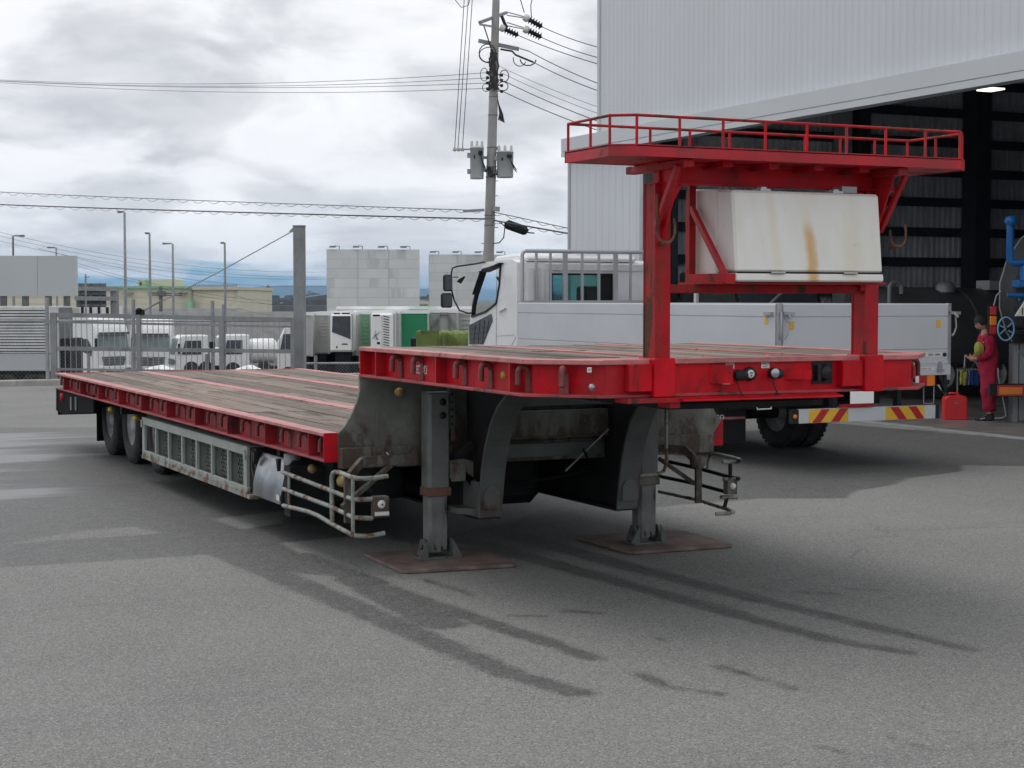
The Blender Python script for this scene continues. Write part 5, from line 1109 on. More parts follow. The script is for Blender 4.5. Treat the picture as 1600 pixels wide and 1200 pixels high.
# second tank trailer deep inside the shed
b = MB(); TY = 26.5; r_ = .95
tk = thing('stored_tank_trailer', 'long grey tank trailer standing in the dark at the back of the shed', 'tanker', (22, TY, 0))
b.lathe([(0, -.35), (.45, -.3), (.8, -.12), (r_, .12), (r_, 8.2), (.7, 8.5), (0, 8.6)], (20.3, TY, 1.22), (1, 0, 0), 28); b.build('tank_shell', M['tank'], tk)
for x in (22.0, 24.6): b = MB(); b.lathe([(r_ + .012, 0), (r_ + .012, .06)], (x, TY, 1.22), (1, 0, 0), 28); b.build('tank_band', M['galvd'], tk)
q = ony(1477, 458, TY - .3); b = MB(); b.lathe([(.19, 0), (.19, .12), (.13, .2), (0, .22)], (q.x, TY - .3, 2.08), (0, 0, 1), 16); b.build('manhole_cover', M['galv'], tk)
b = MB(); b.box((ony(1525, 458, TY).x, TY - .4, 2.13), (ony(1560, 458, TY).x, TY, 2.32)); b.build('top_box', M['trailgrey'], tk)
q0 = ony(1390, 470, TY - .6); b = MB(); b.tube([(q0.x, TY - .6, 1.6), (q0.x, TY - .6, 2.2), (q0.x + .06, TY - .6, 2.27), (q0.x + .22, TY - .6, 2.27), (q0.x + .28, TY - .6, 2.2), (q0.x + .28, TY - .6, 2.05)], .045, 8); b.build('ladder_rail', M['galvd'], tk)
b = MB(); b.box((20.4, TY - .4, .2), (28, TY + .4, .32)); b.build('chassis_frame', M['dark'], tk)
for x in (21.3, 22.6, 26): add_wheel(tk, x, TY - .8, .475, False, Vector((22, TY, 0))).rotation_euler[2] = pi / 2
# concrete mixer-like pale drum end seen over the box's right shoulder, and a dark lorry cab in the doorway
b = MB(); dk_ = thing('shed_lorry', 'dark lorry cab with a large windscreen parked inside the shed doorway', 'truck', (18.5, 28, 0))
a0, a1 = ony(1125, 470, 28.2), ony(1262, 470, 28.2)
b.prism([(27.6, .5), (27.6, 1.6), (27.85, 2.35), (28.1, 2.5), (29.8, 2.5), (29.8, .5)], 0, a0.x, a1.x); b.build('cab', M['dark'], dk_, bevel=.05)
b = MB(); b.add([(a0.x + .12, 27.595, 1.62), (a1.x - .12, 27.595, 1.62), (a1.x - .12, 27.835, 2.32), (a0.x + .12, 27.835, 2.32)], [(0, 1, 2, 3)]); b.build('windscreen', M['chrome'] if 0 else M['dglass'], dk_, recalc=False)
b = MB(); b.box((a0.x, 27.5, .35), (a1.x, 27.62, .75)); b.build('bumper', M['trailgrey'], dk_, bevel=.03)
for x in (a0.x + .1, a1.x - .35): add_wheel(dk_, x, 28.6, .475, False, Vector((18.5, 28, 0)))
b = MB(); p0 = ony(1208, 462, 27.3); b.tube([ony(1222, 457, 27.4), ony(1200, 478, 27.3)], .03, 8); b.build('mirror_arm', M['galv'], dk_)
q0 = ony(1088, 470, 29.0); b = MB(); b.box((q0.x, 29.0, 0), (ony(1133, 470, 29).x, 29.1, 2.25)); o = b.build('white_panel', M['whited'], None, org=(q0.x, 29, 0)); o.location = (q0.x, 29, 0); tag(o, 'plain pale panel standing just inside the left of the shed opening', 'panel')

# ------------------------------------------------------------------ red can
fr = Fr('jerry_can', 'bright red plastic fuel can standing on the shed floor beside the worker', 'fuel can', 1493, 26.9); L = fr.L
b = MB(); w_ = .185; b.prism([(-w_, .0), (w_, .0), (w_, .36), (w_ - .05, .40), (-w_ + .05, .40), (-w_, .36)], 1, -.11, .11); b.build('can_body', M['canred'], fr.o, bevel=.022)
b = MB(); b.tube([(-.10, 0, .39), (-.09, 0, .435), (.05, 0, .435), (.07, 0, .39)], .016, 8); b.build('can_handle', M['canred'], fr.o)
b = MB(); b.lathe([(.032, 0), (.032, .05), (0, .055)], (-.135, 0, .385), (0, 0, 1), 14); b.build('can_cap', M['black'], fr.o)
b = MB(); b.bar((-.10, -.113, .10), (.10, -.113, .30), .02, .008, (0, 1, 0)); b.bar((.10, -.113, .10), (-.10, -.113, .30), .02, .008, (0, 1, 0)); b.build('embossed_cross', M['canred'], fr.o)
b = MB(); b.box((-.035, -.114, .265), (.035, -.111, .295)); b.build('embossed_plate', M['redglare'], fr.o)
fr = Fr('spare_can_hose', 'beige hose leaning against the red fuel can', 'hose', 1478, 26.6); L = fr.L
b = MB(); b.tube([L(1466, 598), L(1472, 606), L(1477, 612)], .03, 8); b.build('hose_length', M['labelw'], fr.o)

# rags, tool rack and pedestal near the worker
fr = Fr('rag_rack', 'black wire rack hung with an olive rag and a blue rag beside the worker', 'rack', 1512, 27.6); L = fr.L
b = MB(); b.tube([L(1495, 579), L(1540, 577)], .012, 6); b.tube([L(1508, 575), L(1508, 556), L(1526, 566), L(1532, 578)], .02, 6); b.tube([L(1497, 579), L(1497, 600), L(1497, 656)], .012, 6); b.build('rack_frame', M['galvd'], fr.o)
for k in range(9): b = MB(); q = L(1497 + k * 3.4, 579); b.tube([q, q + Vector((0, 0, .045))], .006, 5); b.build('hook_clip', M['galv'], fr.o)
def rag(b, L, px0, px1, py0, py1, amp, seed, dy=0):
    n_, m_ = 10, 8; vs_ = []; fs_ = []
    for j in range(m_ + 1):
        for i in range(n_ + 1):
            u, v_ = i / n_, j / m_; tp = 1 - .12 * v_ * (1 if seed % 2 else -1)
            px = px0 + (px1 - px0) * (.5 + (u - .5) * tp); py = py0 + (py1 - py0) * v_
            q = L(px, py); vs_.append((q.x + .02 * noise.noise(Vector((u * 3, v_ * 2, seed))), dy + amp * sin(u * 14 + seed) * (.3 + v_), q.z + .03 * noise.noise(Vector((u * 3, seed, 9)))))
    for j in range(m_):
        for i in range(n_): a_ = j * (n_ + 1) + i; fs_.append((a_, a_ + 1, a_ + n_ + 2, a_ + n_ + 1))
    return b.add(vs_, fs_, True)
for px0, px1, mt, sd, lab in ((1500, 1516, 'cloth', 3, 'olive rag hanging from the wire rack'), (1511, 1529, 'clothb', 4, 'dark blue rag hanging from the wire rack')):
    b = MB(); f2 = Fr('rag', lab, 'rag', (px0 + px1) / 2, 27.5); b2 = rag(b, f2.L, px0, px1, 580, 602, .015, sd); o = b.build('cloth_drape', M[mt], f2.o, recalc=False)
    md = o.modifiers.new('s', 'SOLIDIFY'); md.thickness = .008

# ------------------------------------------------------------------ the worker: skin-modifier figure facing left, looking down
def skinned(name, verts, edges, radii, mt, parent, lv=2, root=0):
    me = bpy.data.meshes.new(name); me.from_pydata(verts, edges, []); o = bpy.data.objects.new(name, me); C.objects.link(o)
    md = o.modifiers.new('k', 'SKIN'); sv = me.skin_vertices[0].data
    for i, r_ in enumerate(radii): sv[i].radius = r_ if isinstance(r_, tuple) else (r_, r_)
    sv[root].use_root = True
    md.use_smooth_shade = True; sd = o.modifiers.new('u', 'SUBSURF'); sd.levels = lv; sd.render_levels = lv
    dg = bpy.context.evaluated_depsgraph_get(); m2 = bpy.data.meshes.new_from_object(o.evaluated_get(dg)); m2.name = name
    bpy.data.objects.remove(o); m2.materials.clear(); m2.materials.append(mt)
    for p in m2.polygons: p.use_smooth = True
    return link(name, m2, parent)
pr_ = Fr('person', 'worker in dark red coveralls looking down at a yellow rag in the hands', 'person', 1541, 26.7); L = pr_.L; PO = pr_.o
# local axes: x right in view, y away, z up; the worker faces -x
hip = [(.03, 0, .86), (.035, 0, 1.02), (.02, 0, 1.18), (.0, 0, 1.33), (-.02, 0, 1.42), (-.05, 0, 1.49)]
v = hip + [(-.01, -.17, 1.35), (-.0, -.215, 1.12), (-.12, -.11, 1.01), (-.20, -.05, 1.0),      # near arm shoulder, elbow, wrist, palm
           (-.01, .17, 1.35), (.0, .215, 1.13), (-.12, .10, 1.04), (-.20, .04, 1.02),
           (.02, -.09, .84), (.0, -.10, .47), (.03, -.11, .09), (-.10, -.12, .05),
           (.03, .09, .84), (.06, .11, .47), (.13, .12, .09), (.0, .12, .05)]
e = [(0, 1), (1, 2), (2, 3), (3, 4), (4, 5), (3, 6), (6, 7), (7, 8), (8, 9), (3, 10), (10, 11), (11, 12), (12, 13), (0, 14), (14, 15), (15, 16), (16, 17), (0, 18), (18, 19), (19, 20), (20, 21)]
rr2 = [(.12, .14), (.10, .12), (.11, .14), (.11, .15), (.055, .06), .05, .06, .045, .035, .032, .06, .045, .035, .032, .08, .06, .045, .035, .08, .06, .045, .035]
body = skinned('body', v, e, [(a if isinstance(a, tuple) else (a, a)) for a in rr2], M['skin'], PO, 1)
hv = [(-.05, 0, 1.47), (-.075, 0, 1.545), (-.085, 0, 1.60)]
# head with face
b = MB(); n_, m_ = 16, 12; vs_ = []; fs_ = []
hc = Vector((-.085, 0, 1.565)); tilt = Matrix.Rotation(R(-28), 3, 'Y')
for j in range(m_ + 1):
    ph = pi * j / m_
    for i in range(n_):
        a = 2 * pi * i / n_; x_ = sin(ph) * cos(a); y_ = sin(ph) * sin(a); z_ = cos(ph)
        s_ = 1.0 - .22 * max(0, -z_) ** 1.2
        p = Vector((x_ * .095 * s_, y_ * .075 * s_, z_ * .118))
        if x_ < -.85 and -.35 < z_ < .15: p.x -= .020 * (1 - abs(y_) * 3)       # nose ridge
        if x_ < -.7 and .0 < z_ < .35 and .2 < abs(y_) < .6: p.x += .010         # eye sockets
        vs_.append(hc + tilt @ p)
for j in range(m_):
    for i in range(n_): fs_.append((j * n_ + i, j * n_ + (i + 1) % n_, (j + 1) * n_ + (i + 1) % n_, (j + 1) * n_ + i))
b.add(vs_, fs_, True)
for s in (-1, 1):
    b.lathe([(0, -.008), (.022, -.006), (.024, .004), (.012, .01)], hc + tilt @ Vector((.01, s * .072, -.005)), (.2, s, 0), 10)
    b.lathe([(0, -.008), (.010, -.004), (.011, .004), (0, .008)], hc + tilt @ Vector((-.083, s * .03, .01)), (-1, 0, 0), 8)
b.tube([hc + tilt @ Vector((-.088, -.022, -.052)), hc + tilt @ Vector((-.096, 0, -.05)), hc + tilt @ Vector((-.088, .022, -.052))], .006, 6)
b.build('head', M['skin'], body)
b = MB(); vs_ = []; fs_ = []
for j in range(9):
    ph = pi * .62 * j / 8
    for i in range(20):
        a = 2 * pi * i / 20; x_ = sin(ph) * cos(a); y_ = sin(ph) * sin(a); z_ = cos(ph)
        cut = 1.0; lim = .38 if x_ < -.45 else (-.5 if x_ > .1 else -.2)
        z2 = max(z_, lim) if j > 3 else z_
        p = Vector((x_ * .118 + .008, y_ * .096, z2 * .138)); p += p.normalized() * .012 * noise.noise(Vector((i * 1.3, j * 1.1, 4)))
        vs_.append(hc + tilt @ p)
for j in range(8):
    for i in range(20): fs_.append((j * 20 + i, j * 20 + (i + 1) % 20, (j + 1) * 20 + (i + 1) % 20, (j + 1) * 20 + i))
b.add(vs_, fs_, True); b.build('hair', M['hair'], PO)
for s, wy, wz in ((-1, -.05, 1.0), (1, .04, 1.02)):          # hands
    b = MB(); base = Vector((-.20, wy, wz)); b.tube([base + Vector((.02, 0, 0)), base + Vector((-.02, 0, -.002)), base + Vector((-.055, 0, -.01)), base + Vector((-.07, 0, -.012))], [.026, .034, .034, .024], 8)
    for k, (dy, ln) in enumerate(((-.024, .055), (-.008, .066), (.008, .062), (.024, .048))):
        f0 = base + Vector((-.062, dy, -.008)); b.tube([f0, f0 + Vector((-ln * .45, 0, .008)), f0 + Vector((-ln * .75, 0, .026)), f0 + Vector((-ln * .7, 0, .044))], [.010, .0095, .009, .007], 6)
    t0 = base + Vector((-.02, s * -.026, .01)); b.tube([t0, t0 + Vector((-.025, s * -.01, .025)), t0 + Vector((-.04, 0, .045))], [.012, .011, .008], 6)
    b.build('hand', M['skin'], body)
cv = [(.04, 0, .84), (.045, 0, 1.00), (.03, 0, 1.16), (.01, 0, 1.30), (-.015, 0, 1.395), (-.0, -.165, 1.335), (.01, -.22, 1.11), (-.10, -.15, 1.02), (-.165, -.08, 1.0),
      (-.0, .165, 1.335), (.01, .22, 1.12), (-.10, .14, 1.04), (-.165, .06, 1.02), (.02, -.095, .78), (.01, -.105, .47), (.03, -.115, .12), (.03, .095, .78), (.07, .115, .47), (.13, .125, .12)]
ce = [(0, 1), (1, 2), (2, 3), (3, 4), (3, 5), (5, 6), (6, 7), (7, 8), (3, 9), (9, 10), (10, 11), (11, 12), (0, 13), (13, 14), (14, 15), (0, 16), (16, 17), (17, 18)]
cr_ = [(.165, .175), (.15, .165), (.16, .175), (.155, .175), (.075, .085), .095, .082, .068, .052, .095, .082, .068, .052, .13, .115, .10, .13, .115, .10]
o = skinned('coverall', cv, ce, cr_, M['cover'], PO, 3)
for p in o.data.vertices: p.co += p.normal * (.022 * noise.noise(Vector((p.co.x * 9, p.co.y * 9, p.co.z * 5))) + .012 * noise.noise(p.co * 22))
b = MB(); b.box((-.10, -.215, 1.255), (-.095, -.16, 1.27)); b.build('name_tape', M['labelw'], PO)
for x_, y_ in ((-.03, -.115), (.07, .125)):
    b = MB(); b.prism([(x_ - .17, .012), (x_ - .16, .055), (x_ - .06, .085), (x_ + .02, .13), (x_ + .10, .12), (x_ + .11, .012)], 1, y_ - .05, y_ + .05); b.build('shoe', M['shoe'], PO, bevel=.015)
    b = MB(); b.tube([(x_ - .10, y_ - .052, .04), (x_ - .02, y_ - .054, .06)], .006, 5); b.build('shoe_stripe', M['labelw'], PO)
f2 = Fr('hand_cloth', 'yellow-green rag bunched in the hands of the worker', 'rag', 1528, 26.55); b = MB()
vs_ = []; fs_ = []; q = f2.L(1530, 548)
for j in range(9):
    ph = pi * j / 8
    for i in range(14):
        a = 2 * pi * i / 14; d = Vector((sin(ph) * cos(a), sin(ph) * sin(a), cos(ph))); r_ = 1 + .45 * noise.noise(d * 2.6) + .2 * sin(a * 6)
        vs_.append(q + Vector((d.x * .075 * r_, d.y * .07 * r_, d.z * .095 * r_ + (.03 if j < 4 else -.0))))
for j in range(8):
    for i in range(14): fs_.append((j * 14 + i, j * 14 + (i + 1) % 14, (j + 1) * 14 + (i + 1) % 14, (j + 1) * 14 + i))
b.add(vs_, fs_, True); o = b.build('cloth_bundle', M['cloth'], f2.o)
# ------------------------------------------------------------------ utility pole, transformers, cables
fr = Fr('utility_pole', 'tall concrete power pole with crossarms and bundled cables', 'power pole', 762, 52); L = fr.L; UPO = fr
def U(b, name, mt, **k): return b.build(name, M[mt], UPO.o, **k)
tl = 1.0
b = MB(); p0 = L(760.5, 540); p0.z = 0; b.tube([L(759.5, 600) - Vector((0, 0, 0)), L(763.5, 405), L(769, 225), L(775.5, 0), L(777.5, -60)], [.18, .165, .145, .112, .105], 16); U(b, 'pole_shaft', 'concrete')
def arm(pa, pb, dya, dyb, w_=.09, mt='galv', nm='crossarm'):
    b = MB(); b.bar(L(*pa, dya), L(*pb, dyb), w_, w_); return U(b, nm, mt)
arm((750, 40), (791, 25), -.7, .9); arm((750, 43), (775, 47), -.7, -.2, .05, nm='arm_brace'); arm((748, 68), (811, 81), .25, .25, .11); arm((724, 331), (757, 329), -.25, -.25, .08); arm((770, 327), (781, 328), -.2, -.2, .14)
def insul(p, q, nm='strain_insulator', rr=.11):
    p, q = Vector(p), Vector(q); d = q - p; ln = d.length; b = MB()
    pf_ = [(0, 0)]; 
    for k in range(5): h = ln * (.3 + .14 * k); pf_ += [(rr * .45, h), (rr, h + ln * .04), (rr * .45, h + ln * .08)]
    pf_ += [(.02, ln)]; b.lathe(pf_, p, d, 10); o = U(b, nm, 'black')
    b = MB(); b.lathe([(0, 0), (rr * .8, ln * .02), (rr * .9, ln * .2), (rr * .5, ln * .3)], p, d, 10); b.build('porcelain', M['labelw'], o)
    return o
insul(L(818, 31), L(847, 47), rr=.14); insul(L(818, 49), L(846, 63), rr=.14); insul(L(781, 47), L(810, 60), rr=.13)
for a, c in (((792, 24), (818, 31)), ((792, 29), (818, 33)), ((792, 40), (818, 48)), ((792, 45), (818, 50)), ((812, 80), (826, 84))): b = MB(); b.bar(L(*a), L(*c), .03, .03); U(b, 'link_rod', 'galv')
b = MB(); b.tube([L(784, 30), L(788, 40), L(792, 48)], .05, 8); U(b, 'cutout', 'black')
def wire(name, pts, r_, label, group=None, local=True, mt='wire'):
    b = MB(); b.tube(pts, r_, 5, False); o = b.build(name, M[mt], None, org=pts[0]); o.location = pts[0]; return tag(o, label, 'cable', group)
W = lambda px, py, D: Vector((*ground_at(px, D).to_2d(), HC + (HY - py) * D / F))
def span(px0, py0, D0, px1, py1, D1, sag=0, n=14):
    a, c = W(px0, py0, D0), W(px1, py1, D1); out = []
    for k in range(n + 1): t_ = k / n; p = a.lerp(c, t_); p.z -= sag * 4 * t_ * (1 - t_); out.append(p)
    return out
# pole-side bundle
for k, (py, s) in enumerate(((117, 1), (125, 1), (133, 1), (142, 1))):
    for px in (762, 784):
        b = MB(); q = L(px, py + (4 if px > 770 else 0)); b.lathe([(0, -.05), (.045, -.04), (.05, .04), (0, .05)], q, (0, 0, 1), 8); b.bar(q, L(772, py + 2), .03, .03); U(b, 'spool_insulator', 'black')
for sd in range(9):
    rs = random.Random(sd); pts = [L(770 + rs.uniform(-6, 8), 80 + rs.uniform(0, 8), -.2)]
    for k in range(5): pts.append(L(771 + rs.uniform(-7, 9), 95 + 12 * k, -.22))
    b = MB(); b.tube(pts, .028, 5); U(b, 'riser_cable', 'wire')
def loop(c, rx, ry, r_=.018, a0=0, a1=2 * pi): b = MB(); b.tube([L(c[0] + rx * cos(a0 + (a1 - a0) * k / 14), c[1] + ry * sin(a0 + (a1 - a0) * k / 14), -.2) for k in range(15)], r_, 5); U(b, 'cable_loop', 'wire')
loop((762, 87), 13, 14); loop((765, 90), 16, 12, .015, 1, 5); loop((825, 97), 12, 9, .02, 0, 3.2); loop((812, 96), 10, 11, .015, .4, 3.4); loop((788, 122), 7, 9, .015); loop((786, 138), 8, 7, .015); loop((757, 120), 6, 10, .012); loop((760, 140), 6, 6, .012)
b = MB(); b.tube([L(782, 81), L(800, 84), L(806, 90), L(833, 101)], .03, 6); U(b, 'service_cable', 'wire')
for k in range(5): b = MB(); b.tube([L(776, 150), L(779, 165), L(781 + k, 180), L(779 + k * 2.2, 190 + (k * 37 % 9))], .02, 5); U(b, 'cable_tail', 'wire')
b = MB(); b.tube([L(777, 150), L(776, 175), L(775, 200), L(773, 235)], .03, 6); U(b, 'riser_cable', 'wire')
b = MB(); b.tube([L(756, 44), L(762, 62), L(768, 82)], .02, 5); U(b, 'jumper_cable', 'wire')
b = MB(); b.tube([L(806, -10), L(814, 8), L(819, 25)], .015, 5); U(b, 'jumper_cable', 'wire'); b = MB(); b.tube([L(834, -10), L(829, 14), L(830, 34)], .015, 5); U(b, 'jumper_cable', 'wire')
for py in (154, 182, 232, 262, 278, 337, 342, 352): 
    b = MB(); xq = 776 - py * .031; q = L(xq, py); rr3 = .112 + py / 405 * .055; b.lathe([(rr3 + .004, -.025), (rr3 + .014, -.02), (rr3 + .014, .02), (rr3 + .004, .025)], q, (.0, 0, 1), 14); U(b, 'pole_band', 'galvd')
for py, s in ((308, 1), (357, 1), (382, -1), (285, 1)): b = MB(); b.bar(L(765, py), L(765 + s * 13, py - 1), .025, .025); U(b, 'step_bolt', 'galvd')
def transformer(pxa, pxb, py0, py1, label, dy):
    t0 = thing('transformer', label, 'transformer', (0, 0, 0), 0, 'transformers on the power pole', local=True)
    cA = L((pxa + pxb) / 2, py1, dy); R_ = (pxb - pxa) / 2 * 52 / F
    m_ = Matrix.Rotation(-R(YAW), 4, 'Z'); t0.location = Vector(UPO.o.location) + (m_ @ cA); t0.rotation_euler[2] = -R(YAW); h = (py1 - py0) * 52 / F
    b = MB(); b.lathe([(0, 0), (R_ * .96, 0), (R_, .03), (R_, h * .93), (R_ * 1.06, h * .935), (R_ * 1.06, h * .965), (R_ * .8, h), (0, h * 1.02)], (0, 0, 0), (0, 0, 1), 24); b.build('tank', M['galvl'], t0)
    for k in range(3): b = MB(); x_ = R_ * (-.75 + .75 * k); b.lathe([(.03, 0), (.06, .04), (.03, .06), (.06, .1), (.03, .12), (.05, .16), (.015, .2)], (x_, 0, h * .98), (0, 0, 1), 10); b.build('bushing', M['labelw'], t0)
    for z_ in (h * .25, h * .75): b = MB(); b.box((-R_ - .09, -.08, z_ - .09), (-R_ + .03, .08, z_ + .05)); b.build('hanger_bracket', M['galv'], t0)
    for k in range(2): b = MB(); b.tube([(R_ * .5, -R_ * .9, h * .85), (R_ * .7, -R_ * 1.1, h * .6), (R_ * (1.1 + .2 * k), -R_ * .8, h * .3), (R_ * 1.4, -R_ * .4, h * (.2 + .1 * k))], .018, 5); b.build('lead_cable', M['wire'], t0)
    b = MB(); b.box((R_ * .25, -R_ - .05, h * .72), (R_ * .85, -R_ * .6, h * .84)); b.build('terminal_box', M['black'], t0)
    b = MB(); b.box((-R_ * .45, -R_ - .01, h * .62), (-R_ * .25, -R_ * .9, h * .72)); b.build('number_tag', M['black'], t0)
transformer(735, 756, 231, 281, 'grey pole transformer hanging on the left of the concrete pole', -.1)
transformer(776.5, 802, 238, 279, 'grey pole transformer hanging on the right of the concrete pole', -.1)
for k in range(3): b = MB(); q = L(711 + k * 6, 235); b.lathe([(.03, -.06), (.07, -.03), (.07, .03), (.03, .06)], q, (1, 0, 0), 10); U(b, 'pin_insulator', 'labelw')
b = MB(); b.bar(L(708, 236), L(736, 235), .04, .04); b.bar(L(762, 234), L(782, 234), .08, .08); b.bar(L(755, 248), L(778, 248), .08, .08); b.bar(L(756, 268), L(780, 270), .08, .08); U(b, 'transformer_bracket', 'galv')
for k in range(4): loop((766 + 3 * k, 262), 4 + k * 1.5, 16 - k, .016, 0, 3.14)
for k, (a, c) in enumerate(((728.5, 711), (735, 716), (741, 723))):
    wire('drop_wire', [L2 for L2 in span(a, 0 - 30, 51.8, c, 234, 51.6)], .012, ['leftmost', 'middle', 'rightmost'][k] + ' of the three thin vertical wires left of the power pole', 'vertical drop wires')
b = MB(); b.tube([L(706, -5), L(714, 8), L(722, 17), L(732, 14), L(736, 2), L(736, -5)], .012, 5); U(b, 'cable_loop', 'wire')
for k, (yl, ym, yr_) in enumerate(((128, 134, 117), (129, 138, 125), (130, 140, 133), (131, 147, 141))):
    pts = []
    for j in range(25):
        px = -40 + (762 + 40) * j / 24; t_ = (px + 40) / 802; py = (yl - 2) * (1 - t_) ** 2 + 2 * t_ * (1 - t_) * (2 * ym - (yl - 2) / 2 - yr_ / 2) + yr_ * t_ ** 2; D = 52 + (90 - 52) * (1 - t_) ; pts.append(W(px, py, D))
    wire('overhead_wire', pts, .009, ['topmost', 'second', 'third', 'lowest'][k] + ' of four parallel wires running left from the power pole', 'four wires left of the pole')
ord_ = ['first', 'second', 'third', 'fourth', 'fifth', 'sixth', 'seventh', 'eighth', 'ninth']
for k, (a, c) in enumerate((((847, 47), (945, 81)), ((846, 63), (945, 97)), ((810, 60), (945, 107)), ((826, 84), (945, 138)), ((833, 101), (945, 149)), ((780, 107), (945, 174)), ((785, 118), (945, 184)), ((788, 130), (945, 196)), ((786, 146), (945, 210)))):
    wire('overhead_wire', span(*a, 52, *c, 44, .05), .007 if k in (5, 6) else .013, ord_[k] + ' wire from the top among nine running right from the power pole', 'nine wires right of the pole')
for k, (yl, yr_, yrr) in enumerate(((299, 330, 358), (319, 343, 366))):
    for part in (0, 1):
        if part == 0: base_ = [(-30 + (757 + 30) * j / 40) for j in range(41)]; f_ = lambda px: yl + (yr_ - yl) * ((px + 30) / 787) ** .85; Df = lambda px: 52 + 25 * (1 - (px + 30) / 787)
        else: base_ = [770 + (900 - 770) * j / 10 for j in range(11)]; f_ = lambda px: (332 if k == 0 else 345) + ((358 if k == 0 else 366) - (332 if k == 0 else 345)) * (px - 770) / 120; Df = lambda px: 52 - 6 * (px - 770) / 130
        pts = [W(px, f_(px), Df(px)) for px in base_]
        o = wire('telephone_cable', pts, .024 if k else .013, f"{'lower' if k else 'upper'} sagging telephone cable wound with a spiral on the {'right' if part else 'left'} of the pole", 'telephone cables')
        n_ = int((base_[-1] - base_[0]) / 1.6); hx = []
        for j in range(n_):
            px = base_[0] + j * 1.6; q = W(px, f_(px) + 2.2 + 2.2 * sin(j * 2 * pi / 15), Df(px)); hx.append(q)
        b = MB(); b.tube(hx, .008, 4, False); b.build('spiral_hanger', M['wire'], o, org=pts[0])
f3 = Fr('cable_closure', 'dark cable splice box hanging from the telephone cable right of the pole', 'splice box', 808, 51.5); b = MB(); b.tube([f3.L(788, 351), f3.L(793, 351.5), f3.L(820, 361), f3.L(824, 364)], [.06, .15, .15, .08], 10); b.build('closure_case', M['dark'], f3.o)
b = MB(); b.tube([f3.L(824, 364), f3.L(835, 365)], .02, 6); b.build('cable_tail', M['wire'], f3.o); b = MB(); b.tube([f3.L(780, 349), f3.L(784, 350), f3.L(789, 355), f3.L(787, 372), f3.L(780, 380), f3.L(770, 381)], .018, 6); b.build('cable_tail', M['wire'], f3.o)

# ------------------------------------------------------------------ fence, gate and gate post
def mesh_panel(b, fr, px0, px1, py0, py1, dy, pitch=.09, r_=.0018):
    a, c = fr.L(px0, py1, dy), fr.L(px1, py0, dy); W_, H_ = c.x - a.x, c.z - a.z; n_ = int((W_ + H_) / pitch)
    for k in range(n_ + 1):
        for s in (1, -1):
            x0 = k * pitch if s > 0 else k * pitch - H_; x1 = x0 - s * H_; t0, t1 = 0.0, 1.0
            if x1 != x0:
                u, v_ = (0 - x0) / (x1 - x0), (W_ - x0) / (x1 - x0); t0, t1 = max(0, min(u, v_)), min(1, max(u, v_))
            if t1 - t0 > .02:
                p, q = Vector((a.x + x0 + (x1 - x0) * t0, dy, a.z + H_ * t0)), Vector((a.x + x0 + (x1 - x0) * t1, dy, a.z + H_ * t1)); b.bar(p, q, r_, r_)
fr = Fr('chain_link_fence', 'grey chain-link fence left of the sliding gate', 'fence', 30, 37.9); L = fr.L
def Fx(b, name, mt, **k): return b.build(name, M[mt], fr.o, **k)
for px in (-60, 74): b = MB(); b.tube([L(px, 601), L(px, 465 if px > 0 else 470)], .045, 10); Fx(b, 'fence_post', 'galv')
for py in (501, 551.5, 596): b = MB(); b.tube([L(-70, py), L(80, py)], .022, 8); Fx(b, 'fence_rail', 'galv')
b = MB(); mesh_panel(b, fr, -60, 84, 501, 600, -.03); Fx(b, 'chain_link', 'galv', kind='stuff')
b = MB(); b.box((L(70, 0).x, -.06, L(0, 506).z), (L(80, 0).x, .06, L(0, 500).z)); Fx(b, 'post_clamp', 'galvd')
fr = Fr('back_fence', 'chain-link fence with tall thin posts standing just behind the sliding gate', 'fence', 270, 39.6, 0); L = fr.L
for px, pt in ((209, 468), (332.5, 470), (350, 476)): b = MB(); b.tube([L(px, 620), L(px, pt)], .045, 10); Fx(b, 'fence_post', 'galv')
for px in (138, 322.5): b = MB(); b.tube([L(px, 620), L(px, 553)], .04, 10); Fx(b, 'fence_post', 'galv')
b = MB(); b.tube([L(90, 501), L(455, 502)], .02, 8); Fx(b, 'fence_rail', 'galv')
b = MB(); mesh_panel(b, fr, 90, 455, 502, 602, -.03); Fx(b, 'chain_link', 'galv', kind='stuff')
b = MB(); b.box((L(328, 0).x, -.1, L(0, 549).z), (L(336, 0).x, .0, L(0, 534).z)); Fx(b, 'lock_box', 'black')
fr = Fr('sliding_gate', 'long grey sliding gate of vertical bars with a stay cable', 'gate', 270, 38.6); L = fr.L
gl_ = lambda px: 489 + (px - 85) * .021
for px, w_ in ((84, .14), (217, .09), (347, .10), (457, .08)): b = MB(); a_, c_ = L(px, 604), L(px, gl_(px)); b.box((a_.x - w_ / 2, -.05, a_.z), (a_.x + w_ / 2, .05, c_.z)); Fx(b, 'gate_upright', 'galvd')
for o0, w_ in ((3, .10), (14, .05), (55.5, .09), (88, .05), (112, .09)):
    b = MB(); b.bar(L(82, gl_(82) + o0), L(459, gl_(459) + o0 - (3 if o0 > 50 else 0)), .06, w_); Fx(b, 'gate_rail', 'galvd')
px = 93.0
while px < 455: b = MB(); b.bar(L(px, gl_(px) + 4), L(px, 603), .014, .014); Fx(b, 'gate_bar', 'galv'); px += 8.6
b = MB(); b.tube([L(222, 487), L(340, 427), L(460, 361)], .012, 6); Fx(b, 'stay_cable', 'galvd')
b = MB(); b.tube([L(226, 485), L(240, 477), L(252, 470)], .018, 6); Fx(b, 'cable_tensioner', 'galvd')
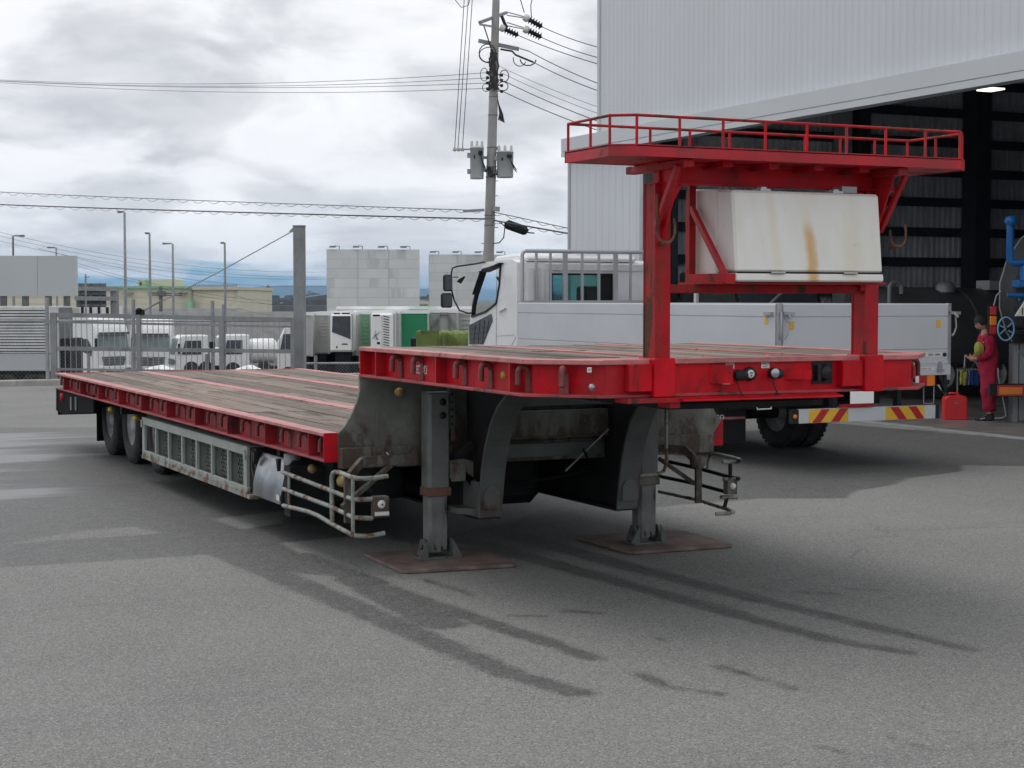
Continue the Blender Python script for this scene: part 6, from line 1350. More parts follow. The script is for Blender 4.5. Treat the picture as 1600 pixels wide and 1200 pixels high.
b = MB(); b.lathe([(0, -.05), (.07, -.05), (.07, .05), (0, .05)], L(218, 486), (0, 1, 0), 12); b.box((L(213, 0).x, -.05, L(0, 492).z), (L(226, 0).x, .05, L(0, 484).z)); Fx(b, 'pulley', 'dark')
fr = Fr('gate_post', 'thick square grey steel gate post carrying the stay cable', 'post', 469, 39.2); L = fr.L
b = MB(); a_, c_ = L(460, 606), L(477.5, 355); b.box((a_.x, -.13, 0), (c_.x, .13, c_.z)); Fx(b, 'post_shaft', 'galvd', bevel=.012)
b = MB(); b.box((a_.x - .01, -.14, c_.z), (c_.x + .01, .14, c_.z + .03)); Fx(b, 'post_cap', 'galvd')
b = MB(); q = L(459, 360); b.prism([(q.x - .10, q.z - .04), (q.x + .02, q.z - .05), (q.x + .02, q.z + .07)], 1, -.03, .03); Fx(b, 'stay_lug', 'galvd')
b = MB(); b.box((c_.x - .03, -.15, .3), (c_.x - .0, -.131, 1.7)); Fx(b, 'guide_strip', 'galv')
fr = Fr('low_mesh_fence', 'low wire mesh fence right of the gate post', 'fence', 560, 40.3); L = fr.L
for px in (493, 640, 790): b = MB(); b.tube([L(px, 610), L(px, 556)], .04, 8); Fx(b, 'fence_post', 'galv')
b = MB(); b.tube([L(478, 568), L(900, 566)], .025, 8); Fx(b, 'fence_rail', 'galv')
b = MB(); mesh_panel(b, fr, 478, 800, 568, 604, 0, .08, .004); Fx(b, 'chain_link', 'galv', kind='stuff')
b = MB(); b.tube([L(478, 590), L(800, 590)], .05, 6); Fx(b, 'guide_pipe', 'galv')

# ------------------------------------------------------------------ vehicles in the lower yard
def boxp(b, fr, px0, px1, py0, py1, dy0, dy1):
    a, c = fr.L(px0, py1, dy0), fr.L(px1, py0, dy0); return b.box((a.x, dy0, a.z), (c.x, dy1, c.z))
def wheels(fr, pxs, r_=.55, dy=.2, turn=0):
    for px in pxs:
        q = fr.L(px, 500, dy); b = MB(); b.lathe([(0, 0), (r_ * .5, .0), (r_ * .55, -.02), (r_ * .9, -.03), (r_, .03), (r_, .25), (0, .28)], (q.x, dy, r_), (0, 1, 0), 20); b.build('wheel', M['rubber'], fr.o)
def big_cab(name, label, pxl, pxr, ptop, pbot, D, side, DP=2.4):
    """highway tractor: high roof, windscreen and grille facing the camera; side=px width of the visible left flank"""
    fr = Fr(name, label, 'truck', (pxl + pxr) / 2, D, -2.6); L = fr.L; s = (pbot - ptop)
    fl = pxl + side; dp = DP
    X0, X1 = L(fl, 0).x, L(pxr, 0).x; xl = L(pxl, 0).x if side else X0
    zr = lambda f_: L(0, ptop + s * f_).z
    prof = [(dp, zr(1.0)), (dp, zr(.03)), (1.2, zr(0)), (.55, zr(.06)), (.25, zr(.20)), (.12, zr(.30)), (.0, zr(.56)), (0, zr(1.0))]
    b = MB(); b.prism(prof, 0, X0, X1); b.build('cab', M['truckw'], fr.o, bevel=.06)
    w_ = X1 - X0
    b = MB(); b.add([(X0 + w_ * .05, .10, zr(.31)), (X1 - w_ * .05, .10, zr(.31)), (X1 - w_ * .04, -.015, zr(.53)), (X0 + w_ * .04, -.015, zr(.53))], [(0, 1, 2, 3)]); b.add([(X0 + w_ * .05, .2, zr(.31)), (X1 - w_ * .05, .2, zr(.31)), (X1 - w_ * .04, .2, zr(.53)), (X0 + w_ * .04, .2, zr(.53))], [(0, 1, 2, 3)]); b.build('windscreen', M['wscreen'], fr.o, recalc=False)
    b = MB(); b.box((X0 + w_ * .06, .02, zr(.27)), (X1 - w_ * .06, -.16, zr(.305))); b.build('sun_visor', M['dglass'], fr.o)
    b = MB(); b.prism([(X0 + w_ * .14, zr(.65)), (X1 - w_ * .14, zr(.65)), (X1 - w_ * .2, zr(.79)), (X0 + w_ * .2, zr(.79))], 1, -.05, .02); g_ = b.build('grille', M['grille'], fr.o)
    for k in range(3): b = MB(); b.box((X0 + w_ * .17, -.08, zr(.68 + .035 * k)), (X1 - w_ * .17, -.051, zr(.685 + .035 * k))); b.build('grille_bar', M['alud'], g_)
    b = MB(); b.lathe([(0, -.10), (.09, -.10), (.09, -.06)], ((X0 + X1) / 2, 0, zr(.665)), (0, 1, 0), 12); b.build('maker_emblem', M['chrome'], g_)
    b = MB(); b.box((X0, -.12, zr(.80)), (X1, .2, zr(.99))); b.build('bumper', M['truckw'], fr.o, bevel=.04)
    b = MB(); b.box((X0 + w_ * .22, -.14, zr(.86)), (X1 - w_ * .22, -.121, zr(.91))); b.build('bumper_slot', M['dark'], fr.o)
    for xx in (X0 + w_ * .03, X1 - w_ * .17): b = MB(); b.box((xx, -.15, zr(.83)), (xx + w_ * .14, -.121, zr(.88))); b.build('headlight', M['chrome'], fr.o)
    for xx in (X0 - .18, X1 + .06): b = MB(); b.box((xx, -.15, zr(.52)), (xx + .14, .0, zr(.36))); b.build('mirror', M['black'], fr.o, bevel=.03)
    for k in (0, 1): xw_ = X0 + w_ * (.25 + .35 * k); b = MB(); b.bar((xw_, .04, zr(.545)), (xw_ + w_ * .18, .09, zr(.48)), .03, .02); b.build('wiper', M['black'], fr.o)
    if side:
        b = MB(); b.prism([(.7, zr(.36)), (2.0, zr(.36)), (2.1, zr(.44)), (2.0, zr(.66)), (1.0, zr(.72)), (.5, zr(.6))], 0, X0 - .03, X0 - .012); b.build('door_window', M['dglass'], fr.o)
        b = MB(); b.prism([(.5, zr(.74)), (2.3, zr(.74)), (2.3, zr(.735)), (.5, zr(.735))], 0, X0 - .02, X0 - .001); b.build('door_crease', M['galv'], fr.o)
    b = MB(); b.box((X0 + .15, .3, 0), (X0 + .5, 1.3, 1.0)); b.box((X1 - .5, .3, 0), (X1 - .15, 1.3, 1.0)); b.build('tyre_pair', M['rubber'], fr.o)
    fr.o.rotation_euler[2] += 0 if not side else 0
    return fr
# first tractor is turned so its flank shows
def turned(fr, deg): fr.o.rotation_euler[2] += R(deg)
f1 = big_cab('tractor_unit', 'white high-roof tractor lorry parked nearest the left fence showing its side', 147, 208, 492, 592, 94, 0, 2.9); 
L = f1.L
for nm, p in (('side_skirt', None),):
    pass
turned(f1, 48)
b = MB(); xl = L(147, 0).x; b.box((xl + .3, 3.0, .5), (xl + 1.8, 5.5, 1.0)); b.build('chassis_frame', M['dark'], f1.o)
b = MB(); b.prism([(.55, 1.35), (1.6, 1.65), (1.75, 1.9), (1.75, 2.3), (.9, 2.32), (.45, 1.8)], 0, xl - .02, xl - .003); b.build('door_window', M['dglass'], f1.o)
for y_, z0_, z1_ in ((.42, .7, 2.4), (1.85, .7, 2.45)): b = MB(); b.box((xl - .012, y_, z0_), (xl - .001, y_ + .025, z1_)); b.build('door_gap', M['galvd'], f1.o)
b = MB(); b.box((xl - .03, 1.55, 1.2), (xl - .002, 1.8, 1.27)); b.build('door_handle', M['black'], f1.o)
f2_ = big_cab('tractor_unit', 'white high-roof tractor lorry facing the fence squarely, second from left', 203, 267, 495, 592, 97, 0); turned(f2_, 6)
def small_truck(label, px0, px1, ptop, pbot, D, rear='tank'):
    fr = Fr('light_truck', label, 'truck', (px0 + px1) / 2, D, -2.6); L = fr.L; zr = lambda f_: L(0, ptop + (pbot - ptop) * f_).z; xa, xb = L(px0, 0).x, L(px1, 0).x; h = zr(0) - zr(1)
    cl_ = 1.9
    b = MB(); b.prism([(xa, zr(.92)), (xa + .02, zr(.5)), (xa + .28, zr(.05)), (xa + .5, zr(0)), (xa + cl_, zr(0)), (xa + cl_, zr(.92))], 1, 0, 2.0); b.build('cab', M['truckw'], fr.o, bevel=.05)
    b = MB(); b.prism([(xa + .42, zr(.47)), (xa + .62, zr(.13)), (xa + 1.5, zr(.13)), (xa + 1.5, zr(.47))], 1, -.02, -.002); b.build('door_window', M['dglass'], fr.o)
    b = MB(); b.add([(xa + .005, .08, zr(.47)), (xa + .25, .08, zr(.08)), (xa + .25, 1.9, zr(.08)), (xa + .005, 1.9, zr(.47))], [(0, 1, 2, 3)]); b.build('windscreen', M['wscreen'], fr.o, recalc=False)
    b = MB(); b.box((xa - .03, .1, zr(.72)), (xa + .02, 1.9, zr(.58))); b.build('grille', M['grille'], fr.o)
    b = MB(); b.box((xa - .08, -.02, zr(.98)), (xa + .4, 2.0, zr(.80))); b.build('bumper', M['truckw'], fr.o, bevel=.04)
    b = MB(); b.box((xa - .02, -.01, zr(.70)), (xa + .1, .3, zr(.60))); b.build('headlight', M['chrome'], fr.o)
    for xx in (xa + .95, xb - 1.0): b = MB(); b.lathe([(0, -.02), (.2, -.02), (.22, .0), (.38, -.02), (.42, .03), (.42, .25), (0, .25)], (xx, -.04, zr(1) + .40), (0, 1, 0), 20); b.build('wheel', M['rubber'], fr.o)
    b = MB(); b.box((xa + cl_, .3, zr(.86)), (xb, 1.7, zr(.78))); b.build('chassis_frame', M['dark'], fr.o)
    if rear == 'tank':
        b = MB(); b.lathe([(0, 0), (.6, .05), (.72, .2), (.72, xb - xa - cl_ - .4), (.5, xb - xa - cl_ - .2), (0, xb - xa - cl_ - .15)], (xa + cl_ + .1, 1.0, zr(.40)), (1, 0, 0), 20); b.build('tank_body', M['truckw'], fr.o)
    else:
        b = MB(); b.box((xa + cl_ + .08, .0, zr(.75)), (xb, 2.0, zr(.32))); b.build('cargo_bed', M['truckw'], fr.o, bevel=.03)
    b = MB(); b.box((xa + .2, -.2, zr(.45)), (xa + .3, -.05, zr(.2))); b.build('mirror', M['black'], fr.o)
    turned(fr, 18 if rear == 'tank' else 20)
small_truck('small white tank lorry with dark windows, left of the two light lorries', 272, 350, 524, 588, 92, 'bed')
small_truck('small white lorry with a round tank body, right of the two light lorries', 338, 440, 523, 588, 96, 'tank')
b_ = Fr('light_truck', 'white lorry cab half hidden behind the thick gate post', 'truck', 452, 90, -2.6); L = b_.L
b = MB(); xa, xb = L(433, 0).x, L(462, 0).x; b.prism([(xa, .4), (xa, L(0, 535).z), (xa + .4, L(0, 511).z), (xb, L(0, 509).z), (xb, .4)], 1, 0, 2.1); b.build('cab', M['truckw'], b_.o, bevel=.08)
b = MB(); b.prism([(xa + .15, L(0, 548).z), (xa + .35, L(0, 522).z), (xb - .25, L(0, 522).z), (xb - .25, L(0, 548).z)], 1, -.03, -.003); b.build('door_window', M['dglass'], b_.o)
b = MB(); b.lathe([(0, -.02), (.2, -.02), (.42, -.02), (.45, .03), (.45, .25), (0, .25)], (xa + .6, -.05, .46), (0, 1, 0), 18); b.build('wheel', M['rubber'], b_.o)
for (pxa, pxb, lab) in ((198, 258, 'white car roof showing just over the trailer deck on the left'), (340, 400, 'white car roof showing just over the trailer deck in the middle')):
    f_ = Fr('parked_car', lab, 'car', (pxa + pxb) / 2, 60, -2.6 + 1.6 * 0, None); L = f_.L; a_, c_ = L(pxa - 14, 0).x, L(pxb + 14, 0).x; zt_ = L(0, 573).z
    # saloon body
    s_ = (c_ - a_) / 4.4
    b = MB(); b.prism([(a_, .35), (a_ - .0, zt_ * .62), (a_ + .45, zt_ * .68), (a_ + .95, zt_ * .96), (a_ + 1.2, zt_), (c_ - .7, zt_), (c_ - .25, zt_ * .9), (c_, zt_ * .64), (c_, .35)], 1, 0, 1.7); b.build('car_body', M['truckw'], f_.o, bevel=.09)
    b = MB(); b.prism([(a_ + .75, zt_ * .7), (a_ + 1.15, zt_ * .92), (c_ - .75, zt_ * .92), (c_ - .45, zt_ * .7)], 1, -.01, .0); b.build('side_windows', M['dglass'], f_.o)
    for x_ in (a_ + .55, c_ - .6): b = MB(); b.lathe([(0, -.02), (.3, -.02), (.33, .02), (.33, .2), (0, .2)], (x_, 0, .33), (0, 1, 0), 16); b.build('wheel', M['rubber'], f_.o)
# van-body trailer at far left
fr = Fr('box_trailer', 'silver ribbed van-body trailer behind the left chain-link fence', 'trailer', 30, 78, -2.6); L = fr.L
x0, x1, zt, zm, zb = L(-80, 0).x, L(92, 0).x, L(0, 481).z, L(0, 549).z, L(0, 580).z
b = MB(); b.box((x0, 0, zm), (x1, 2.5, zt)); b.build('van_body', M['grille'], fr.o)  # silver body coloured dark here for the shade between the ribs
for k in range(15):
    z_ = zm + (zt - zm) * (k + .5) / 15; b = MB(); b.box((x0 + .2, -.11, z_ - .042), (x1 - .55, -.001, z_ + .042)); b.build('side_rib', M['vansheet'], fr.o)
b = MB(); b.box((x1 - .5, -.04, zb), (x1, .0, zt + .05)); b.box((x0, -.06, zt - .02), (x1, 2.52, zt + .06)); b.build('edge_trim', M['vansheet'], fr.o)
b = MB(); b.box((x0, -.03, zb), (x1, 2.4, zm - .03)); b.build('lower_panel', M['boardl'], fr.o, bevel=.03)
b = MB(); b.box((x0, .3, .5), (x1, 2.2, zb)); b.build('undercarriage', M['dark'], fr.o)
for px in (10, 24, 62, 76, 100): q = L(px, 0); b = MB(); b.lathe([(0, -.04), (.3, -.03), (.5, -.03), (.52, .02), (.52, .25), (0, .25)], (q.x - .4, .0, .52), (0, 1, 0), 18); b.build('wheel', M['rubber'], fr.o)
b = MB(); b.box((x1 - .6, .2, .1), (x1 + .5, 2.4, 2.7)); b.build('landing_frame', M['dark'], fr.o)

# refrigerated and dry trailers right of the gate post
def trailer(label, pxa, pxb, py0, py1, D, mt, ribs=None, turn=0, depth=9):
    fr = Fr('container_trailer', label, 'trailer', (pxa + pxb) / 2, D, -2.6); L = fr.L; x0, x1, z1, z0 = L(pxa, 0).x, L(pxb, 0).x, L(0, py0).z, L(0, py1).z
    b = MB(); b.box((x0, 0, z0), (x1, depth, z1)); b.build('trailer_body', M[mt], fr.o, bevel=.04)
    b = MB(); b.box((x0 - .03, -.05, z1 - .12), (x1 + .03, .0, z1 + .04)); b.build('top_rail', M['truckw'], fr.o)
    for x_ in (x0, x1 - .1): b = MB(); b.box((x_, -.05, z0), (x_ + .1, -.001, z1 - .12)); b.build('corner_post', M['trailgrey'], fr.o)
    b = MB(); b.box((x0 + .2, .2, .6), (x1 - .2, depth, z0)); b.build('undercarriage', M['dark'], fr.o)
    for x_ in (x0 + .3, x1 - .6): b = MB(); b.lathe([(0, 0), (.5, 0), (.5, .3), (0, .3)], (x_, 1.2, .5), (1, 0, 0), 16); b.build('wheel', M['rubber'], fr.o)
    if ribs:
        n_ = ribs
        for k in range(n_): z_ = z0 + (z1 - z0) * (k + .7) / (n_ + .6); b = MB(); b.box((x0 + .18, -.05, z_ - .03), (x1 - .16, -.001, z_ + .03)); b.build('side_rib', M[mt], fr.o)
    return fr, x0, x1, z0, z1
trailer('plain grey trailer front with angled corner stays just right of the gate post', 466, 489, 489, 557, 76, 'trailgrey')
trailer('grey ribbed trailer side next to the refrigeration unit', 490, 516, 489, 553, 77, 'trailgrey', 12)
def reefer(label, pxa, pxb, py0, py1, D, kind):
    fr, x0, x1, z0, z1 = trailer(label, pxa, pxb, py0, py1, D, 'truckw'); L = fr.L; w_, h = x1 - x0, z1 - z0
    b = MB(); b.box((x0 + .05, -.45, z0 + .02), (x1 - .05, -.06, z1 - .1)); b.build('cooling_unit', M['truckw'], fr.o, bevel=.08)
    if kind == 0:
        b = MB(); b.prism([(x0 + w_ * .12, z0 + h * .50), (x0 + w_ * .93, z0 + h * .32), (x0 + w_ * .93, z1 - h * .11), (x0 + w_ * .16, z1 - h * .11)], 1, -.475, -.451); b.build('dark_front_panel', M['dglass'], fr.o, bevel=.01)
        for xx, zz, ww in ((.2, .955, .28), (.55, .955, .35), (.55, .20, .25)): b = MB(); b.box((x0 + w_ * xx, -.458, z0 + h * zz - .03), (x0 + w_ * (xx + ww), -.451, z0 + h * zz + .03)); b.build('name_strip', M['black'], fr.o)
        b = MB(); b.box((x0 + w_ * .3, -.462, z0 + h * .10), (x0 + w_ * .36, -.451, z0 + h * .15)); b.build('latch', M['black'], fr.o)
    else:
        for k in range(13): b = MB(); b.bar((x0 + w_ * .56, -.46, z0 + h * (.36 + .045 * k) + .03), (x0 + w_ * .80, -.46, z0 + h * (.36 + .045 * k) - .03), .02, .035); b.build('louvre', M['black'], fr.o)
        b = MB(); b.bar((x0 + w_ * .10, -.46, z0 + h * .52), (x0 + w_ * .42, -.46, z0 + h * .64), .02, .05, (0, 1, 0)); b.bar((x0 + w_ * .18, -.46, z0 + h * .60), (x0 + w_ * .36, -.46, z0 + h * .50), .02, .05, (0, 1, 0)); b.bar((x0 + w_ * .24, -.46, z0 + h * .66), (x0 + w_ * .28, -.46, z0 + h * .5), .02, .05, (0, 1, 0)); b.build('star_emblem', M['grille'], fr.o)
        b = MB(); b.box((x0 + w_ * .13, -.46, z1 - h * .09), (x0 + w_ * .42, -.451, z1 - h * .06)); b.box((x0 + w_ * .30, -.46, z0 + h * .42), (x0 + w_ * .42, -.451, z0 + h * .46)); b.build('name_strip', M['black'], fr.o)
        b = MB(); b.box((x0 + w_ * .5, -.46, z0), (x0 + w_ * .51, -.451, z1 - h * .1)); b.box((x0 + .06, -.46, z0 + h * .3), (x0 + w_ * .5, -.451, z0 + h * .307)); b.build('panel_gap', M['galvd'], fr.o)
reefer('white refrigeration unit with a dark slanted panel on a trailer front', 516, 552, 487, 550, 75, 0)
trailer('narrow pale grey trailer flank beside the dark-panelled refrigeration unit', 549, 560, 488, 556, 76.5, 'trailgrey')
trailer('pale green ribbed trailer side between two white refrigeration units', 560, 581, 487, 575, 77, 'mint', 14)
reefer('white refrigeration unit with black louvres and a star emblem', 579, 617, 486, 575, 75, 1)
trailer('narrow cream trailer corner left of the bright green trailer side', 611, 624, 486, 575, 76, 'truckw')
trailer('flat bright green trailer side with a white top rail', 624, 671, 486, 575, 77, 'tgreen')
f_, x0, x1, z0, z1 = trailer('grey trailer front with an arched stay frame, right of the green trailer', 671, 716, 485, 575, 78, 'trailgrey')
b = MB(); b.bar((x0 + .1, -.12, z1 - .9), (x0 + .5, -.12, z1 - .15), .1, .1, (0, 1, 0)); b.bar((x0 + .5, -.12, z1 - .15), (x1 - .45, -.12, z1 - .15), .1, .1, (0, 1, 0)); b.bar((x1 - .45, -.12, z1 - .15), (x1 - .1, -.12, z1 - .9), .1, .1, (0, 1, 0)); b.build('arched_frame', M['galvd'], f_.o)
for xx in (.33, .68): b = MB(); b.box((x0 + (x1 - x0) * xx - .04, -.12, z0), (x0 + (x1 - x0) * xx + .04, -.052, z1 - .2)); b.build('stay_post', M['galvd'], f_.o)
trailer('grey ribbed trailer side partly hidden by the mirror of the white lorry', 714, 760, 486, 575, 79, 'trailgrey', 12)
fr, x0, x1, z0, z1 = trailer('long pale trailer roof showing above the row of trailer fronts', 527, 770, 480, 500, 84, 'whited', None, 0, 2.6)
# green dumper body with canvas
fr = Fr('green_dumper', 'open green tipper body under a crumpled green canvas', 'tipper body', 690, 66, -2.6); L = fr.L
x0, x1, zt = L(650, 0).x, L(745, 0).x, L(0, 518).z
b = MB(); b.box((x0, 0, .8), (x1, .08, zt - .1)); b.box((x0, 2.2, .8), (x1, 2.28, zt)); b.box((x0, .08, .8), (x0 + .08, 2.2, zt)); b.box((x0, .08, .8), (x1, 2.2, .9)); b.build('tipper_body', M['canvas'], fr.o)
b = MB(); n_, m_ = 40, 14; vs_ = []; fs_ = []
xa = L(686, 0).x
for j in range(m_ + 1):
    for i in range(n_ + 1):
        u, v_ = i / n_, j / m_; x_ = xa + (x1 - xa) * u
        if v_ < .6: y_, z_ = -.06 - .05 * sin(u * 40 + v_ * 3) * (1 - u) , zt - .05 - (zt - .9) * (1 - v_ / .6) * .95
        else: y_, z_ = (v_ - .6) / .4 * 2.2 - .05, zt + .02 * sin(u * 20)
        y_ += .04 * noise.noise(Vector((u * 9, v_ * 6, 1))); vs_.append((x_, y_, z_ + .03 * noise.noise(Vector((u * 14, v_ * 3, 5)))))
for j in range(m_):
    for i in range(n_): a_ = j * (n_ + 1) + i; fs_.append((a_, a_ + 1, a_ + n_ + 2, a_ + n_ + 1))
b.add(vs_, fs_, True); o = b.build('canvas_cover', M['canvas'], fr.o, recalc=False)
b = MB()
for k in range(7): b.tube([(xa + .1 + .04 * k, -.12, zt - .05), (xa + .2 + .13 * k, -.17, zt - .5 - .03 * (k % 3)), (xa + .25 + .2 * k, -.16, zt - 1.0)], .012, 5)
b.build('canvas_cord', M['canvas'], fr.o, kind='stuff')
b = MB(); b.box((L(641, 0).x, .3, .6), (L(651, 0).x, 1.2, L(0, 529).z)); b.build('exhaust_stack', M['black'], fr.o)
b = MB(); b.box((x0, .3, .3), (x1, 2.0, .8)); b.build('chassis_frame', M['dark'], fr.o)
for px in (670, 720): q = L(px, 0); b = MB(); b.lathe([(0, 0), (.5, 0), (.5, .3), (0, .3)], (q.x, -.02, .5), (0, 1, 0), 16); b.build('wheel', M['rubber'], fr.o)

# ------------------------------------------------------------------ billboards seen from behind
def billboard(label, px0, px1, py0, py1, D, nx_, ny_, lamps, turn, mt='board', posts=()):
    fr = Fr('billboard', label, 'billboard', px0, D, -2.6); L = fr.L; a, c = L(px0, py1), L(px1, py0); W_, H_ = (c.x - a.x) / cos(R(turn)), c.z - a.z
    for i in range(nx_):
        for j in range(ny_):
            b = MB(); g = .009; b.box((a.x + W_ * i / nx_ + g, random.uniform(-.012, .0), a.z + H_ * j / ny_ + g * .6), (a.x + W_ * (i + 1) / nx_ - g, .06, a.z + H_ * (j + 1) / ny_ - g * .6)); b.build('board_panel', M[mt], fr.o)
    b = MB(); b.box((a.x + .01, .061, a.z), (a.x + W_ - .01, .5, c.z)); b.build('board_frame', M['galvd'] if mt == 'board' else M['boardl'], fr.o)
    for f_ in lamps:
        x_ = a.x + W_ * f_; b = MB(); b.tube([(x_ + .25, .3, c.z - .05), (x_ + .25, .25, c.z + .22), (x_ - .05, -.1, c.z + .25)], .03, 6); b.box((x_ - .45, -.3, c.z + .12), (x_ - .02, .1, c.z + .24)); b.build('flood_lamp', M['galvd'], fr.o)
    for f_ in posts or (.15, .5, .85): x_ = a.x + W_ * f_; b = MB(); b.box((x_ - .18, .1, 0), (x_ + .18, .4, a.z)); b.build('support_post', M['grille'], fr.o)
    fr.o.rotation_euler[2] += R(turn); return fr
billboard('large pale billboard back in grid panels, the one left of the power pole', 511, 655, 390, 495, 118, 3, 7, (.10, .35, .62, .86), 8)
billboard('pale billboard back partly behind the power pole and the lorry mirror', 671, 800, 398, 495, 126, 3, 7, (.08, .35, .62, .88), 8)
billboard('blank grey two-panel billboard on dark posts at the far left', -60, 120, 400, 463, 105, 3, 1, (), 0, 'boardl', (.36, .55, .75, .91, .10))
# lamp posts
def lamp_post(label, px, ptop, D, d, hx=9):
    fr = Fr('street_lamp', label, 'street lamp', px, D, -2.6, 'lamp posts beyond the fence'); L = fr.L; sc = D / F; z = L(px, ptop).z
    b = MB(); b.tube([(0, 0, 0), (0, 0, z * .6), (0, 0, z)] + [(-d * hx * sc * .3, 0, z + .06), (-d * hx * sc, 0, z + .05)], [.12, .10, .075, .06, .06], 8); b.build('lamp_mast', M['galv'], fr.o)
    b = MB(); b.box((min(-d * hx * sc, -d * (hx + 6) * sc), -.15, z - .03), (max(-d * hx * sc, -d * (hx + 6) * sc), .15, z + .12)); b.build('lamp_head', M['galvd'], fr.o, bevel=.03)
lamp_post('tallest street lamp in the row, its arm pointing left', 197, 333, 115, 1, 5)
lamp_post('street lamp just right of the tallest one', 235.5, 366, 125, 1, 1)
lamp_post('street lamp with a longer arm pointing left, between two plain ones', 271.5, 382, 130, 1, 10)
lamp_post('street lamp nearest the thick gate post', 352.5, 381, 128, 1, .5)
lamp_post('street lamp behind the left billboard, its arm pointing right', 22.5, 370, 120, -1, 12)
lamp_post('low street lamp behind the left billboard, its arm pointing left', 90, 388, 150, 1, 8)
fr = Fr('thin_pole', 'thin pole with a small bracket right of the left billboard', 'pole', 135, 110, -2.6); b = MB(); b.tube([(0, 0, 0), (0, 0, fr.L(135, 429).z)], .06, 8); b.build('pole_shaft', M['galv'], fr.o); b = MB(); z_ = fr.L(135, 434).z; b.bar((0, 0, z_), (.25, 0, z_ + .05), .05, .05); b.build('pole_bracket', M['galvd'], fr.o)
fr = Fr('sign_gantry', 'grey steel sign gantry with a framed board behind the gate', 'gantry', 160, 112, -2.6); L = fr.L
def Gx(b, name, mt, **k): return b.build(name, M[mt], fr.o, **k)
b = MB(); boxp(b, fr, 120, 166, 443, 480, .3, .5); Gx(b, 'framed_board', 'greyroof')
for py in (450, 459, 468, 477): b = MB(); b.bar(L(120, py), L(166, py), .12, .12); Gx(b, 'board_strut', 'galvd')
for px in (127, 143, 158): b = MB(); b.bar(L(px, 443), L(px, 480), .14, .14, (0, 1, 0)); Gx(b, 'board_strut', 'grille')
for py in (451, 466): b = MB(); b.bar(L(118, py, -.3), L(183, py + 1, -.3), .25, .28); Gx(b, 'gantry_beam', 'galv')
b = MB(); q = L(180, 449); b.tube([(q.x, 0, 0), (q.x, 0, q.z)], .28, 12); Gx(b, 'gantry_post', 'galvd')
fr = Fr('loading_bay', 'low white and black striped loading bay front beyond the fence', 'building', 150, 130, -2.6); L = fr.L
b = MB(); boxp(b, fr, 125, 178, 479, 505, 0, 3); Gx(b, 'bay_wall', 'truckw')
for k in range(4): b = MB(); boxp(b, fr, 127 + 13 * k, 131 + 13 * k, 480, 490, -.1, -.01); Gx(b, 'bay_opening', 'black')
# factory
D1 = 210
fr = Fr('factory', 'long beige flat-roofed factory across the far side of the lower yard', 'building', 240, D1, -2.6); L = fr.L
b = MB(); boxp(b, fr, -200, 372, 450, 520, 0, 30); Gx(b, 'factory_wall', 'beige')
b = MB(); boxp(b, fr, -200, 301, 447.5, 451, -.4, 30.2); Gx(b, 'roof_edge', 'mint')
b = MB(); boxp(b, fr, 301, 373, 448, 453, -.5, 30.4); Gx(b, 'parapet', 'beigel')
b = MB(); boxp(b, fr, 216, 269, 437, 448, 4, 12); Gx(b, 'roof_house', 'beigel')
b = MB(); boxp(b, fr, 228, 233, 437, 448, 3.9, 3.99); Gx(b, 'mint_panel', 'mint')
b = MB(); boxp(b, fr, 219, 222, 441, 446, 3.8, 3.99); Gx(b, 'window', 'dglass')
for k in range(24): b = MB(); x_ = L(303 + k * 2.9, 0).x; z_ = L(0, 448).z; b.box((x_, 0, z_), (x_ + .1, .1, z_ + .25)); Gx(b, 'roof_bolt', 'grille')
for py in (456, 464, 474): b = MB(); boxp(b, fr, -200, 372, py, py + .6, -.06, -.001); Gx(b, 'wall_seam', 'beige')
for px in (300,): b = MB(); boxp(b, fr, px, px + .9, 451, 500, -.3, -.001); Gx(b, 'downpipe', 'galvd')
b = MB(); boxp(b, fr, 292, 300, 469, 482, -1.5, -.1); Gx(b, 'stair_hut', 'mint')
b = MB(); b.bar(L(300, 481, -1), L(289, 487, -1), .5, .3); Gx(b, 'stair_flight', 'mint')
for px in (192, 242, 277): b = MB(); boxp(b, fr, px, px + 14, 457.5, 459.5, -1.2, -.01); Gx(b, 'canopy', 'galv')
b = MB(); boxp(b, fr, -200, 372, 482, 492, -3, -.01); Gx(b, 'lower_annex', 'trailgrey')
fr = Fr('grey_wall', 'long pale grey low wall behind the far lorries', 'wall', 300, 150, -2.6); L = fr.L
b = MB(); boxp(b, fr, 60, 470, 487, 560, 0, .4); Gx(b, 'wall_face', 'trailgrey')
fr = Fr('green_shed', 'tiny green-roofed shed left of the gate post', 'building', 385, 230, -2.6); L = fr.L; b = MB(); boxp(b, fr, 372, 397, 484, 500, 0, 8); Gx(b, 'shed_wall', 'mint')
fr = Fr('beige_hut', 'small beige hut visible between the two billboards', 'building', 662, 170, -2.6); L = fr.L; b = MB(); boxp(b, fr, 650, 675, 471, 500, 0, 6); Gx(b, 'hut_wall', 'beige'); b = MB(); boxp(b, fr, 655, 668, 475, 478, -.1, -.01); Gx(b, 'window', 'galvd')
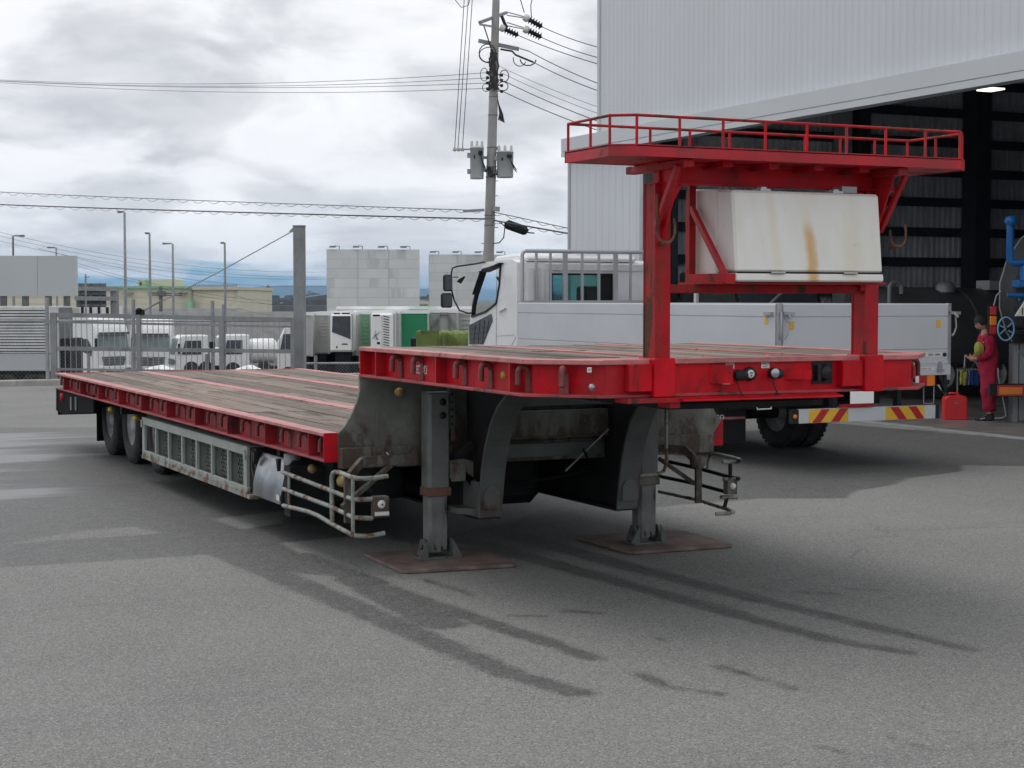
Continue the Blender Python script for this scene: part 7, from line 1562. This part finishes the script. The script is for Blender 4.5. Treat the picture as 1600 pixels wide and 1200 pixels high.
# local wires crossing the far left
for k, (a, c, s_) in enumerate((((-20, 358), (520, 425), .0), ((-20, 364), (520, 433), .0), ((-20, 372), (520, 436), 0), ((60, 388), (520, 447), .0), ((120, 411), (520, 470), 0), ((120, 415), (520, 476), 0), ((370, 462), (520, 455), 0), ((370, 481), (520, 466), 0))):
    wire('distant_wire', span(*a, 140, *c, 170, 1.1), .012, ord_[k] + ' from the top of the thin distant wires above the factory', 'distant wires over the factory')
fr = Fr('branch_pole', 'dark distribution pole with a crossarm in front of the factory', 'power pole', 252, 180, -2.6); L = fr.L
b = MB(); b.tube([(0, 0, 0), (0, 0, L(252, 448).z)], .2, 8); Gx(b, 'pole_shaft', 'grille'); 
for py in (458, 461): b = MB(); b.bar(L(232, py), L(286, py + 1), .15, .15); Gx(b, 'crossarm', 'grille')
b = MB(); boxp(b, fr, 246, 258, 455, 462, -.4, .4); Gx(b, 'transformer_box', 'grille')
# pylons
def pylon(label, px, ptop, D, wd):
    fr = Fr('pylon', label, 'pylon', px, D, -2.6, 'pylons on the skyline'); L = fr.L; sc = D / F; h = L(px, ptop).z; w_ = wd * sc; r_ = .15 * D / 900
    b = MB()
    lv = [0, .18, .34, .48, .60, .70, .78, .86, .93, 1.0]; hw = lambda t_: w_ * (1 - t_) ** 1.2 * .5 + w_ * .04
    for s in (-1, 1):
        for s2 in (-1, 1):
            for a, c in zip(lv, lv[1:]): b.bar((s * hw(a), s2 * hw(a), a * h), (s * hw(c), s2 * hw(c), c * h), r_ * 1.6, r_ * 1.6)
            for i, (a, c) in enumerate(zip(lv, lv[1:])): b.bar((s * hw(a), s2 * hw(a), a * h), (-s * hw(c), s2 * hw(c), c * h), r_, r_)
    b.build('lattice_tower', M['pylon'], fr.o)
    for t_, k in ((.66, .52), (.78, .46), (.9, .38)): b = MB(); b.bar((-w_ * k, 0, h * t_), (w_ * k, 0, h * t_), r_ * 3, r_ * 4); b.build('pylon_arm', M['pylon'], fr.o)
pylon('tallest skyline pylon in front of the blue hills', 419.5, 445, 900, 9); pylon('skyline pylon nearest the factory corner', 388, 451, 1000, 8); pylon('skyline pylon just right of the gate post', 484, 454, 950, 8)
pylon('small skyline pylon between two tall ones', 404, 469, 1300, 6); pylon('small skyline pylon left of the gate post', 432, 467, 1300, 6); pylon('small skyline pylon hidden beside the gate post', 478, 463, 1500, 6)
# distant town and hills
b = MB(); rs = random.Random(5)
for k in range(420):
    px = rs.uniform(-250, 1500); D = rs.uniform(420, 1500); q = ground_at(px, D, -2.6); h = rs.uniform(2.5, 6.5) * (D / 900) ** .6; w_ = rs.uniform(4, 14); b.box((q.x - w_, q.y - w_ * .5, -2.6), (q.x + w_, q.y + w_ * .5, -2.6 + h))
    if rs.random() < .5: b.prism([(q.x - w_ - .4, -2.6 + h), (q.x + w_ + .4, -2.6 + h), (q.x, -2.6 + h + 1.6)], 1, q.y - w_ * .5, q.y + w_ * .5)
o = b.build('distant_town', M['roofd']); o['kind'] = 'stuff'; tag(o, 'low dark roofs of a distant town on the horizon', 'town')
b = MB(); n_ = 240; HD = 9000
vs_ = []
for row, (dD, f_) in enumerate(((0, 0), (500, .55), (1100, 1.0), (2500, .3))):
    for i in range(n_ + 1):
        px = -2600 + 6200 * i / n_; q = ground_at(px, HD + dD); hgt_ = 34 + 50 * max(0, noise.fractal(Vector((px * .0016, 3.1, 0)), .9, 2, 5) + .62) + 26 * math.exp(-((px - 470) / 130) ** 2) + 6 * noise.noise(Vector((px * .03, row, 2)))
        vs_.append((q.x, q.y, -2.6 + hgt_ * f_))
b.add(vs_, [(r_ * (n_ + 1) + i, r_ * (n_ + 1) + i + 1, (r_ + 1) * (n_ + 1) + i + 1, (r_ + 1) * (n_ + 1) + i) for r_ in range(3) for i in range(n_)], True); o = b.build('hills', M['hill']); o['kind'] = 'structure'
# shrub behind the lorry seen under the box
fr = Fr('shrub', 'dark green shrub seen through the red frame above the lorry side', 'shrub', 1064, 40, 0); L = fr.L; b = MB(); rs = random.Random(3); c = L(1064, 466)
for k in range(900):
    d = Vector((rs.gauss(0, 1), rs.gauss(0, 1), rs.gauss(0, 1))).normalized() * rs.random() ** .4; p = Vector((c.x + d.x * .62, d.y * .6, 1.35 + d.z * .85)); n1_ = Vector((rs.gauss(0, 1), rs.gauss(0, 1), rs.gauss(0, 1))).normalized(); u = n1_.orthogonal() * .05; v_ = n1_.cross(u)
    b.add([p - u, p + v_ * .5, p + u, p - v_ * .5], [(0, 1, 2, 3)])
o = b.build('foliage', M['leaf'], fr.o, recalc=False); b = MB(); b.tube([(c.x, 0, 0), (c.x, 0, 1.3)], [.05, .02], 6); b.build('stem', M['bark'], fr.o)
# air
HAZE = True
if HAZE:
    b = MB(); b.box((-9500, -9400, -4.0), (31000, 31000, 130)); hz = b.mesh('haze'); m = bpy.data.materials.new('thin_air'); m.use_nodes = True; t = NT(m.node_tree)
    pv = t.n('ShaderNodeVolumePrincipled', {'Color': (.38, .66, 1, 1), 'Density': .0001, 'Anisotropy': .3}); on = t.n('ShaderNodeOutputMaterial', {'Volume': pv}); hz.materials.append(m); o = link('haze', hz); o['kind'] = 'stuff'
